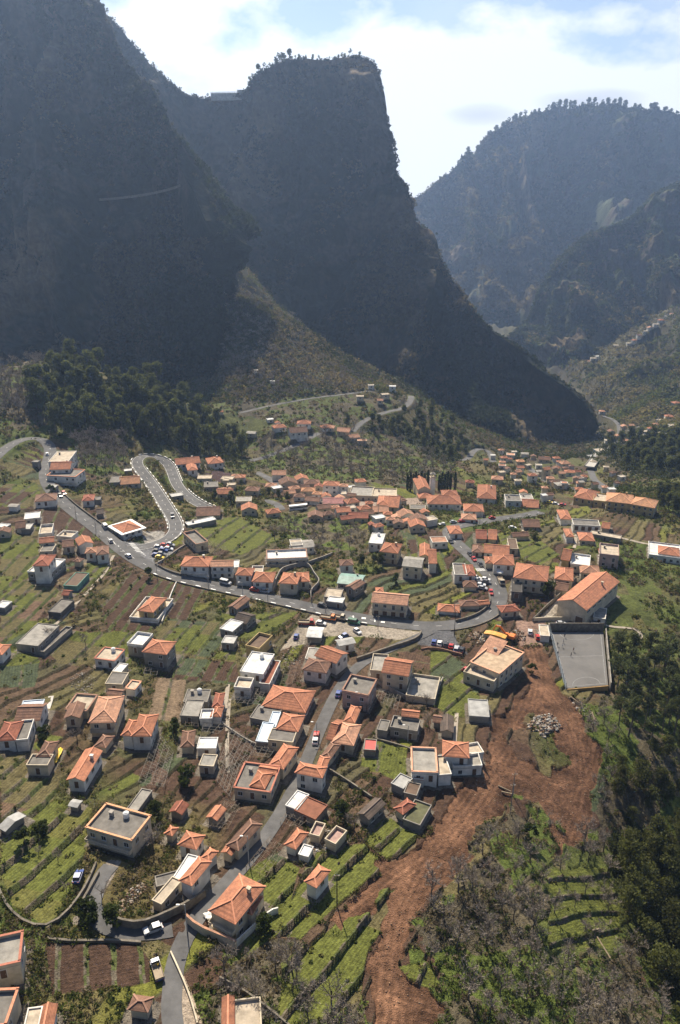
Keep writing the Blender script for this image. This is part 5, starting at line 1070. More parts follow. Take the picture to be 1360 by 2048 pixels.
M_LEAF = leaf_mat(); M_BARK = flat('bark', (0.17, 0.14, 0.11), 0.95, 0.2, 2.0); M_TWIG = flat('grey_twigs', (0.33, 0.28, 0.235), 0.95, 0.2, 0.6)
# undergrowth: thousands of low bushes over the ground, denser where the land is wild
def undergrowth():
    ii = R_.randint(30, len(RR)-3, 170000); jj = R_.randint(60, NT-60, 170000)
    keep = R_.rand(170000) < BUSH[ii, jj]**1.3*(0.36+0.4*(RR[ii] > 420)); keep &= RR[ii] < 1500
    ii, jj = ii[keep], jj[keep]; x, y, z = GX[ii, jj], GY[ii, jj], GZ[ii, jj]; k = BKIND[ii, jj]; R = RADI[ii, jj]
    n = len(x); rad = (0.45+1.0*R_.rand(n)**2)*(1+np.clip(R-150, 0, 900)/380); rad *= np.where(BUSH[ii, jj] < 0.3, 0.65, 1)*np.where(k == 2, 1.25, 1)
    v = fbm(x/17, y/17, 3); g = np.array((0.060, 0.078, 0.022)); br = np.array((0.125, 0.100, 0.073)); dk = np.array((0.044, 0.050, 0.020)); ol = np.array((0.085, 0.082, 0.03))
    t = R_.rand(n)+v*0.8
    col = np.where((t < 0.45)[:, None], g, np.where((t < 0.8)[:, None], ol, br)); col = np.where((k == 1)[:, None], np.where((t < 0.42)[:, None], g*1.1, br*1.1), col); col = np.where((k == 2)[:, None], np.where((t < 0.75)[:, None], dk, g*.8), col)
    for nm, m in (('undergrowth', R < 420), ('distant_undergrowth', R >= 420)):
        nn = 26 if nm == 'undergrowth' else 13; size = np.maximum(0.34, R[m]*0.0017)*1.25
        V, F_, C_ = leaf_cloud(np.stack([x, y, z], 1)[m], rad[m], nn, size, col[m])
        o = link_mesh(nm, np_mesh(nm, V, F_, C_), M_LEAF); o['kind'] = 'stuff'
undergrowth()
def px_scrub(poly, n, rad, cols, name, size):
    D = GY*CP-GZ*SP; U = CX+F*GX/np.maximum(D, 1); V = CY-F*(GY*SP+GZ*CP)/np.maximum(D, 1)
    m = inpoly(U+12*JX, V+12*JY, poly) & (RADI > 560) & (BUSH > 0.02); ii, jj = np.where(m); k = R_.randint(0, len(ii), n); i, j = ii[k], jj[k]
    c = np.stack([GX[i, j], GY[i, j], GZ[i, j]], 1); r = rad[0]+(rad[1]-rad[0])*R_.rand(n)**2; v = np.clip((fbm(c[:, 0]/40, c[:, 1]/40, 3)*1.6+0.5+R_.randn(n)*0.3)*len(cols), 0, len(cols)-1).astype(int)
    V2, F2, C2 = leaf_cloud(c, r, 16, size, np.array(cols)[v]); o = link_mesh(name, np_mesh(name, V2, F2, C2), M_LEAF); o['kind'] = 'stuff'
px_scrub([(425,460),(500,480),(620,520),(680,640),(740,730),(820,790),(700,790),(560,800),(430,810)], 7500, (1.2, 4.2), [(0.07,0.078,0.03), (0.10,0.088,0.05), (0.14,0.115,0.08), (0.16,0.13,0.09)], 'hillside_scrub', 1.5)
px_scrub([(1190,700),(1370,600),(1370,870),(1250,860),(1200,820),(1090,700)], 5200, (2, 7), [(0.06,0.072,0.028), (0.085,0.092,0.034), (0.11,0.10,0.05), (0.13,0.11,0.07)], 'hillside_scrub', 2.4)
def hill_scrub(P, n, size, name, cols, lo=0.03, hi=0.97, rad=(2.5, 6)):
    nr, nc = P.shape[:2]; i = (nr*(0.22+0.76*R_.rand(n))).astype(int); j = (nc*(lo+(hi-lo)*R_.rand(n))).astype(int); c = P[i, j]
    pn = fbm(c[:, 0]/55, (c[:, 1]+c[:, 2])/70, 4); kp = (pn > 0.10-0.3*R_.rand(len(c))**3) | (np.abs(i/nr-1/(len_r(name))) < 0.03); c = c[kp]; pn = pn[kp]
    dx = np.abs(c[:, 0]/np.maximum(c[:, 1], 1)); c = c[dx < 0.5]; pn = pn[dx < 0.5]; n = len(c)
    r = rad[0]+(rad[1]-rad[0])*R_.rand(n)**2; v2 = fbm(c[:, 0]/80+5, c[:, 2]/60, 3)*2.2+0.5+R_.randn(n)*0.25; cc = np.array(cols)[np.clip((v2*len(cols)).astype(int), 0, len(cols)-1)]
    V, F_, C_ = leaf_cloud(c, r, 9, size, cc, up=0.15); o = link_mesh(name, np_mesh(name, V, F_, C_), M_LEAF); o['kind'] = 'stuff'
def len_r(n): return 5 if n.startswith(('cliff', 'peak')) else 4
SC = [(0.021, 0.029, 0.013), (0.034, 0.040, 0.017), (0.062, 0.052, 0.032), (0.10, 0.080, 0.052)]
hill_scrub(P_CENT, 26000, 4.0, 'peak_scrub', SC); hill_scrub(P_LEFT, 22000, 3.6, 'cliff_scrub', SC)
hill_scrub(P_FAR, 14000, 9.0, 'ridge_woodland', SC, rad=(6, 14)); hill_scrub(P_SPUR, 13000, 6.0, 'spur_woodland', [(0.03,0.042,0.016), (0.05,0.055,0.022), (0.085,0.07,0.04), (0.028,0.035,0.016)], rad=(4, 9))
# --- tree prototypes
def limb(V, F_, a, b, r0, r1, n=5):
    a = np.array(a, float); b = np.array(b, float); d = b-a; d /= np.linalg.norm(d)+1e-9; u = np.cross(d, (0, 0, 1.0));
    if np.linalg.norm(u) < 1e-3: u = np.array((1.0, 0, 0))
    u /= np.linalg.norm(u); v = np.cross(d, u); k = len(V)
    for c, r in ((a, r0), (b, r1)):
        for i in range(n): t = 2*math.pi*i/n; V.append(c+(u*math.cos(t)+v*math.sin(t))*r)
    for i in range(n): j = (i+1) % n; F_.append((k+i, k+j, k+n+j)); F_.append((k+i, k+n+j, k+n+i))
PR = random.Random(3)
def bare_tree(hh, spread, tw, ntw=5):
    V, F_ = [], []; TV, TF = [], []
    def grow(p, d, ln, r, lev):
        q = p+d*ln*0.5; d2 = d+np.array([PR.uniform(-.12, .12) for _ in range(3)]); d2 /= np.linalg.norm(d2); e = q+d2*ln*0.5
        if lev < 3: limb(V, F_, p, q, r, r*0.85); limb(V, F_, q, e, r*0.85, r*0.65)
        else:
            for a, b in ((p, e),):
                w = np.cross(b-a, [PR.uniform(-1, 1) for _ in range(3)]); w = w/(np.linalg.norm(w)+1e-9)*tw; k = len(TV); TV.extend([a-w, a+w, b]); TF.append((k, k+1, k+2))
            if lev >= 4: return
        for i in range({0: 5, 1: 4, 2: ntw, 3: ntw}[lev]):
            t = PR.uniform(0.35, 1.0) if lev else PR.uniform(0.45, 1.0); pp = p+(e-p)*t; a = PR.uniform(0, 2*math.pi); side = np.array([math.cos(a), math.sin(a), PR.uniform(-0.1, 0.5)])*spread
            nd = d2*PR.uniform(0.5, 0.9)+side; nd[2] += 0.15; nd /= np.linalg.norm(nd); grow(pp, nd, ln*PR.uniform(0.5, 0.72), r*0.5, lev+1)
    grow(np.zeros(3)-np.array((0, 0, 0.3)), np.array((0.03, 0, 1.0)), hh*0.5, hh*0.022, 0)
    tr = np_mesh('trunk', np.array(V), np.array(F_)); tr.materials.append(M_BARK); cr = np_mesh('crown', np.array(TV), np.array(TF)); cr.materials.append(M_TWIG); return tr, cr
def leafy_tree(hh, wid, col, nl, leaf, low=0.25, pine=False):
    V, F_ = [], []; th = hh*(0.85 if pine else 0.6); lean = PR.uniform(-0.05, 0.05)
    limb(V, F_, (0, 0, -0.6), (lean*hh, 0, th*0.6), hh*0.022, hh*0.015, 6); limb(V, F_, (lean*hh, 0, th*0.6), (lean*hh*1.2, 0.02*hh, th), hh*0.015, hh*0.006, 6)
    cen, rad = [], []
    for i in range(nl):
        a = PR.uniform(0, 2*math.pi); t = PR.random()
        if pine: z = hh*(0.55+0.43*t); rr = wid*(0.25+0.75*math.sin(math.pi*min(1, (1.05-t)*0.8)))*PR.uniform(0.3, 1); r = wid*PR.uniform(0.22, 0.36)
        else: z = hh*(low+(0.92-low)*t); rr = wid*math.sin(math.pi*(0.18+0.75*t))**0.8*PR.uniform(0.2, 0.8); r = wid*PR.uniform(0.26, 0.46)
        c = np.array((lean*hh+rr*math.cos(a), rr*math.sin(a), z)); cen.append(c); rad.append(r)
        zz = max(hh*0.25, z-rr*0.8); limb(V, F_, (lean*hh*zz/hh, 0, min(zz, th)), c, hh*0.006, hh*0.002, 4)
    cols = np.array([np.array(col)*PR.uniform(0.75, 1.3) for _ in cen])
    LV, LF, LC = leaf_cloud(np.array(cen), np.array(rad), 70, leaf, cols, 0.7, 0.3, 0)
    tr = np_mesh('trunk', np.array(V), np.array(F_)); tr.materials.append(M_BARK); cr = np_mesh('crown', LV, LF, LC); cr.materials.append(M_LEAF); return tr, cr
def cypress(hh, wid):
    V, F_ = [], []; limb(V, F_, (0, 0, -0.5), (0, 0, hh*0.5), 0.2, 0.08)
    z = np.linspace(0.06, 0.96, 14); cen = np.stack([0*z, 0*z, z*hh], 1); rad = wid*np.sin(np.pi*(0.12+0.86*z))**0.6
    LV, LF, LC = leaf_cloud(cen, rad, 60, 0.55, np.tile((0.018, 0.028, 0.014), (14, 1)), 1.1, 0.3, 0)
    tr = np_mesh('trunk', np.array(V), np.array(F_)); tr.materials.append(M_BARK); cr = np_mesh('crown', LV, LF, LC); cr.materials.append(M_LEAF); return tr, cr
BARE = [bare_tree(7, 0.85, 0.035) for _ in range(3)]+[bare_tree(9, 0.7, 0.04) for _ in range(2)]
BARE_FAR = [bare_tree(9, 0.8, 0.09, 4) for _ in range(3)]
EVER = [leafy_tree(15, 4.6, (0.080, 0.090, 0.036), 24, 0.8) for _ in range(4)]
EVER_NEAR = [leafy_tree(12, 4.4, (0.076, 0.082, 0.028), 26, 0.5) for _ in range(4)]
PINE = [leafy_tree(14, 3.0, (0.062, 0.074, 0.036), 20, 0.42, pine=True) for _ in range(4)]
SHRUB = [leafy_tree(3.2, 1.6, (0.045, 0.060, 0.018), 9, 0.38, low=0.1) for _ in range(3)]
CYP = [cypress(13, 1.1), cypress(11, 1.0)]
TIDX = 0
def plant(name, protos, x, y, label, group, s=1.0, z=None, cat='tree', sz=None):
    global TIDX
    TIDX += 1; q = TIDX*0.618 % 1; z = gtop(x, y) if z is None else z
    if z is None: return
    root = empty(name, (x, y, z), q*6.28*7 % 6.28); root.scale = (s, s, (sz or s)); tag(root, label, cat, group); tr, cr = protos[TIDX % len(protos)]
    link_mesh('trunk', tr, None, root); link_mesh('crown', cr, None, root); return root
def scatter_px(poly, n, minsep, seed=0):
    """evenly loose points inside a picture region, taken on the ground"""
    rr = random.Random(seed); xs = [p[0] for p in poly]; ys = [p[1] for p in poly]; out = []; tries = 0
    A_ = np.array(poly, float)
    while len(out) < n and tries < n*60:
        tries += 1; px = rr.uniform(min(xs), max(xs)); py = rr.uniform(min(ys), max(ys))
        if not inpoly(np.array([px]), np.array([py]), poly)[0]: continue
        if any((px-a)**2+((py-b)*1.4)**2 < minsep**2 for a, b in out): continue
        out.append((px, py))
    return out
def grove(name, protos, poly, n, sep, label, group, s=(0.8, 1.2), seed=0, cat='tree'):
    pts = []
    for px, py in scatter_px(poly, n, sep, seed):
        g = ground(px, py); i = min(np.searchsorted(RR, math.hypot(g[0], g[1])), len(RR)-1); j = min(np.searchsorted(TH, math.atan2(g[0], g[1])), NT-1)
        if BUSH[i, j] > 0: pts.append((px, py, g))
    pts.sort(key=lambda t: -t[1]); short = SHORT.get(group)
    for r in range(0, len(pts), 7):
        for c, (px, py, g) in enumerate(sorted(pts[r:r+7], key=lambda t: t[0])):
            lab = label if short is None else '%s, %s from left in %s row from front' % (short, ordinal(c), ordinal(r//7))
            plant(name, protos, float(g[0]), float(g[1]), lab, group, s[0]+(s[1]-s[0])*hashf(px, py), cat=cat)
SHORT = {'pines beside the sports court': 'tall pine beside the sports court', 'evergreens in the lower right gully': 'dark evergreen in the gully wood', 'evergreens below the pines': 'rounded evergreen below the pines',
 'bare trees below the walled villa': 'leafless tree below the villa', 'bare trees beside the dirt clearing': 'thin leafless tree beside the dirt', 'bare trees of the middle thicket': 'leafless tree in the middle thicket',
 'bare trees beside the hairpin': 'leafless tree beside the hairpin', 'bare trees at the left edge': 'leafless tree under the left cliff', 'evergreens beside the far road': 'dark evergreen beside the far road',
 'evergreens right of the far bridge': 'dark evergreen beyond the far bridge', 'evergreens right of the yellow building': 'dark evergreen beside the yellow building'}
grove('pine_tree', PINE, [(1212,1335),(1290,1330),(1360,1340),(1385,1480),(1300,1500),(1240,1470)], 30, 22, 'tall loose crowned pine in the stand right of the sports court', 'pines beside the sports court', (0.75, 1.15), 1)
grove('evergreen_tree', EVER_NEAR, [(1255,1700),(1400,1640),(1420,2100),(1370,2060),(1300,1930),(1250,1850)], 34, 26, 'dark evergreen in the dense gully wood at the lower right', 'evergreens in the lower right gully', (0.7, 1.15), 2)
grove('evergreen_tree', EVER_NEAR, [(1215,1500),(1390,1490),(1390,1640),(1250,1680),(1225,1600)], 14, 26, 'rounded evergreen on the slope between the pines and the gully wood', 'evergreens below the pines', (0.4, 0.75), 12)
grove('bare_tree', BARE, [(860,1800),(960,1700),(1060,1660),(1230,1700),(1250,1860),(1330,1990),(1360,2090),(900,2090),(900,1980),(850,1940)], 66, 27, 'leafless grey tree on the grassy slope right of the dirt track', 'bare trees right of the dirt track', (0.7, 1.25), 3)
grove('bare_tree', BARE, [(430,1920),(560,1910),(640,1980),(735,2040),(730,2090),(440,2090)], 26, 22, 'leafless tree in the thicket at the bottom below the walled villa', 'bare trees below the walled villa', (0.6, 1.1), 4)
grove('bare_tree', BARE, [(1150,1410),(1215,1420),(1225,1600),(1190,1640),(1190,1480)], 14, 20, 'thin leafless tree between the dirt clearing and the pines', 'bare trees beside the dirt clearing', (0.6, 1.0), 5)
grove('bare_tree', BARE_FAR, [(560,1040),(700,1045),(735,1080),(715,1110),(620,1105),(570,1075)], 26, 16, 'leafless tree in the brown thicket in the middle of the slope', 'bare trees of the middle thicket', (0.6, 0.9), 6)
grove('bare_tree', BARE_FAR, [(520,890),(600,872),(680,865),(760,880),(860,905),(905,935),(900,962),(760,962),(600,955),(520,935)], 100, 14, 'leafless tree in the brown wood on the knoll behind the village', 'bare trees on the village knoll', (0.8, 1.2), 7)
grove('bare_tree', BARE_FAR, [(150,880),(245,880),(258,925),(235,945),(160,940)], 30, 12, 'leafless tree in the grey wood between the upper road and the hairpin', 'bare trees beside the hairpin', (0.9, 1.3), 8)
grove('bare_tree', BARE_FAR, [(0,720),(85,715),(100,800),(60,840),(0,830)], 40, 13, 'leafless tree in the reddish wood at the left edge under the cliff', 'bare trees at the left edge', (1.0, 1.5), 9)
SPUR_T = ('wood_on_spur', [(432,500),(470,540),(540,620),(640,700),(740,770),(640,800),(440,800)], 230, 9)
grove('evergreen_tree', EVER, [(60,800),(95,740),(200,722),(300,770),(350,800),(420,840),(490,885),(480,925),(395,905),(330,884),(250,876),(110,866)], 130, 17, 'dark evergreen in the dense wood below the left cliff', 'evergreens of the wood below the cliff', (0.65, 1.5), 10)
grove('evergreen_tree', EVER, [(840,815),(870,820),(930,880),(940,900),(900,920),(850,900),(790,860),(700,870),(690,850),(780,850)], 40, 14, 'dark evergreen in the wood beside the climbing far road', 'evergreens beside the far road', (0.5, 0.9), 11)
grove('evergreen_tree', EVER, [(1212,890),(1365,880),(1365,955),(1290,950),(1225,925)], 46, 16, 'dark evergreen in the wood right of the far bridge', 'evergreens right of the far bridge', (0.8, 1.2), 13)
grove('evergreen_tree', EVER, [(1318,985),(1365,985),(1365,1030),(1318,1030)], 12, 13, 'dark evergreen massed right of the long yellow building', 'evergreens right of the yellow building', (0.5, 0.8), 14)
for k, (a, b) in enumerate([(1062,352),(1078,358),(1095,350),(1108,354),(1122,352),(1140,350),(1158,346),(1176,346),(1240,356),(1256,356),(1272,356),(1288,354),(1304,352),(1330,356)]):
    g = ground(*cp('B', (a, b+18))); plant('cypress_tree', CYP, float(g[0]), float(g[1]), 'slender dark cypress, %s from the left in the row beside the church' % ordinal(k), 'cypresses beside the church', 1.0)
# single trees and shrubs the eye picks out
ONE = [('D',(488,262),'B','leafless tree standing alone on the green bed above the concrete roofs',0.9),('D',(285,215),'B','leafless tree rising behind the broad pale grey flat roof',0.7),('D',(440,800),'B','leafless brown tree beside the light salmon roofed house',0.8),
 ('D',(255,790),'S','dark round shrub in the yard of the long faded red roof',1.6),('A',(845,862),'S','round dark shrub on the road verge above the brown beds',1.5),('D',(1000,740),'S','leafy shrub next to the brown hipped cottage',1.5),
 ('D',(1060,1040),'S','broad dark fruit tree in the pergola gardens',2.0),('H',(640,850),'S','dark hedge tree in the bend of the lane, right one',1.7),('H',(540,820),'S','dark hedge tree in the bend of the lane, middle one',1.7),('H',(490,790),'S','dark hedge tree in the bend of the lane, left one',1.6),
 ('H',(885,245),'S','bushy evergreen right of the big grey flat roof',1.7),('H',(870,420),'B','leafless tree between the big flat roof and the white houses',0.9),('E',(830,620),'B','leafless tree behind the grey box house',0.7),('E',(1170,590),'B','leafless tree below the paved pool yard, right one',0.8),
 ('E',(1090,590),'B','leafless tree below the paved pool yard, left one',0.7),('E',(1180,700),'B','leafless tree beside the grey gabled barn',0.8),('I',(690,250),'S','spreading green shrub beside the dark brown barn',1.9),('I',(760,300),'B','dark leafless tree by the pinkish ruin',0.8),
 ('H',(580,700),'B','leafless tree in the garden left of the rubble wall',0.7),('I',(250,880),'S','leafy shrub below the terrace of the walled villa',1.5),('I',(1195,700),'B','large leafless tree left edge of the lower right slope',1.3),('E',(1300,480),'B','leafless tree beside the curved terraces',0.6),
 ('B',(310,640),'B','pale leafless tree on the green knoll in mid slope',1.1),('B',(1000,900),'S','big leafy shrub above the brown plot in mid slope',1.6),('B',(870,800),'E','dark evergreen left of the three storey cream house',0.5),('B',(800,800),'E','dark evergreen right of the small white cottage',0.5),
 ('B',(910,800),'E','dark evergreen below the three storey cream house',0.5),('C',(610,960),'S','round dark tree beside the open concrete frame',2.2),('C',(1020,800),'B','leafless tree right of the tall pinkish house',0.9),('C',(1060,850),'B','leafless tree on the green bank right of the hall',0.8),
 ('C',(1060,760),'B','leafless tree above the green bank right of the hall',0.9),('C',(540,660),'E','dark evergreen beside the village gardens',0.4),('B',(60,440),'E','dark evergreen left of the lower village',0.45),('B',(280,400),'E','dark evergreen over the curved village lane, left one',0.4),
 ('B',(330,410),'E','dark evergreen over the curved village lane, middle one',0.4),('B',(380,425),'E','dark evergreen over the curved village lane, right one',0.4),('B',(120,345),'E','dark evergreen beside the orange roofs left of the village',0.35),('A',(290,380),'S','shrub on the verge beside the two dark cars',1.6),
 ('A',(870,115),'E','spiky evergreen at the top of the hairpin island',0.6),('A',(1215,415),'E','dark evergreen left of the low salmon roof',0.45),('A',(1310,430),'E','dark evergreen below the low salmon roof',0.5),('H',(150,400),'S','dark orchard tree on the green terraces, upper left',1.5),
 ('H',(240,330),'S','dark orchard tree on the green terraces, top',1.5),('H',(330,480),'B','leafless orchard tree on the green terraces, middle',0.5),('H',(220,450),'B','leafless orchard tree on the green terraces, left',0.5),('H',(380,660),'B','leafless orchard tree on the green terraces, lowest',0.5),
 ('G',(520,400),'S','dark shrub on the bank of the dirt track below the beige building',1.2),('J',(440,380),'B','leafless tree in the thicket between the two dirt arms',0.9),('J',(620,300),'B','grey leafless bush head between the two dirt arms',0.9),('J',(500,360),'S','pale shrub between the two dirt arms',1.6)]
for c, p, t, lab, s in ONE:
    g = ground(*cp(c, (p[0], p[1]+8))); pr = {'B': BARE, 'S': SHRUB, 'E': EVER}[t]
    plant({'B': 'bare_tree', 'S': 'shrub', 'E': 'evergreen_tree'}[t], pr, float(g[0]), float(g[1]), lab, None, s, cat={'B': 'tree', 'S': 'shrub', 'E': 'tree'}[t])
# trees along the mountain skylines, rooted on the crest itself
def crest(P):
    D = P[:, :, 1]*CP-P[:, :, 2]*SP; U = CX+F*P[:, :, 0]/D; V = CY-F*(P[:, :, 1]*SP+P[:, :, 2]*CP)/D
    k = np.argmin(V, 0); j = np.arange(P.shape[1]); return U[k, j], V[k, j], P[k, j]
def skyline(P, xs, s0, s1, protos, label, group, num=True, seed=0):
    U, V, Q = crest(P); rr = random.Random(seed); ok = []
    for i, px in enumerate(xs):
        m = np.abs(U-px) < 4
        if not m.any(): m = np.abs(U-px) < 9
        if not m.any(): continue
        k = np.where(m)[0][np.argmin(V[m])]; ok.append(Q[k])
    for i, q in enumerate(ok):
        s = s0+(s1-s0)*rr.random()**1.6; plant('ridge_tree', protos[i % len(protos)], float(q[0]), float(q[1])-1, label+(', %s from the left' % ordinal(i) if num else ''), group, s, z=float(q[2])-1.5-s)
def crest_scrub(P, name, n, r0, r1, lim, size, sd):
    U, V, Q = crest(P); ok = np.where((U > lim[0]) & (U < lim[1]))[0]; k = ok[R_.randint(0, len(ok), n)]; kp = fbm(U[k]/14+sd, U[k]*0, 3) > -0.25; k = k[kp]; c = Q[k]+R_.normal(size=(len(k), 3))*np.array((1.5, 3, 0.4)); r = r0+(r1-r0)*R_.rand(len(k))**2.5
    V2, F2, C2 = leaf_cloud(c, r, 22, size, np.array(SC)[R_.randint(0, 3, len(k))], 0.8, 0.3, 0.2); o = link_mesh(name, np_mesh(name, V2, F2, C2), M_LEAF); o['kind'] = 'stuff'
crest_scrub(P_CENT, 'crest_scrub', 620, 0.8, 4.2, (205, 760), 1.6, 1); crest_scrub(P_CENT, 'crest_scrub', 240, 0.8, 4.0, (760, 1200), 1.8, 2)
crest_scrub(P_FAR, 'crest_woodland', 700, 3, 12, (815, 1362), 4.0, 3); crest_scrub(P_LEFT, 'crest_scrub', 200, 0.8, 3.0, (150, 440), 1.5, 4)
skyline(P_CENT, [491,496,501,543,549,554,560,565,571,576,514,519,525,530,536,547,552,557,562,567,573,578,584,590,596,601,607,613,629,641,656,675,680,685,690,695,701,722], 0.35, 1.15, [PINE, EVER, PINE], 'small tree on the skyline of the table mountain', 'trees on the table mountain', True, 1)
skyline(P_CENT, [219,253,268,275,310,318,326,340,346,352,363,378,392,404,412], 0.3, 0.9, [PINE, BARE_FAR], 'small tree on the descending skyline left of the saddle', 'trees on the saddle skyline', True, 2)
skyline(P_FAR, [870+i*4.6+3*math.sin(i*2.3) for i in range(104)], 0.8, 2.0, [EVER, PINE, EVER], 'tree in the ragged fringe on the skyline of the hazy far ridge', 'trees on the far ridge skyline', False, 3)

def far_wood():
    Vs, Fs, n = [], [], 0; rr = random.Random(8); src = []
    for tr, cr in BARE_FAR:
        a = np.empty(len(cr.vertices)*3, np.float32); cr.vertices.foreach_get('co', a); f = np.empty(len(cr.polygons)*3, np.int32); cr.polygons.foreach_get('vertices', f); src.append((a.reshape(-1, 3), f.reshape(-1, 3)))
    for px, py in scatter_px(SPUR_T[1], 230, 9, 4):
        g = ground(px, py); V, F_ = src[rr.randint(0, 2)]; s = rr.uniform(0.6, 1.3); t = rr.uniform(0, 6.28); c, d = math.cos(t), math.sin(t)
        Vs.append((V*s)@np.array([[c, d, 0], [-d, c, 0], [0, 0, 1]])+np.array((g[0], g[1], gtop(g[0], g[1])))); Fs.append(F_+n); n += len(V)
    o = link_mesh('wood', np_mesh('wood', np.concatenate(Vs), np.concatenate(Fs)), M_TWIG); o['kind'] = 'stuff'
far_wood()
# ------------------------------------------------------------------ vehicles
def paint(name, c): return flat('paint_'+name, c, 0.35, 0.03, 1.0, spec=0.5)
PAINT = {'white': (0.72, 0.72, 0.72), 'black': (0.02, 0.02, 0.022), 'red': (0.45, 0.03, 0.02), 'blue': (0.04, 0.08, 0.28), 'silver': (0.42, 0.43, 0.45), 'grey': (0.16, 0.16, 0.17), 'green': (0.03, 0.12, 0.07), 'orange': (0.75, 0.20, 0.03), 'yellow': (0.75, 0.55, 0.05), 'beige': (0.45, 0.38, 0.28)}
M_TYRE = flat('tyre_rubber', (0.02, 0.02, 0.02), 0.9); M_RIM = flat('steel_rim', (0.4, 0.4, 0.42), 0.4, metal=0.7); M_LAMP = flat('headlight_glass', (0.7, 0.7, 0.68), 0.2); M_TAIL = flat('tail_light', (0.35, 0.02, 0.02), 0.3)
def prism(m, prof, y0, y1, mi=0, inset=0.0):
    n = len(prof); k = len(m.v)
    zt = max(p[1] for p in prof)
    for y, s in ((y0, 1), (y1, -1)):
        for x, z in prof: m.v.append((x, y+s*inset*max(0, (z-0.75))/(zt-0.7) if zt > 0.8 else y, z))
    for i in range(n): j = (i+1) % n; m.f.append((k+i, k+j, k+n+j, k+n+i)); m.m.append(mi)
    m.f.append(tuple(k+n-1-i for i in range(n))); m.m.append(mi); m.f.append(tuple(k+n+i for i in range(n))); m.m.append(mi)
VP = {}
def vehicle_parts(kind, col):
    if (kind, col) in VP: return VP[(kind, col)]
    out = []; pm = paint(col, PAINT[col])
    if kind == 'car': L, W, wb, wr = 4.1, 1.7, 2.5, 0.31; body = [(-2.05,.28),(-2.05,.72),(-1.9,.88),(-1.0,.92),(1.0,.92),(1.85,.74),(2.05,.6),(2.05,.28)]; cab = [(-1.75,.88),(-1.45,1.38),(-1.0,1.45),(0.2,1.45),(1.05,.90)]
    elif kind == 'van': L, W, wb, wr = 5.0, 1.9, 3.1, 0.34; body = [(-2.5,.3),(-2.5,1.15),(1.6,1.15),(2.35,1.0),(2.5,.7),(2.5,.3)]; cab = [(-2.48,1.13),(-2.4,1.95),(-2.2,2.05),(1.0,2.05),(1.65,1.13)]
    elif kind == 'bus': L, W, wb, wr = 10.5, 2.5, 5.6, 0.48; body = [(-5.25,.4),(-5.25,1.5),(5.25,1.5),(5.25,.4)]; cab = [(-5.22,1.48),(-5.15,2.9),(-5.0,3.05),(5.0,3.05),(5.2,2.6),(5.22,1.48)]
    else: L, W, wb, wr = 6.5, 2.2, 3.8, 0.42; body = [(-3.2,.6),(-3.2,.95),(1.2,.95),(1.2,1.2),(3.0,1.2),(3.2,1.0),(3.2,.5)]; cab = [(1.25,1.18),(1.3,2.2),(1.5,2.3),(2.5,2.3),(2.95,1.18)]
    m = MB(); prism(m, body, -W/2, W/2); out.append(('body', m.mesh('body', [pm]), (0, 0, 0)))
    m = MB(); prism(m, cab, -W/2+0.04, W/2-0.04, 0, 0.14); xs = [p[0] for p in cab]; z1 = max(p[1] for p in cab)
    out.append(('cabin_glass', m.mesh('cabin_glass', [M_GLASS]), (0, 0, 0)))
    m = MB(); tx = sorted(xs)[1:-1]; m.box(min(tx)+0.05, max(tx)-0.02, -W/2+0.16, W/2-0.16, z1-0.03, z1+0.04)
    if kind in ('van', 'bus'):
        for s in (-1, 1): m.box(min(xs)+0.1, max(tx)-(0.6 if kind == 'bus' else 1.4), s*(W/2-0.10)-0.05, s*(W/2-0.10)+0.05, z1-(0.75 if kind == 'bus' else 0.25), z1-0.02)
    out.append(('roof_panel', m.mesh('roof_panel', [pm if col != 'black' else pm]), (0, 0, 0)))
    if kind == 'truck':
        m = MB(); m.box(-3.2, 1.15, -1.1, 1.1, 0.96, 1.05); m.box(-3.2, 1.15, -1.1, -1.02, 1.05, 1.5); m.box(-3.2, 1.15, 1.02, 1.1, 1.05, 1.5); m.box(-3.2, -3.12, -1.02, 1.02, 1.05, 1.5); m.box(1.07, 1.15, -1.02, 1.02, 1.05, 1.9)
        out.append(('load_bed', m.mesh('load_bed', [flat('truck_bed', (0.35, 0.28, 0.2), 0.8)]), (0, 0, 0)))
    w = MB(); n = 14; k = 0
    def wheel_mesh():
        w = MB()
        def ring(r, y): 
            b = len(w.v); w.v.extend([(r*math.cos(2*math.pi*i/12), y, r*math.sin(2*math.pi*i/12)) for i in range(12)]); return b
        a = ring(wr, -0.11); b = ring(wr, 0.11)
        for i in range(12): j = (i+1) % 12; w.f.append((a+i, b+i, b+j, a+j)); w.m.append(0)
        w.f.append(tuple(a+i for i in range(12))); w.m.append(0); w.f.append(tuple(b+11-i for i in range(12))); w.m.append(0)
        for y in (-0.125, 0.125):
            c = ring(wr*0.6, y); w.f.append(tuple(c+i for i in range(12))); w.m.append(1)
        return w.mesh('wheel', [M_TYRE, M_RIM])
    wm = wheel_mesh()
    for sx in (-1, 1):
        for sy in (-1, 1): out.append(('wheel', wm, (sx*wb/2, sy*(W/2-0.06), wr)))
    lm = MB(); lm.box(-0.04, 0.04, -0.17, 0.17, -0.08, 0.08); lmm = lm.mesh('headlight', [M_LAMP]); tm = lm.mesh('tail_light', [M_TAIL]); zl = body[-2][1]+0.05 if kind == 'car' else 0.75
    for sy in (-1, 1): out.append(('headlight', lmm, (L/2+0.0, sy*(W/2-0.3), zl))); out.append(('tail_light', tm, (-L/2, sy*(W/2-0.3), 0.7)))
    VP[(kind, col)] = out; return out
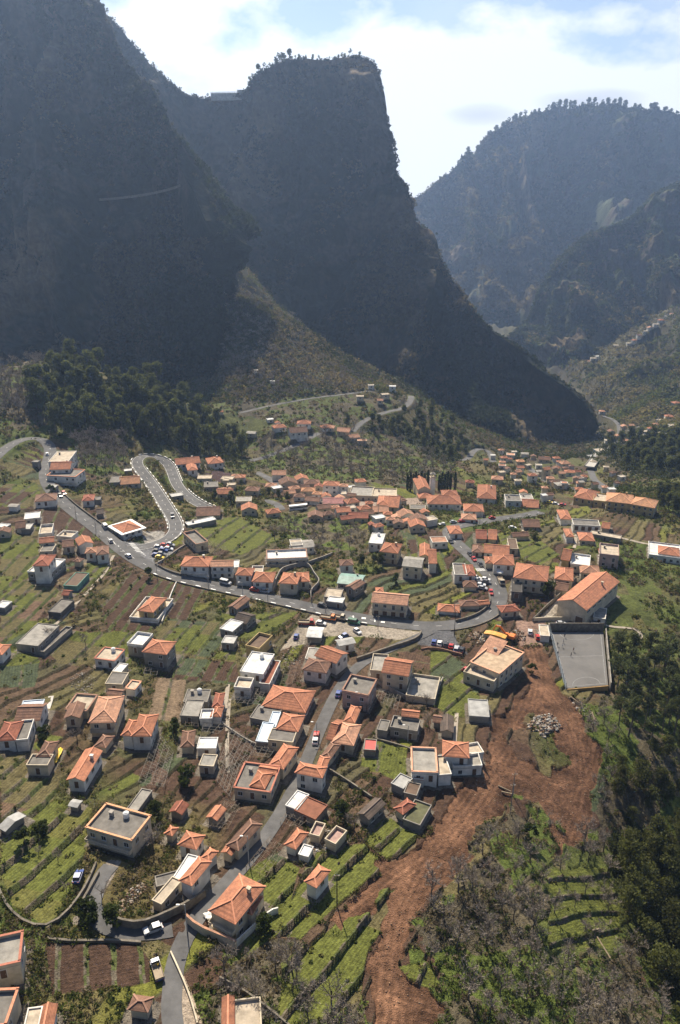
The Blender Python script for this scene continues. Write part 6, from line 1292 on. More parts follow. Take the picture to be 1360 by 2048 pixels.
def vehicle(c, p, d, kind, col, label, group=None, dz=0.0, name=None):
    a = ground(*cp(c, p)); b = ground(*cp(c, (p[0]+d[0], p[1]+d[1]))); ang = math.atan2(b[1]-a[1], b[0]-a[0]); x, y = float(a[0]), float(a[1])
    f = [gtop(x+math.cos(ang)*t, y+math.sin(ang)*t) for t in (-1.5, 1.5)]; pit = math.atan2(f[1]-f[0], 3.0)
    zz = (f[0]+f[1])/2+0.16+dz
    root = empty(name or {'car': 'car', 'van': 'van', 'bus': 'bus', 'truck': 'truck'}[kind], (x, y, zz), ang); root.rotation_euler = (0, -max(-0.2, min(0.2, pit)), ang)
    tag(root, label, {'car': 'car', 'van': 'van', 'bus': 'bus', 'truck': 'truck'}[kind], group)
    for nm, me, loc in vehicle_parts(kind, col): link_mesh(nm, me, None, root, loc)
    if kind == 'truck' and 'yellow sheet' in label: root.scale = (0.78, 0.82, 0.82)
    return root
V_ = [('A',(268,166),(10,-60),'car','white','white car driving down the upper road beside the white stepped building'),('A',(343,409),(40,45),'car','black','dark car stopped on the upper road next to a red one'),('A',(365,402),(40,45),'car','red','red car next to a dark one on the upper road'),
 ('A',(596,588),(-10,-12),'van','silver','silver van beside the junction building'),('A',(628,662),(-20,-40),'car','silver','silver car waiting by the zebra crossing at the junction'),('A',(727,746),(-40,-30),'car','white','white car crossing the middle of the junction'),
 ('A',(978,524),(12,60),'van','grey','grey minibus coming down inside the hairpin road'),('A',(1278,905),(60,14),'van','silver','silver van parked before the second roadside house'),
 ('B',(195,944),(50,12),'car','red','red car parked before the third roadside house'),('B',(256,950),(50,12),'car','silver','silver car parked right behind the red one at the roadside row'),('B',(580,1030),(50,12),'car','black','dark car by the main road below the green metal roof'),
 ('B',(445,482),(80,-2),'bus','white','long white coach parked above the green knoll'),
 ('H',(868,886),(-60,18),'car','silver','silver white car in the lane bend below the curved stone wall'),('H',(445,592),(20,-50),'car','blue','dark blue car parked on the drive beside the green terraces'),('H',(893,1118),(-18,-60),'truck','blue','blue and white pickup truck loaded with a yellow sheet in the lane'),
 ('E',(546,777),(6,-40),'car','red','red car parked on the lane, upper of two'),('E',(541,805),(6,-40),'car','white','white and red car on the lane, lower of two'),('E',(671,541),(10,-30),'car','blue','blue car parked beside the grey box house'),
 ('E',(490,140),(60,2),'truck','red','red flatbed truck in the work yard'),('E',(572,140),(40,6),'car','white','white car in the work yard behind the red flatbed'),('E',(612,112),(40,6),'truck','orange','orange truck in the work yard'),('E',(668,108),(40,6),'truck','beige','beige truck beside the orange truck in the work yard'),
 ('E',(760,134),(40,8),'van','green','dark green van in the work yard near the main road'),('E',(778,186),(30,20),'car','white','white car alone on the pale yard ground'),('E',(700,213),(-40,14),'car','blue','blue car in the yard beside the striped grey roof'),('E',(432,216),(10,-30),'car','blue','blue pickup at the left end of the work yard'),
 ('G',(510,190),(2,-60),'car','white','white car on the red gravel beside the building site'),('G',(554,216),(-6,-50),'car','red','red car on the red gravel beside the building site'),
 ('G',(686,142),(40,2),'car','silver','silver car between the big hall and the court, left one'),('G',(886,136),(50,14),'car','silver','silver car between the big hall and the court, right one'),
 ('G',(158,408),(26,12),'car','red','red car under the edge of the beige flat roof, upper one'),('G',(170,428),(26,12),'car','red','red car under the edge of the beige flat roof, lower one'),
 ('C',(62,668),(30,35),'car','black','black car in the upper village street'),('C',(170,740),(25,30),'car','black','black car in the village street behind a red one'),('C',(192,768),(25,30),'car','red','bright red car in the village street'),('C',(230,800),(25,30),'car','black','black car in the village street just before the crossing'),
 ('C',(345,895),(20,40),'truck','beige','open lorry parked beside the street umbrellas'),('C',(288,955),(6,40),'car','red','red car at the outer kerb of the road bend'),
 ('C',(622,446),(50,4),'car','yellow','yellow car in the row before the long yellow building'),('C',(655,452),(50,4),'car','white','white car in the row before the long yellow building'),('C',(695,458),(50,4),'car','red','dark red car in the row before the long yellow building'),
 ('C',(10,571),(-40,4),'car','white','white car on the curved village road, first from the left'),('C',(75,560),(40,-4),'car','silver','silver car on the curved village road, second from the left'),('C',(120,556),(40,-4),'car','red','red car on the curved village road, third from the left'),('C',(190,551),(40,-4),'car','red','red car on the curved village road, fourth from the left'),('C',(294,534),(40,-4),'car','red','red car on the curved village road, last from the left'),
 ('C',(1290-880+0,590),(30,0),'car','white','white car beside the brown orange barn')]
for k, (x, y, col) in enumerate([(1212,248,'blue'),(1244,254,'white'),(1279,261,'black'),(1309,272,'red'),(1339,284,'silver')]):
    V_.append(('E', (x, y), (8, -34), 'car', col, '%s car parked above the brown beds, %s from the left' % (col, ORD[k]), 'cars parked above the brown beds'))
for k, (x, y, col) in enumerate([(93,285,'blue'),(123,292,'black')]):
    V_.append(('G', (x, y), (12, -34), 'car', col, '%s car parked above the brown beds, %s from the left' % (col, ORD[k+5]), 'cars parked above the brown beds'))
for k, (x, y, col) in enumerate([(897,700,'white'),(932,690,'red'),(965,686,'silver'),(890,722,'black'),(925,716,'blue'),(955,708,'white'),(886,745,'blue'),(915,738,'grey'),(905,758,'yellow')]):
    V_.append(('A', (x, y), (30, 4), 'car', col, '%s car in the roadside car park below the hairpin, %s in its %s row' % (col, ORD[k % 3], ['back', 'middle', 'front'][k//3]), 'cars in the roadside car park'))
for k, (x, y, col) in enumerate([(205,870,'white'),(214,886,'silver'),(222,900,'black'),(232,915,'white'),(240,930,'silver'),(258,882,'white'),(262,898,'grey')]):
    V_.append(('C', (x, y), (30, 4), 'car', col, '%s car parked slantwise by the street bend, %s from the top' % (col, ORD[k]), 'cars parked by the street bend'))
for v in V_:
    vehicle(v[0], v[1], v[2], v[3], v[4], v[5], v[6] if len(v) > 6 else None)
# ------------------------------------------------------------------ walls, fences, paths
def wall_line(name, label, cat, P, z, hgt, th, mat, below=2.5, cap=None, group=None, blocks=None):
    """upright wall along points; optional coping and white marker blocks"""
    T = np.gradient(P, axis=0); T /= np.linalg.norm(T, axis=1, keepdims=True)+1e-9; Nn = np.stack([T[:, 1], -T[:, 0]], 1); m = MB(); n = len(P)
    def sec(i, w, z0, z1): return [(P[i, 0]+Nn[i, 0]*s*w, P[i, 1]+Nn[i, 1]*s*w, zz) for s, zz in ((-1, z0), (1, z0), (1, z1), (-1, z1))]
    def run(w, a, b, mi, i0=0, i1=None):
        i1 = n-1 if i1 is None else i1
        for i in range(i0, i1):
            q = sec(i, w, z[i]+a, z[i]+b)+sec(i+1, w, z[i+1]+a, z[i+1]+b); k = len(m.v); m.v += q
            for f in ((0,4,5,1),(1,5,6,2),(2,6,7,3),(3,7,4,0)): m.f.append(tuple(k+t for t in f)); m.m.append(mi)
            if i == i0: m.f.append((k+3, k+2, k+1, k)[::-1]); m.m.append(mi)
            if i == i1-1: m.f.append((k+4, k+5, k+6, k+7)[::-1]); m.m.append(mi)
    run(th/2, -below, hgt, 0)
    if cap is not None: run(th/2+0.08, hgt, hgt+0.12, 1)
    if blocks:
        for i in range(0, n-1, blocks): run(th/2+0.06, hgt+0.003, hgt+0.26, 2, i, min(i+1, n-1))
    o = m.obj(name, [mat, cap or mat, M_PLASTIC]); tag(o, label, cat, group); return o
def wall_px(name, label, cat, c, pts, hgt, th, mat, **kw):
    P = dense(wpts([cp(c, p) for p in pts]), 2.2); P = smooth(P, 1, 2); z = np.array([gtop(*p) for p in P]); z = np.maximum(z, gz(P[:, 0], P[:, 1])-0.3)
    for _ in range(3): z[1:-1] = (z[:-2]+z[1:-1]+z[2:])/3
    return wall_line(name, label, cat, P, z, hgt, th, mat, **kw)
def road_wall(i, side, p0, p1, label, hgt, mat, blocks=None, off=0.45, cap=None):
    nm, w, P, z = RD_[i]; a, b = wpts([p0, p1]); i0 = int(np.argmin(((P-np.array(a))**2).sum(1))); i1 = int(np.argmin(((P-np.array(b))**2).sum(1))); i0, i1 = min(i0, i1), max(i0, i1)
    T = np.gradient(P, axis=0); T /= np.linalg.norm(T, axis=1, keepdims=True); Nn = np.stack([T[:, 1], -T[:, 0]], 1); Q = (P+Nn*side*(w/2+off))[i0:i1+1]
    return wall_line('parapet_wall', label, 'wall', Q, z[i0:i1+1], hgt, 0.4, mat, below=3.0, blocks=blocks, cap=cap)
road_wall(0, 1, (320,1146), (735,1240), 'long low road wall with white marker blocks along the lower side of the main road', 0.45, M_STONE, 3)
road_wall(0, -1, (105,985), (215,1072), 'dark low wall along the upper side of the descending road', 0.8, M_STONE)
road_wall(1, -1, (357,1058), (268,914), 'kerb wall with white blocks inside the long hairpin leg', 0.35, M_CONC, 3)
road_wall(1, 1, (325,1088), (275,935), 'kerb wall with white blocks on the valley side of the long hairpin leg', 0.35, M_CONC, 3)
road_wall(1, -1, (280,909), (350,965), 'white blocked kerb wall around the top of the hairpin', 0.5, M_CONC, 2)
road_wall(1, -1, (362,982), (420,1018), 'white blocked kerb wall down the short hairpin leg', 0.4, M_CONC, 2)
road_wall(0, 1, (1000,1205), (900,1255), 'stone kerb wall outside the road bend', 0.3, M_STONE)
for args in [
 ('retaining_wall','high curved stone wall along the bend of the lower lane','wall','H',[(640,840),(700,872),(760,885),(830,880),(900,840),(960,800),(1040,775),(1110,745),(1165,690)],2.2,0.5,M_STONE),
 ('terrace_wall','pale wall around the terrace of the large villa','wall','H',[(1058,835),(1090,880),(1140,915),(1230,940),(1330,955),(1341,985)],2.4,0.35,wmat('cream'),rmat(SA)),
 ('terrace_wall','white wall stepping up the right side of the large villa','wall','I',[(92,965),(160,910),(230,840),(305,765),(330,775)],1.6,0.3,wmat('white'),None),
 ('brick_wall','reddish wall holding up the parked car row','wall','E',[(1140,285),(1165,264),(1230,276),(1300,300),(1370,318)],0.9,0.35,flat('reddish_plaster',(0.30,0.17,0.12),0.9,0.15),None),
 ('retaining_wall','curved stone wall under the rounded green terrace','wall','E',[(775,345),(850,320),(930,290),(1020,262),(1100,235),(1148,208),(1140,188)],1.4,0.6,M_STONE,None),
 ('garden_wall','grey wall enclosing the cream villa with the many-hipped roof','wall','B',[(300,945),(322,880),(350,825),(490,792),(515,820),(535,862),(576,905),(512,945),(518,1000)],2.0,0.35,M_CONC,None),
 ('retaining_wall','grey wall under the unfinished white roofed building','wall','B',[(258,800),(380,805),(490,795),(560,770),(636,735)],1.5,0.4,M_CONC,None),
 ('garden_wall','rounded garden wall at the outer road bend','wall','C',[(90,1118),(160,1100),(225,1072),(268,1040),(290,1005),(275,960)],1.2,0.4,M_STONE,None),
 ('yard_wall','long wall up the left side of the hall forecourt','wall','C',[(525,1115),(580,1065),(660,985),(740,915),(770,885)],1.6,0.35,M_STONE,None),
 ('yard_wall','long low wall between the hall and the sports court','wall','C',[(525,1112),(640,1105),(700,1108),(850,1112),(925,1120)],1.6,0.35,wmat('cream'),None),
 ('field_wall','stone wall around the foot of the green orchard terraces','wall','H',[(-10,640),(30,745),(110,830),(200,880),(268,905),(330,850),(400,770),(460,690),(520,560),(545,500)],0.8,0.45,M_STONE,None),
 ('field_wall','stone wall along the top of the brown lower beds','wall','H',[(270,935),(400,955),(560,940),(700,935),(800,950)],0.6,0.5,M_STONE,None),
 ('field_wall','dark stone wall between the flat roof villa and its drive','wall','H',[(455,745),(500,670),(540,600),(560,560)],1.0,0.5,M_STONE,None),
 ('garden_wall','white wall beside the path right of the yellow house','wall','A',[(918,1128),(945,1060),(962,990),(985,930),(1000,895)],0.9,0.3,wmat('white'),None),
 ('garden_wall','grey wall around the car park below the hairpin','wall','A',[(880,800),(930,770),(985,730),(1050,690)],1.0,0.3,M_CONC,None),
 ('garden_wall','grey wall along the road under the car park bank','wall','A',[(880,795),(940,830),(1000,852),(1060,862)],1.0,0.3,M_STONE,None),
 ('field_wall','long stone wall running down past the vine pergolas','wall','E',[(10,700),(60,740),(130,790),(220,840),(300,850)],0.8,0.35,M_CONC,None),
 ('garden_wall','curved white wall of the house beside the dirt track','wall','G',[(60,985),(130,975),(200,950),(228,900)],1.4,0.3,wmat('white'),None),
 ('garden_wall','stone wall between the gardens below the red sheet roof','wall','E',[(600,960),(690,1010),(790,1080),(860,1130)],1.0,0.4,M_STONE,None),
 ('garden_wall','pale wall beside the concrete ramp at the bottom','wall','H',[(968,1010),(1010,1100),(1050,1190),(1090,1300),(1120,1420)],0.8,0.3,wmat('cream'),None),
 ('garden_wall','curved dark wall around the pale terrace at the bottom','wall','I',[(0,1170),(60,1190),(160,1240),(240,1320),(330,1380),(400,1440)],1.0,0.35,M_STONE,None),
 ('field_wall','stone wall under the paved pool yard','wall','E',[(880,470),(960,500),(1040,560),(1200,580),(1262,460)],1.4,0.4,M_CONC,None),
 ('field_wall','mossy wall across the green garden right of the lane','wall','E',[(880,790),(960,810),(1090,850)],0.8,0.4,M_STONE,None)]:
    nm, lab, cat, c, pts, hg, th, mat = args[:8]; wall_px(nm, lab, cat, c, pts, hg, th, mat, cap=args[8] if len(args) > 8 else None)
def path(pts, c, w, mat, name='footpath'):
    P = smooth(dense(wpts([cp(c, p) for p in pts]), 1.5), 2, 1); z = np.array([max(gtop(*p), gz(*p)-0.2) for p in P])+0.12
    for _ in range(2): z[1:-1] = (z[:-2]+z[1:-1]+z[2:])/3
    V, Fc = ribbon(P, z, w/2); V2 = V.copy(); V2[:, 2] -= 0.8
    o = link_mesh(name, np_mesh(name, V, Fc), mat); o['kind'] = 'structure'
PM = flat('path_concrete', (0.36, 0.31, 0.25), 0.9, 0.15, 0.5)
path([(315,1133),(380,1070),(460,985),(540,900),(600,830),(645,745)], 'A', 1.3, PM)
path([(250,685),(270,620),(290,545)], 'D', 1.6, flat('pale_path', (0.55, 0.52, 0.47), 0.9)); path([(1330,800),(1335,740),(1342,640)], 'E', 1.2, PM)
path([(1290,980),(1285,850),(1290,700),(1300,560)], 'D', 1.2, PM); path([(30,640),(35,560),(45,480)], 'E', 1.4, PM); path([(940,150),(1130,170),(1140,220)], 'G', 1.5, PM)
path([(760,700),(770,650),(760,600),(750,560)], 'C', 1.5, PM); path([(860,600),(1020,640),(1190,680)], 'C', 1.8, PM)
# court fence and end wall
def court_fence():
    root = empty('court_fence', cpt(0, 0.5), 0); o = np.array(root.location); tag(root, 'tall wire mesh fence with thin posts down the left side of the sports court', 'fence'); m = MB(); a, b = np.array(cpt(-0.015, -0.02)), np.array(cpt(-0.015, 1.03)); n = 14
    for i in range(n+1):
        p = a+(b-a)*i/n-o; pm = MB(); pm.beam(p-np.array((0,0,.5)), p+np.array((0, 0, 3.2)), 0.09); pm.obj('post', M_IRON, root)
    for k in range(12): z = np.array((0, 0, 0.25*k+0.2)); m.beam(a-o+z, b-o+z, 0.025)
    for i in range(70): p = a+(b-a)*i/70-o; m.beam(p, p+np.array((0, 0, 3.1)), 0.02)
    m.obj('wire_mesh', flat('blue_grey_wire', (0.25, 0.31, 0.36), 0.5), root)
court_fence()
def slab_wall(name, label, a, b, h0, h1, th, mat):
    m = MB(); o = np.array(a); m.beam(np.array(a)-o+np.array((0, 0, (h0+h1)/2)), np.array(b)-o+np.array((0, 0, (h0+h1)/2)), th, h1-h0); ob = m.obj(name, mat); ob.location = tuple(a); tag(ob, label, 'wall')
slab_wall('end_wall', 'ochre wall along the near end of the sports court', cpt(0.02, 1.03), cpt(1.0, 1.03), -4, 0.5, 0.35, flat('ochre_wall', (0.40, 0.25, 0.10), 0.9, 0.15))
slab_wall('end_wall', 'dark wall along the far end of the sports court', cpt(0.0, -0.04), cpt(1.0, -0.04), -1, 3.2, 0.35, M_STONE)
slab_wall('side_wall', 'low pale wall along the tree side of the sports court', cpt(1.05, -0.04), cpt(1.07, 1.0), -3, 0.9, 0.35, M_CONC)
# ------------------------------------------------------------------ people on the court
def person(u, v, arm, label, col, yaw):
    p = cpt(u, v); root = empty('person', p, yaw); tag(root, label, 'person')
    J = [((0,0,.95),.13,None),((0,0,1.2),.15,0),((0,0,1.42),.13,1),((0,0,1.52),.055,2),((0,0.01,1.68),.10,3),((-.1,0,.9),.09,0),((-.13,.12*arm,.5),.065,5),((-.14,-.02*arm,.08),.045,6),((-.14,.12,.04),.04,7),((.1,0,.9),.09,0),((.14,-.16*arm,.5),.065,9),((.15,-.22*arm,.08),.045,10),((.15,-.08*arm,.04),.04,11),
         ((-.2,0,1.4),.055,2),((-.32,.05,1.14),.042,13),((-.28,.22*arm,.95),.035,14),((.2,0,1.4),.055,2),((.33,-.02,1.14),.042,16),((.34,.16,.95),.035,17)]
    me = bpy.data.meshes.new('body'); me.from_pydata([j[0] for j in J], [(i, j[2]) for i, j in enumerate(J) if j[2] is not None], []); o = link_mesh('body', me, flat('sports_clothes_'+col[0], col[1], 0.8), root)
    mod = o.modifiers.new('skin', 'SKIN'); 
    for i, j in enumerate(J): o.data.skin_vertices[0].data[i].radius = (j[1], j[1])
    o.data.skin_vertices[0].data[0].use_root = True; s = o.modifiers.new('sub', 'SUBSURF'); s.levels = 1; s.render_levels = 1
    m = MB(); m.cyl((0, -0.02), .10, 1.66, 1.8, 8, .05); m.obj('hair', flat('dark_hair', (0.03, 0.02, 0.015), 0.8), root)
for k, (x, y, lab, col) in enumerate([(708,213,'player in dark clothes nearest the far end of the court',('d',(0.05,0.05,0.07))),(703,245,'player in grey running near the far left of the court',('g',(0.2,0.2,0.22))),(667,262,'player in dark clothes close to the wire fence',('d',(0.05,0.05,0.07))),(697,270,'player in white beside the fence side group',('w',(0.6,0.6,0.6))),(668,312,'player in dark clothes on the left of the halfway line',('d',(0.05,0.05,0.07))),(768,295,'player in brown in the middle of the court',('b',(0.2,0.1,0.06))),(755,322,'player in dark clothes standing on the halfway line',('d',(0.05,0.05,0.07)))]):
    px, py = cp('G', (x, y)); w = at_z(px, py, cz); a, b, d = cw[0], cw[1], cw[3]; e1 = b-a; e2 = d-a; q = w-a
    v = (q[0]*e1[1]-q[1]*e1[0])/(e2[0]*e1[1]-e2[1]*e1[0]); u = (q[0]-v*e2[0])/e1[0]; person(u, v, 1 if k % 2 else -1, lab, col, k*1.3)
# ------------------------------------------------------------------ vine pergolas
def pergola(c, q, label, mat, step=1.5, hgt=1.5, w=0.07):
    P = [ground(*cp(c, p)) for p in q]; cx, cy_ = sum(p[0] for p in P)/4, sum(p[1] for p in P)/4; z0 = min(max(gtop(p[0], p[1]), float(p[2])-1.5) for p in P)
    def top(p): return np.array((p[0]-cx, p[1]-cy_, max(gtop(p[0], p[1]), float(gz(p[0], p[1]))-0.3)+hgt-z0))
    root = empty('vine_pergola', (float(cx), float(cy_), z0)); tag(root, label, 'pergola', 'bare vine pergolas')
    T = [top(p) for p in P]; L1 = np.linalg.norm(T[1]-T[0]); L2 = np.linalg.norm(T[3]-T[0]); n1 = max(2, int(L1/step)); n2 = max(2, int(L2/step)); m = MB()
    def at(u, v): return (T[0]*(1-u)+T[1]*u)*(1-v)+(T[3]*(1-u)+T[2]*u)*v
    for i in range(n1+1): m.beam(at(i/n1, 0), at(i/n1, 1), w, w*0.8)
    for j in range(n2+1): a = at(0, j/n2); b = at(1, j/n2); z = np.array((0, 0, w)); m.beam(a+z, b+z, w*0.8, w*0.6)
    m.obj('lattice', mat, root)
    rr = random.Random(int(L1*100)); v_ = MB()
    for i in range(int(n1*n2*1.6)):
        u, v = rr.random(), rr.random(); a = at(u, v); d = np.array((rr.uniform(-1.2, 1.2), rr.uniform(-1.2, 1.2), rr.uniform(-.1, .25))); v_.beam(a+np.array((0, 0, .12)), a+d+np.array((0, 0, .15)), 0.05)
    v_.obj('vines', M_TWIG, root)
    k = 0
    for i in range(0, n1+1, 2):
        for j in range(0, n2+1, 2):
            if k > 60: break
            k += 1; a = at(i/n1, j/n2); pm = MB(); pm.beam(a-np.array((0, 0, hgt+0.6)), a, 0.11); pm.obj('post', M_WOOD, root)
ML = flat('pale_cane', (0.20, 0.16, 0.115), 0.9, 0.2, 1.0); MG = flat('galvanised_wire_beams', (0.19, 0.175, 0.15), 0.7, 0.1)
for c, q, lab, mt in [('D',[(785,1052),(930,1085),(985,880),(895,770)],'wide grey lattice pergola right of the white notched roof house',MG),('D',[(1050,735),(1125,735),(1120,682),(1058,682)],'small pale pergola above the brown hipped cottage',ML),('E',[(0,930),(95,1040),(205,835),(70,745)],'long dense vine pergola left of the grey red edged roof',MG),
 ('E',[(345,498),(440,500),(475,385),(375,370)],'vine pergola between the broken hipped roof and the bright flat roof',ML),('E',[(885,585),(1000,652),(1025,560),(905,522)],'white lattice pergola in front of the paved pool yard',MG),('I',[(150,540),(262,602),(362,440),(285,372)],'cane pergola above the bright orange villa',ML),
 ('E',[(45,603),(212,612),(262,530),(130,515)],'pergola behind the blue white roof sheets',MG),('H',[(1130,300),(1290,335),(1358,205),(1285,165)],'pergola over the dry terrace beside the tiny square roof',ML),('A',[(1125,705),(1240,765),(1290,725),(1165,655)],'pale pole pergola above the roadside row',ML),
 ('D',[(1145,775),(1235,782),(1310,725),(1160,700)],'pergola behind the white boxy house',MG),('I',[(345,290),(440,335),(510,262),(395,200)],'tangled pergola below the half rusty shed',ML),('D',[(1232,1045),(1300,1130),(1358,965),(1292,885)],'long pergola beside the stone wall at mid left',MG),('E',[(180,905),(280,915),(320,850),(215,835)],'pergola over grass above the long narrow orange house',MG),
 ('D',[(815,440),(890,445),(900,392),(830,388)],'dark pergola beside the house with grey basement',MG),('E',[(430,280),(500,290),(520,240),(450,235)],'low grey pergola above the long orange gable',MG),('E',[(740,310),(820,330),(850,280),(765,270)],'bare pergola beside the striped grey roof shed',ML)]:
    pergola(c, q, lab, mt)
# ------------------------------------------------------------------ poles and lamps
def pole(c, p, hh, label, lamp=False, mat=None, group=None):
    g = ground(*cp(c, p)); x, y = float(g[0]), float(g[1]); z = gtop(x, y); root = empty('street_lamp' if lamp else 'utility_pole', (x, y, z)); tag(root, label, 'street lamp' if lamp else 'pole', group)
    m = MB(); m.cyl((0, 0), 0.15, -0.6, hh, 8, 0.09); m.obj('post', mat or (M_CONC if not lamp else flat('galvanised_pole', (0.4, 0.4, 0.4), 0.5)), root)
    if lamp: m = MB(); m.beam((0, 0, hh-0.1), (-1.1, -0.3, hh+0.3), 0.09); m.obj('arm', M_CONC, root); m = MB(); m.box(-1.7, -1.0, -0.45, -0.15, hh+0.2, hh+0.38); m.obj('lamp_head', M_PLASTIC, root)
    else: m = MB(); m.beam((-0.7, 0, hh-0.5), (0.7, 0, hh-0.5), 0.1); m.obj('crossarm', M_WOOD, root); m = MB(); [m.cyl((u, 0), 0.06, hh-0.44, hh-0.25, 6) for u in (-.6, 0.3, .6)]; m.obj('insulators', M_PLASTIC, root)
    return root
for c, p, hh, lab, lp in [('I',(663,742),9,'dark leaning garden pole on the green terraces left of the dirt track',0),('E',(1327,206),11,'tall dark pole at the main road junction beside the car park',0),('J',(398,222),10,'thin pale pole standing in the dirt clearing',0),('A',(432,530),7,'pole beside the descending road above the junction',0),('A',(893,878),7,'pole on the road verge above the brown beds',0),
 ('A',(1182,935),7,'pole beside the road before the roadside row',0),('B',(130,975),7,'pole before the third roadside house',1),('B',(272,1010),7,'pole below the walled cream villa',0),('B',(518,1012),7,'pole at the gate corner of the walled cream villa',0),('B',(897,530),8,'thin pole among the village roofs',0),('H',(1062,892),8,'white street lamp at the lane bend beside the large villa',1),
 ('I',(163,492),8,'street lamp on the shaded lane above the large villa',1),('E',(797,622),7,'street lamp before the grey box house',1),('E',(549,785),6,'street lamp beside the red and white cars on the lane',1),('E',(1064,800),6,'garden lamp below the raised terrace',1),('A',(544,600),6,'pole just above the junction building',0),('A',(1178,500),6,'pole at the foot of the hairpin',0),
 ('C',(80,1080),7,'pole on the bank above the outer road bend',0),('B',(546,65),7,'pole beside the old road above the bare wood',0),('A',(287,85),6,'pole at the top bend of the upper road',0),('C',(225,560),8,'slim mast beside the curved village road',0),('G',(412,1110),8,'second thin pole at the near edge of the dirt clearing',0),('E',(895,165),6,'pole on the main road kerb above the work yard',0),('E',(598,70),6,'pole on the main road above the red flatbed',0)]:
    pole(c, p, hh, lab, bool(lp), M_IRON if 'dark' in lab else None)
# ------------------------------------------------------------------ building site
def at_ground(c, p): g = ground(*cp(c, p)); return float(g[0]), float(g[1]), gtop(float(g[0]), float(g[1]))
def excavator():
    x, y, z = at_ground('G', (388, 222)); root = empty('excavator', (x, y, z+0.02), math.radians(150)); tag(root, 'orange tracked excavator reaching over the rubble of the building site', 'excavator')
    po = paint('orange', PAINT['orange'])
    for s in (-1, 1):
        m = MB(); prism(m, [(-1.9,.1),(-2.1,.45),(-1.8,.85),(1.8,.85),(2.1,.45),(1.9,.1),(1.6,0),(-1.6,0)], s*1.15-0.28, s*1.15+0.28); m.obj('track', M_IRON, root)
    m = MB(); m.box(-0.9, 0.9, -0.85, 0.85, 0.5, 0.95); m.obj('undercarriage', M_IRON, root)
    m = MB(); prism(m, [(-2.4,1.0),(-2.5,1.9),(-2.2,2.2),(-0.2,2.2),(0.2,1.7),(1.5,1.6),(1.5,1.0)], -1.3, 1.3); bd = m.obj('body', po, root)
    m = MB(); prism(m, [(0.1,1.6),(0.0,2.9),(0.9,2.95),(1.55,2.1),(1.55,1.6)], 0.35, 1.25); m.obj('cab', [po], root); m = MB(); prism(m, [(0.95,1.75),(0.85,2.8),(1.0,2.8),(1.58,2.1),(1.58,1.75)], 0.33, 1.27); m.obj('cab_glass', M_GLASS, root)
    m = MB(); m.beam((1.2, -0.2, 1.6), (3.6, -0.2, 4.3), 0.45, 0.6); m.beam((3.5, -0.2, 4.25), (5.6, -0.2, 3.9), 0.4, 0.5); m.obj('boom', po, root)
    m = MB(); m.beam((5.2, -0.2, 4.5), (6.4, -0.2, 1.7), 0.32, 0.42); a = m.obj('arm', po, root); m = MB(); prism(m, [(6.1,1.6),(6.8,1.7),(6.9,1.0),(6.3,.5),(5.8,.8)], -0.75, 0.35); m.obj('bucket', M_IRON, root)
    m = MB(); m.beam((1.5, -0.2, 1.3), (3.0, -0.2, 3.2), 0.16); m.beam((3.4, -0.2, 4.7), (5.1, -0.2, 4.75), 0.14); m.obj('hydraulic_ram', M_RIM, root)
excavator()
def container():
    x, y, z = at_ground('G', (312, 222)); root = empty('skip_container', (x, y, z), math.radians(-28)); tag(root, 'long skip container under an orange yellow tarpaulin beside the excavator', 'container')
    m = MB(); m.box(-4.2, 4.2, -1.3, 1.3, 0.1, 1.7)
    for i in range(14): u = -4+i*0.61; m.box(u, u+0.2, -1.38, -1.303, 0.15, 1.65); m.box(u, u+0.2, 1.303, 1.38, 0.15, 1.65)
    m.obj('body', flat('cream_metal', (0.5, 0.45, 0.36), 0.6), root); m = MB(); n = 8
    prism(m, [(-4.3,1.72),(-4.2,2.0),(-2.5,2.35),(0,2.5),(2.2,2.3),(4.2,2.05),(4.3,1.72)], -1.4, 1.4); m.obj('tarpaulin', flat('orange_tarp', (0.72, 0.36, 0.07), 0.6, 0.2), root)
container()
def rocks(name, c, poly, n, r, cols, kind='stuff', seed=1, lift=0.0):
    rr = np.random.RandomState(seed); P = wpts([cp(c, p) for p in poly]); xs = [p[0] for p in P]; ys = [p[1] for p in P]; V = []; Fc = []; C_ = []
    base = np.array([(1,0,0),(-1,0,0),(0,1,0),(0,-1,0),(0,0,1),(0,0,-1)], float); fs = [(0,2,4),(2,1,4),(1,3,4),(3,0,4),(2,0,5),(1,2,5),(3,1,5),(0,3,5)]; k = 0; cx, cy_ = np.mean(xs), np.mean(ys)
    while k < n:
        x, y = rr.uniform(min(xs), max(xs)), rr.uniform(min(ys), max(ys))
        if not inpoly(np.array([x]), np.array([y]), P)[0]: continue
        s = r[0]+(r[1]-r[0])*rr.rand()**3; q = base*s*(0.6+0.8*rr.rand(6, 1))*np.array((1, 1, .7)); t = rr.rand()*6.28; q = q@np.array([[math.cos(t), math.sin(t), 0], [-math.sin(t), math.cos(t), 0], [0, 0, 1]])
        d = math.hypot((x-cx)/(max(xs)-cx+.1), (y-cy_)/(max(ys)-cy_+.1)); zz = gtop(x, y)+s*0.25+lift*max(0, 1-d*d)*rr.rand()
        m_ = len(V); V.extend((q+np.array((x, y, zz))).tolist()); Fc += [tuple(m_+i for i in f) for f in fs]; C_ += [cols[rr.randint(len(cols))]]*6; k += 1
    o = link_mesh(name, np_mesh(name, np.array(V), np.array(Fc), np.array(C_)), attr_mat('broken_stone', 1.0, 0.2, 5.0, 0.03)); o['kind'] = kind; return o
ST = [(0.42,0.40,0.37),(0.30,0.28,0.25),(0.22,0.19,0.16),(0.35,0.30,0.24)]; SO = [(0.20,0.12,0.08),(0.26,0.17,0.11),(0.13,0.08,0.05),(0.32,0.24,0.17)]
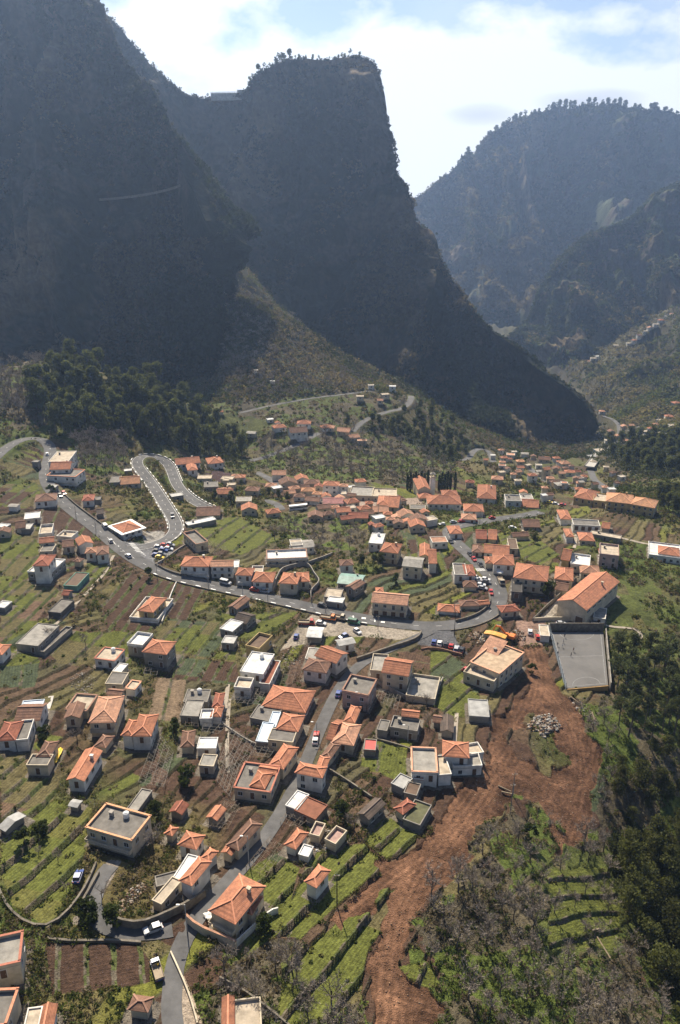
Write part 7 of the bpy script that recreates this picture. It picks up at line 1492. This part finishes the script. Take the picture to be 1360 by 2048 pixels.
rocks('rubble', 'G', [(495,715),(540,660),(590,640),(650,650),(690,720),(665,740),(640,735),(590,790),(550,740),(515,745)], 900, (0.08, 0.7), ST+SO[:2], lift=0.5, seed=1)
rocks('rubble', 'G', [(150,190),(215,175),(300,230),(290,262),(210,250)], 420, (0.12, 0.7), ST+SO, seed=2, lift=0.6)
rocks('rubble', 'G', [(380,190),(440,165),(480,190),(490,240),(430,225)], 300, (0.12, 0.6), SO+ST[:1], seed=3, lift=0.5)
rocks('stones', '', [(1060,1400),(1120,1385),(1185,1450),(1185,1640),(1110,1700),(1020,1600),(930,1690),(850,1800),(820,1930),(880,2040),(750,2040),(770,1850),(900,1640),(960,1540),(1000,1450)], 2400, (0.04, 0.26), SO, seed=4)
rocks('rubble', 'H', [(640,790),(700,690),(790,610),(850,640),(780,700),(690,800)], 420, (0.1, 0.5), ST+SO, seed=5, lift=0.3)
rocks('rubble', 'G', [(740,540),(830,600),(900,690),(880,740),(800,650),(730,580)], 180, (0.1, 0.5), ST+SO, seed=6)
rocks('debris', 'I', [(520,290),(590,270),(640,330),(620,420),(540,450),(500,400)], 240, (0.1, 0.5), ST, seed=7)
rocks('debris', 'D', [(390,440),(470,400),(560,450),(500,540),(410,500)], 300, (0.1, 0.45), [(0.25,0.22,0.17),(0.35,0.32,0.27),(0.15,0.12,0.09)], seed=8)
rocks('debris', 'E', [(340,290),(440,260),(470,350),(370,400)], 260, (0.1, 0.5), ST+SO, seed=9)
# tarpaulin, umbrellas, fallen logs
def sheet(c, q, name, label, cat, mat, z=0.6):
    P = [ground(*cp(c, p)) for p in q]; cx, cy_ = sum(p[0] for p in P)/4, sum(p[1] for p in P)/4; z0 = gtop(cx, cy_); n = 9; V = []
    for i in range(n):
        for j in range(n):
            u, v = i/(n-1), j/(n-1); p = (P[0]*(1-u)+P[1]*u)*(1-v)+(P[3]*(1-u)+P[2]*u)*v; V.append((p[0]-cx, p[1]-cy_, z+0.35*math.sin(u*9+v*4)*math.cos(v*7)+(gtop(p[0], p[1])-z0)))
    me = np_mesh(name, np.array(V), grid_faces(n, n)); o = link_mesh(name, me, mat); o.location = (cx, cy_, z0); tag(o, label, cat); md = o.modifiers.new('thick', 'SOLIDIFY'); md.thickness = 0.05
sheet('D', [(300,942),(322,950),(362,862),(335,853)], 'tarpaulin', 'crumpled bright yellow tarpaulin lying beside the narrow brown roofed house', 'tarpaulin', flat('yellow_tarp', (0.75, 0.52, 0.06), 0.5))
sheet('H', [(1150,800),(1175,835),(1228,800),(1205,765)], 'tarpaulin', 'white sheet bunched beside the villa terrace', 'tarpaulin', M_PLASTIC)
sheet('H', [(884,1100),(904,1104),(900,1078),(880,1076)], 'tarpaulin', 'small yellow sheet on the load of the pickup truck in the lane', 'tarpaulin', flat('yellow_tarp', (0.75, 0.52, 0.06), 0.5), 1.5)
for k, (x, y) in enumerate([(325,842),(345,838),(338,858)]):
    X, Y, Z = at_ground('C', (x, y)); root = empty('parasol', (X, Y, Z)); tag(root, 'white square parasol beside the village street, %s of three' % ['left', 'right', 'front'][k], 'parasol', 'white parasols by the street')
    m = MB(); m.cyl((0, 0), 0.05, 0, 2.6, 8); m.obj('pole', M_IRON, root); m = MB(); m.cyl((0, 0), 1.6, 2.3, 2.9, 8, 0.05); m.obj('canopy', M_PLASTIC, root)
for k, (c, a, b) in enumerate([('J',(330,60),(400,85)),('J',(350,90),(420,110)),('J',(890,915),(975,1060)),('J',(860,890),(905,880)),('G',(740,560),(800,600)),('G',(860,640),(875,690))]):
    A_ = at_ground(c, a); B2 = at_ground(c, b); m = MB(); o0 = np.array(A_); m.beam((0, 0, .25), np.array(B2)-o0+np.array((0, 0, .25)), 0.34, 0.3); o = m.obj('fallen_log', M_WOOD); o.location = A_
    tag(o, ['pale felled trunk at the left of the dirt clearing, upper one', 'pale felled trunk at the left of the dirt clearing, lower one', 'long thin pale trunk lying across the green terraces', 'short pale log above the long thin trunk', 'felled trunk behind the near end of the court', 'short upright leaning trunk between court and pines'][k], 'log')
# viewpoint terrace on the saddle
def saddle():
    a, b = at_y(422, 188, 1255), at_y(506, 182, 1245); a[2] += 1; b[2] += 1; root = empty('viewpoint_terrace', tuple(a)); tag(root, 'white arcaded viewpoint terrace on the mountain saddle', 'terrace'); d = b-a; L = float(np.linalg.norm(d)); ang = math.atan2(d[1], d[0]); root.rotation_euler = (0, 0, ang)
    m = MB(); m.box(0, L, 0, 8, -9, 0); m.box(L*0.62, L, 1, 8, 0, 3.2); m.obj('wall', wmat('white'), root); m = MB(); m.box(0, L, -0.6, 0.3, 1.0, 1.4); m.obj('railing', wmat('white'), root); m = MB(); m.box(L*0.61, L+0.6, 0.6, 8.4, 3.2, 3.7); m.obj('roof', rmat('greyl'), root)
    for i in range(26): u = i/25*L; m = MB(); m.box(u-0.35, u+0.35, -0.6, 0, -6, 1.0); m.obj('pillar', wmat('white'), root)
saddle()
# road cut across the left cliff
def cliff_road(pts, name):
    D = P_LEFT[:, :, 1]*CP-P_LEFT[:, :, 2]*SP; U = CX+F*P_LEFT[:, :, 0]/D; Vv = CY-F*(P_LEFT[:, :, 1]*SP+P_LEFT[:, :, 2]*CP)/D; Q = []
    for px, py in dense(pts, 9): k = np.argmin((U-px)**2+(Vv-py)**2+(np.arange(P_LEFT.shape[0])[:, None] < 60)*1e6); q = P_LEFT.reshape(-1, 3)[k]; Q.append(q)
    Q = np.array(Q); Q = smooth(Q, 2, 2); Q[:, 1] -= 6; V, Fc = ribbon(Q[:, :2], Q[:, 2], 3.0); o = link_mesh('road', np_mesh('road', V, Fc), ASPH); o['kind'] = 'structure'
    wall_line('parapet_wall', name, 'wall', Q[:, :2]-np.array((0, 4.5)), Q[:, 2], 0.9, 0.6, M_STONE, below=1.5)
cliff_road([(205,397),(225,397),(283,391),(330,382),(372,370),(386,358)], 'thin parapet of the old road cut across the left cliff')
# bridge in the far valley
def bridge():
    a = ground(*cp('C', (845,258))); b = ground(*cp('C', (912,158))); a[2] += 3; b[2] += 2; root = empty('bridge', tuple(a)); tag(root, 'straight concrete road bridge over the far river bed', 'bridge'); d = b-a; z = np.array((0, 0, 0.0)); m = MB(); m.beam((0, 0, 0), d, 8, 1.0); m.obj('deck', flat('bridge_concrete', (0.42, 0.40, 0.36), 0.9), root)
    for s in (-1, 1): n = np.array((d[1], -d[0], 0))/np.linalg.norm(d[:2])*3.9*s; m = MB(); m.beam(n+np.array((0, 0, .9)), d+n+np.array((0, 0, .9)), 0.3, 0.8); m.obj('railing', M_CONC, root)
    for t in (0.2, 0.5, 0.8): p = d*t; m = MB(); m.beam(p-np.array((0, 0, 14)), p-np.array((0, 0, 0.5)), 1.8); m.obj('pier', M_CONC, root)
bridge()
# ------------------------------------------------------------------ air
def build_haze():
    bm = bmesh.new(); bmesh.ops.create_cube(bm, size=1)
    x0, x1, y0, y1, z0, z1 = -3200, 3600, -300, 4200, -860, 560
    for v in bm.verts: v.co = ((x0+x1)/2+v.co.x*(x1-x0), (y0+y1)/2+v.co.y*(y1-y0), (z0+z1)/2+v.co.z*(z1-z0))
    me = bpy.data.meshes.new('haze'); bm.to_mesh(me); bm.free()
    m = bpy.data.materials.new('haze'); m.use_nodes = True; nt = m.node_tree; nt.nodes.clear()
    out = nt.nodes.new('ShaderNodeOutputMaterial'); v = nt.nodes.new('ShaderNodeVolumePrincipled')
    v.inputs['Color'].default_value = (0.44, 0.63, 1.0, 1); v.inputs['Density'].default_value = HAZE; v.inputs['Anisotropy'].default_value = 0.55
    nt.links.new(v.outputs[0], out.inputs['Volume'])
    o = link_mesh('haze', me, m); o['kind'] = 'stuff'
HAZE = 0.000115
build_haze()
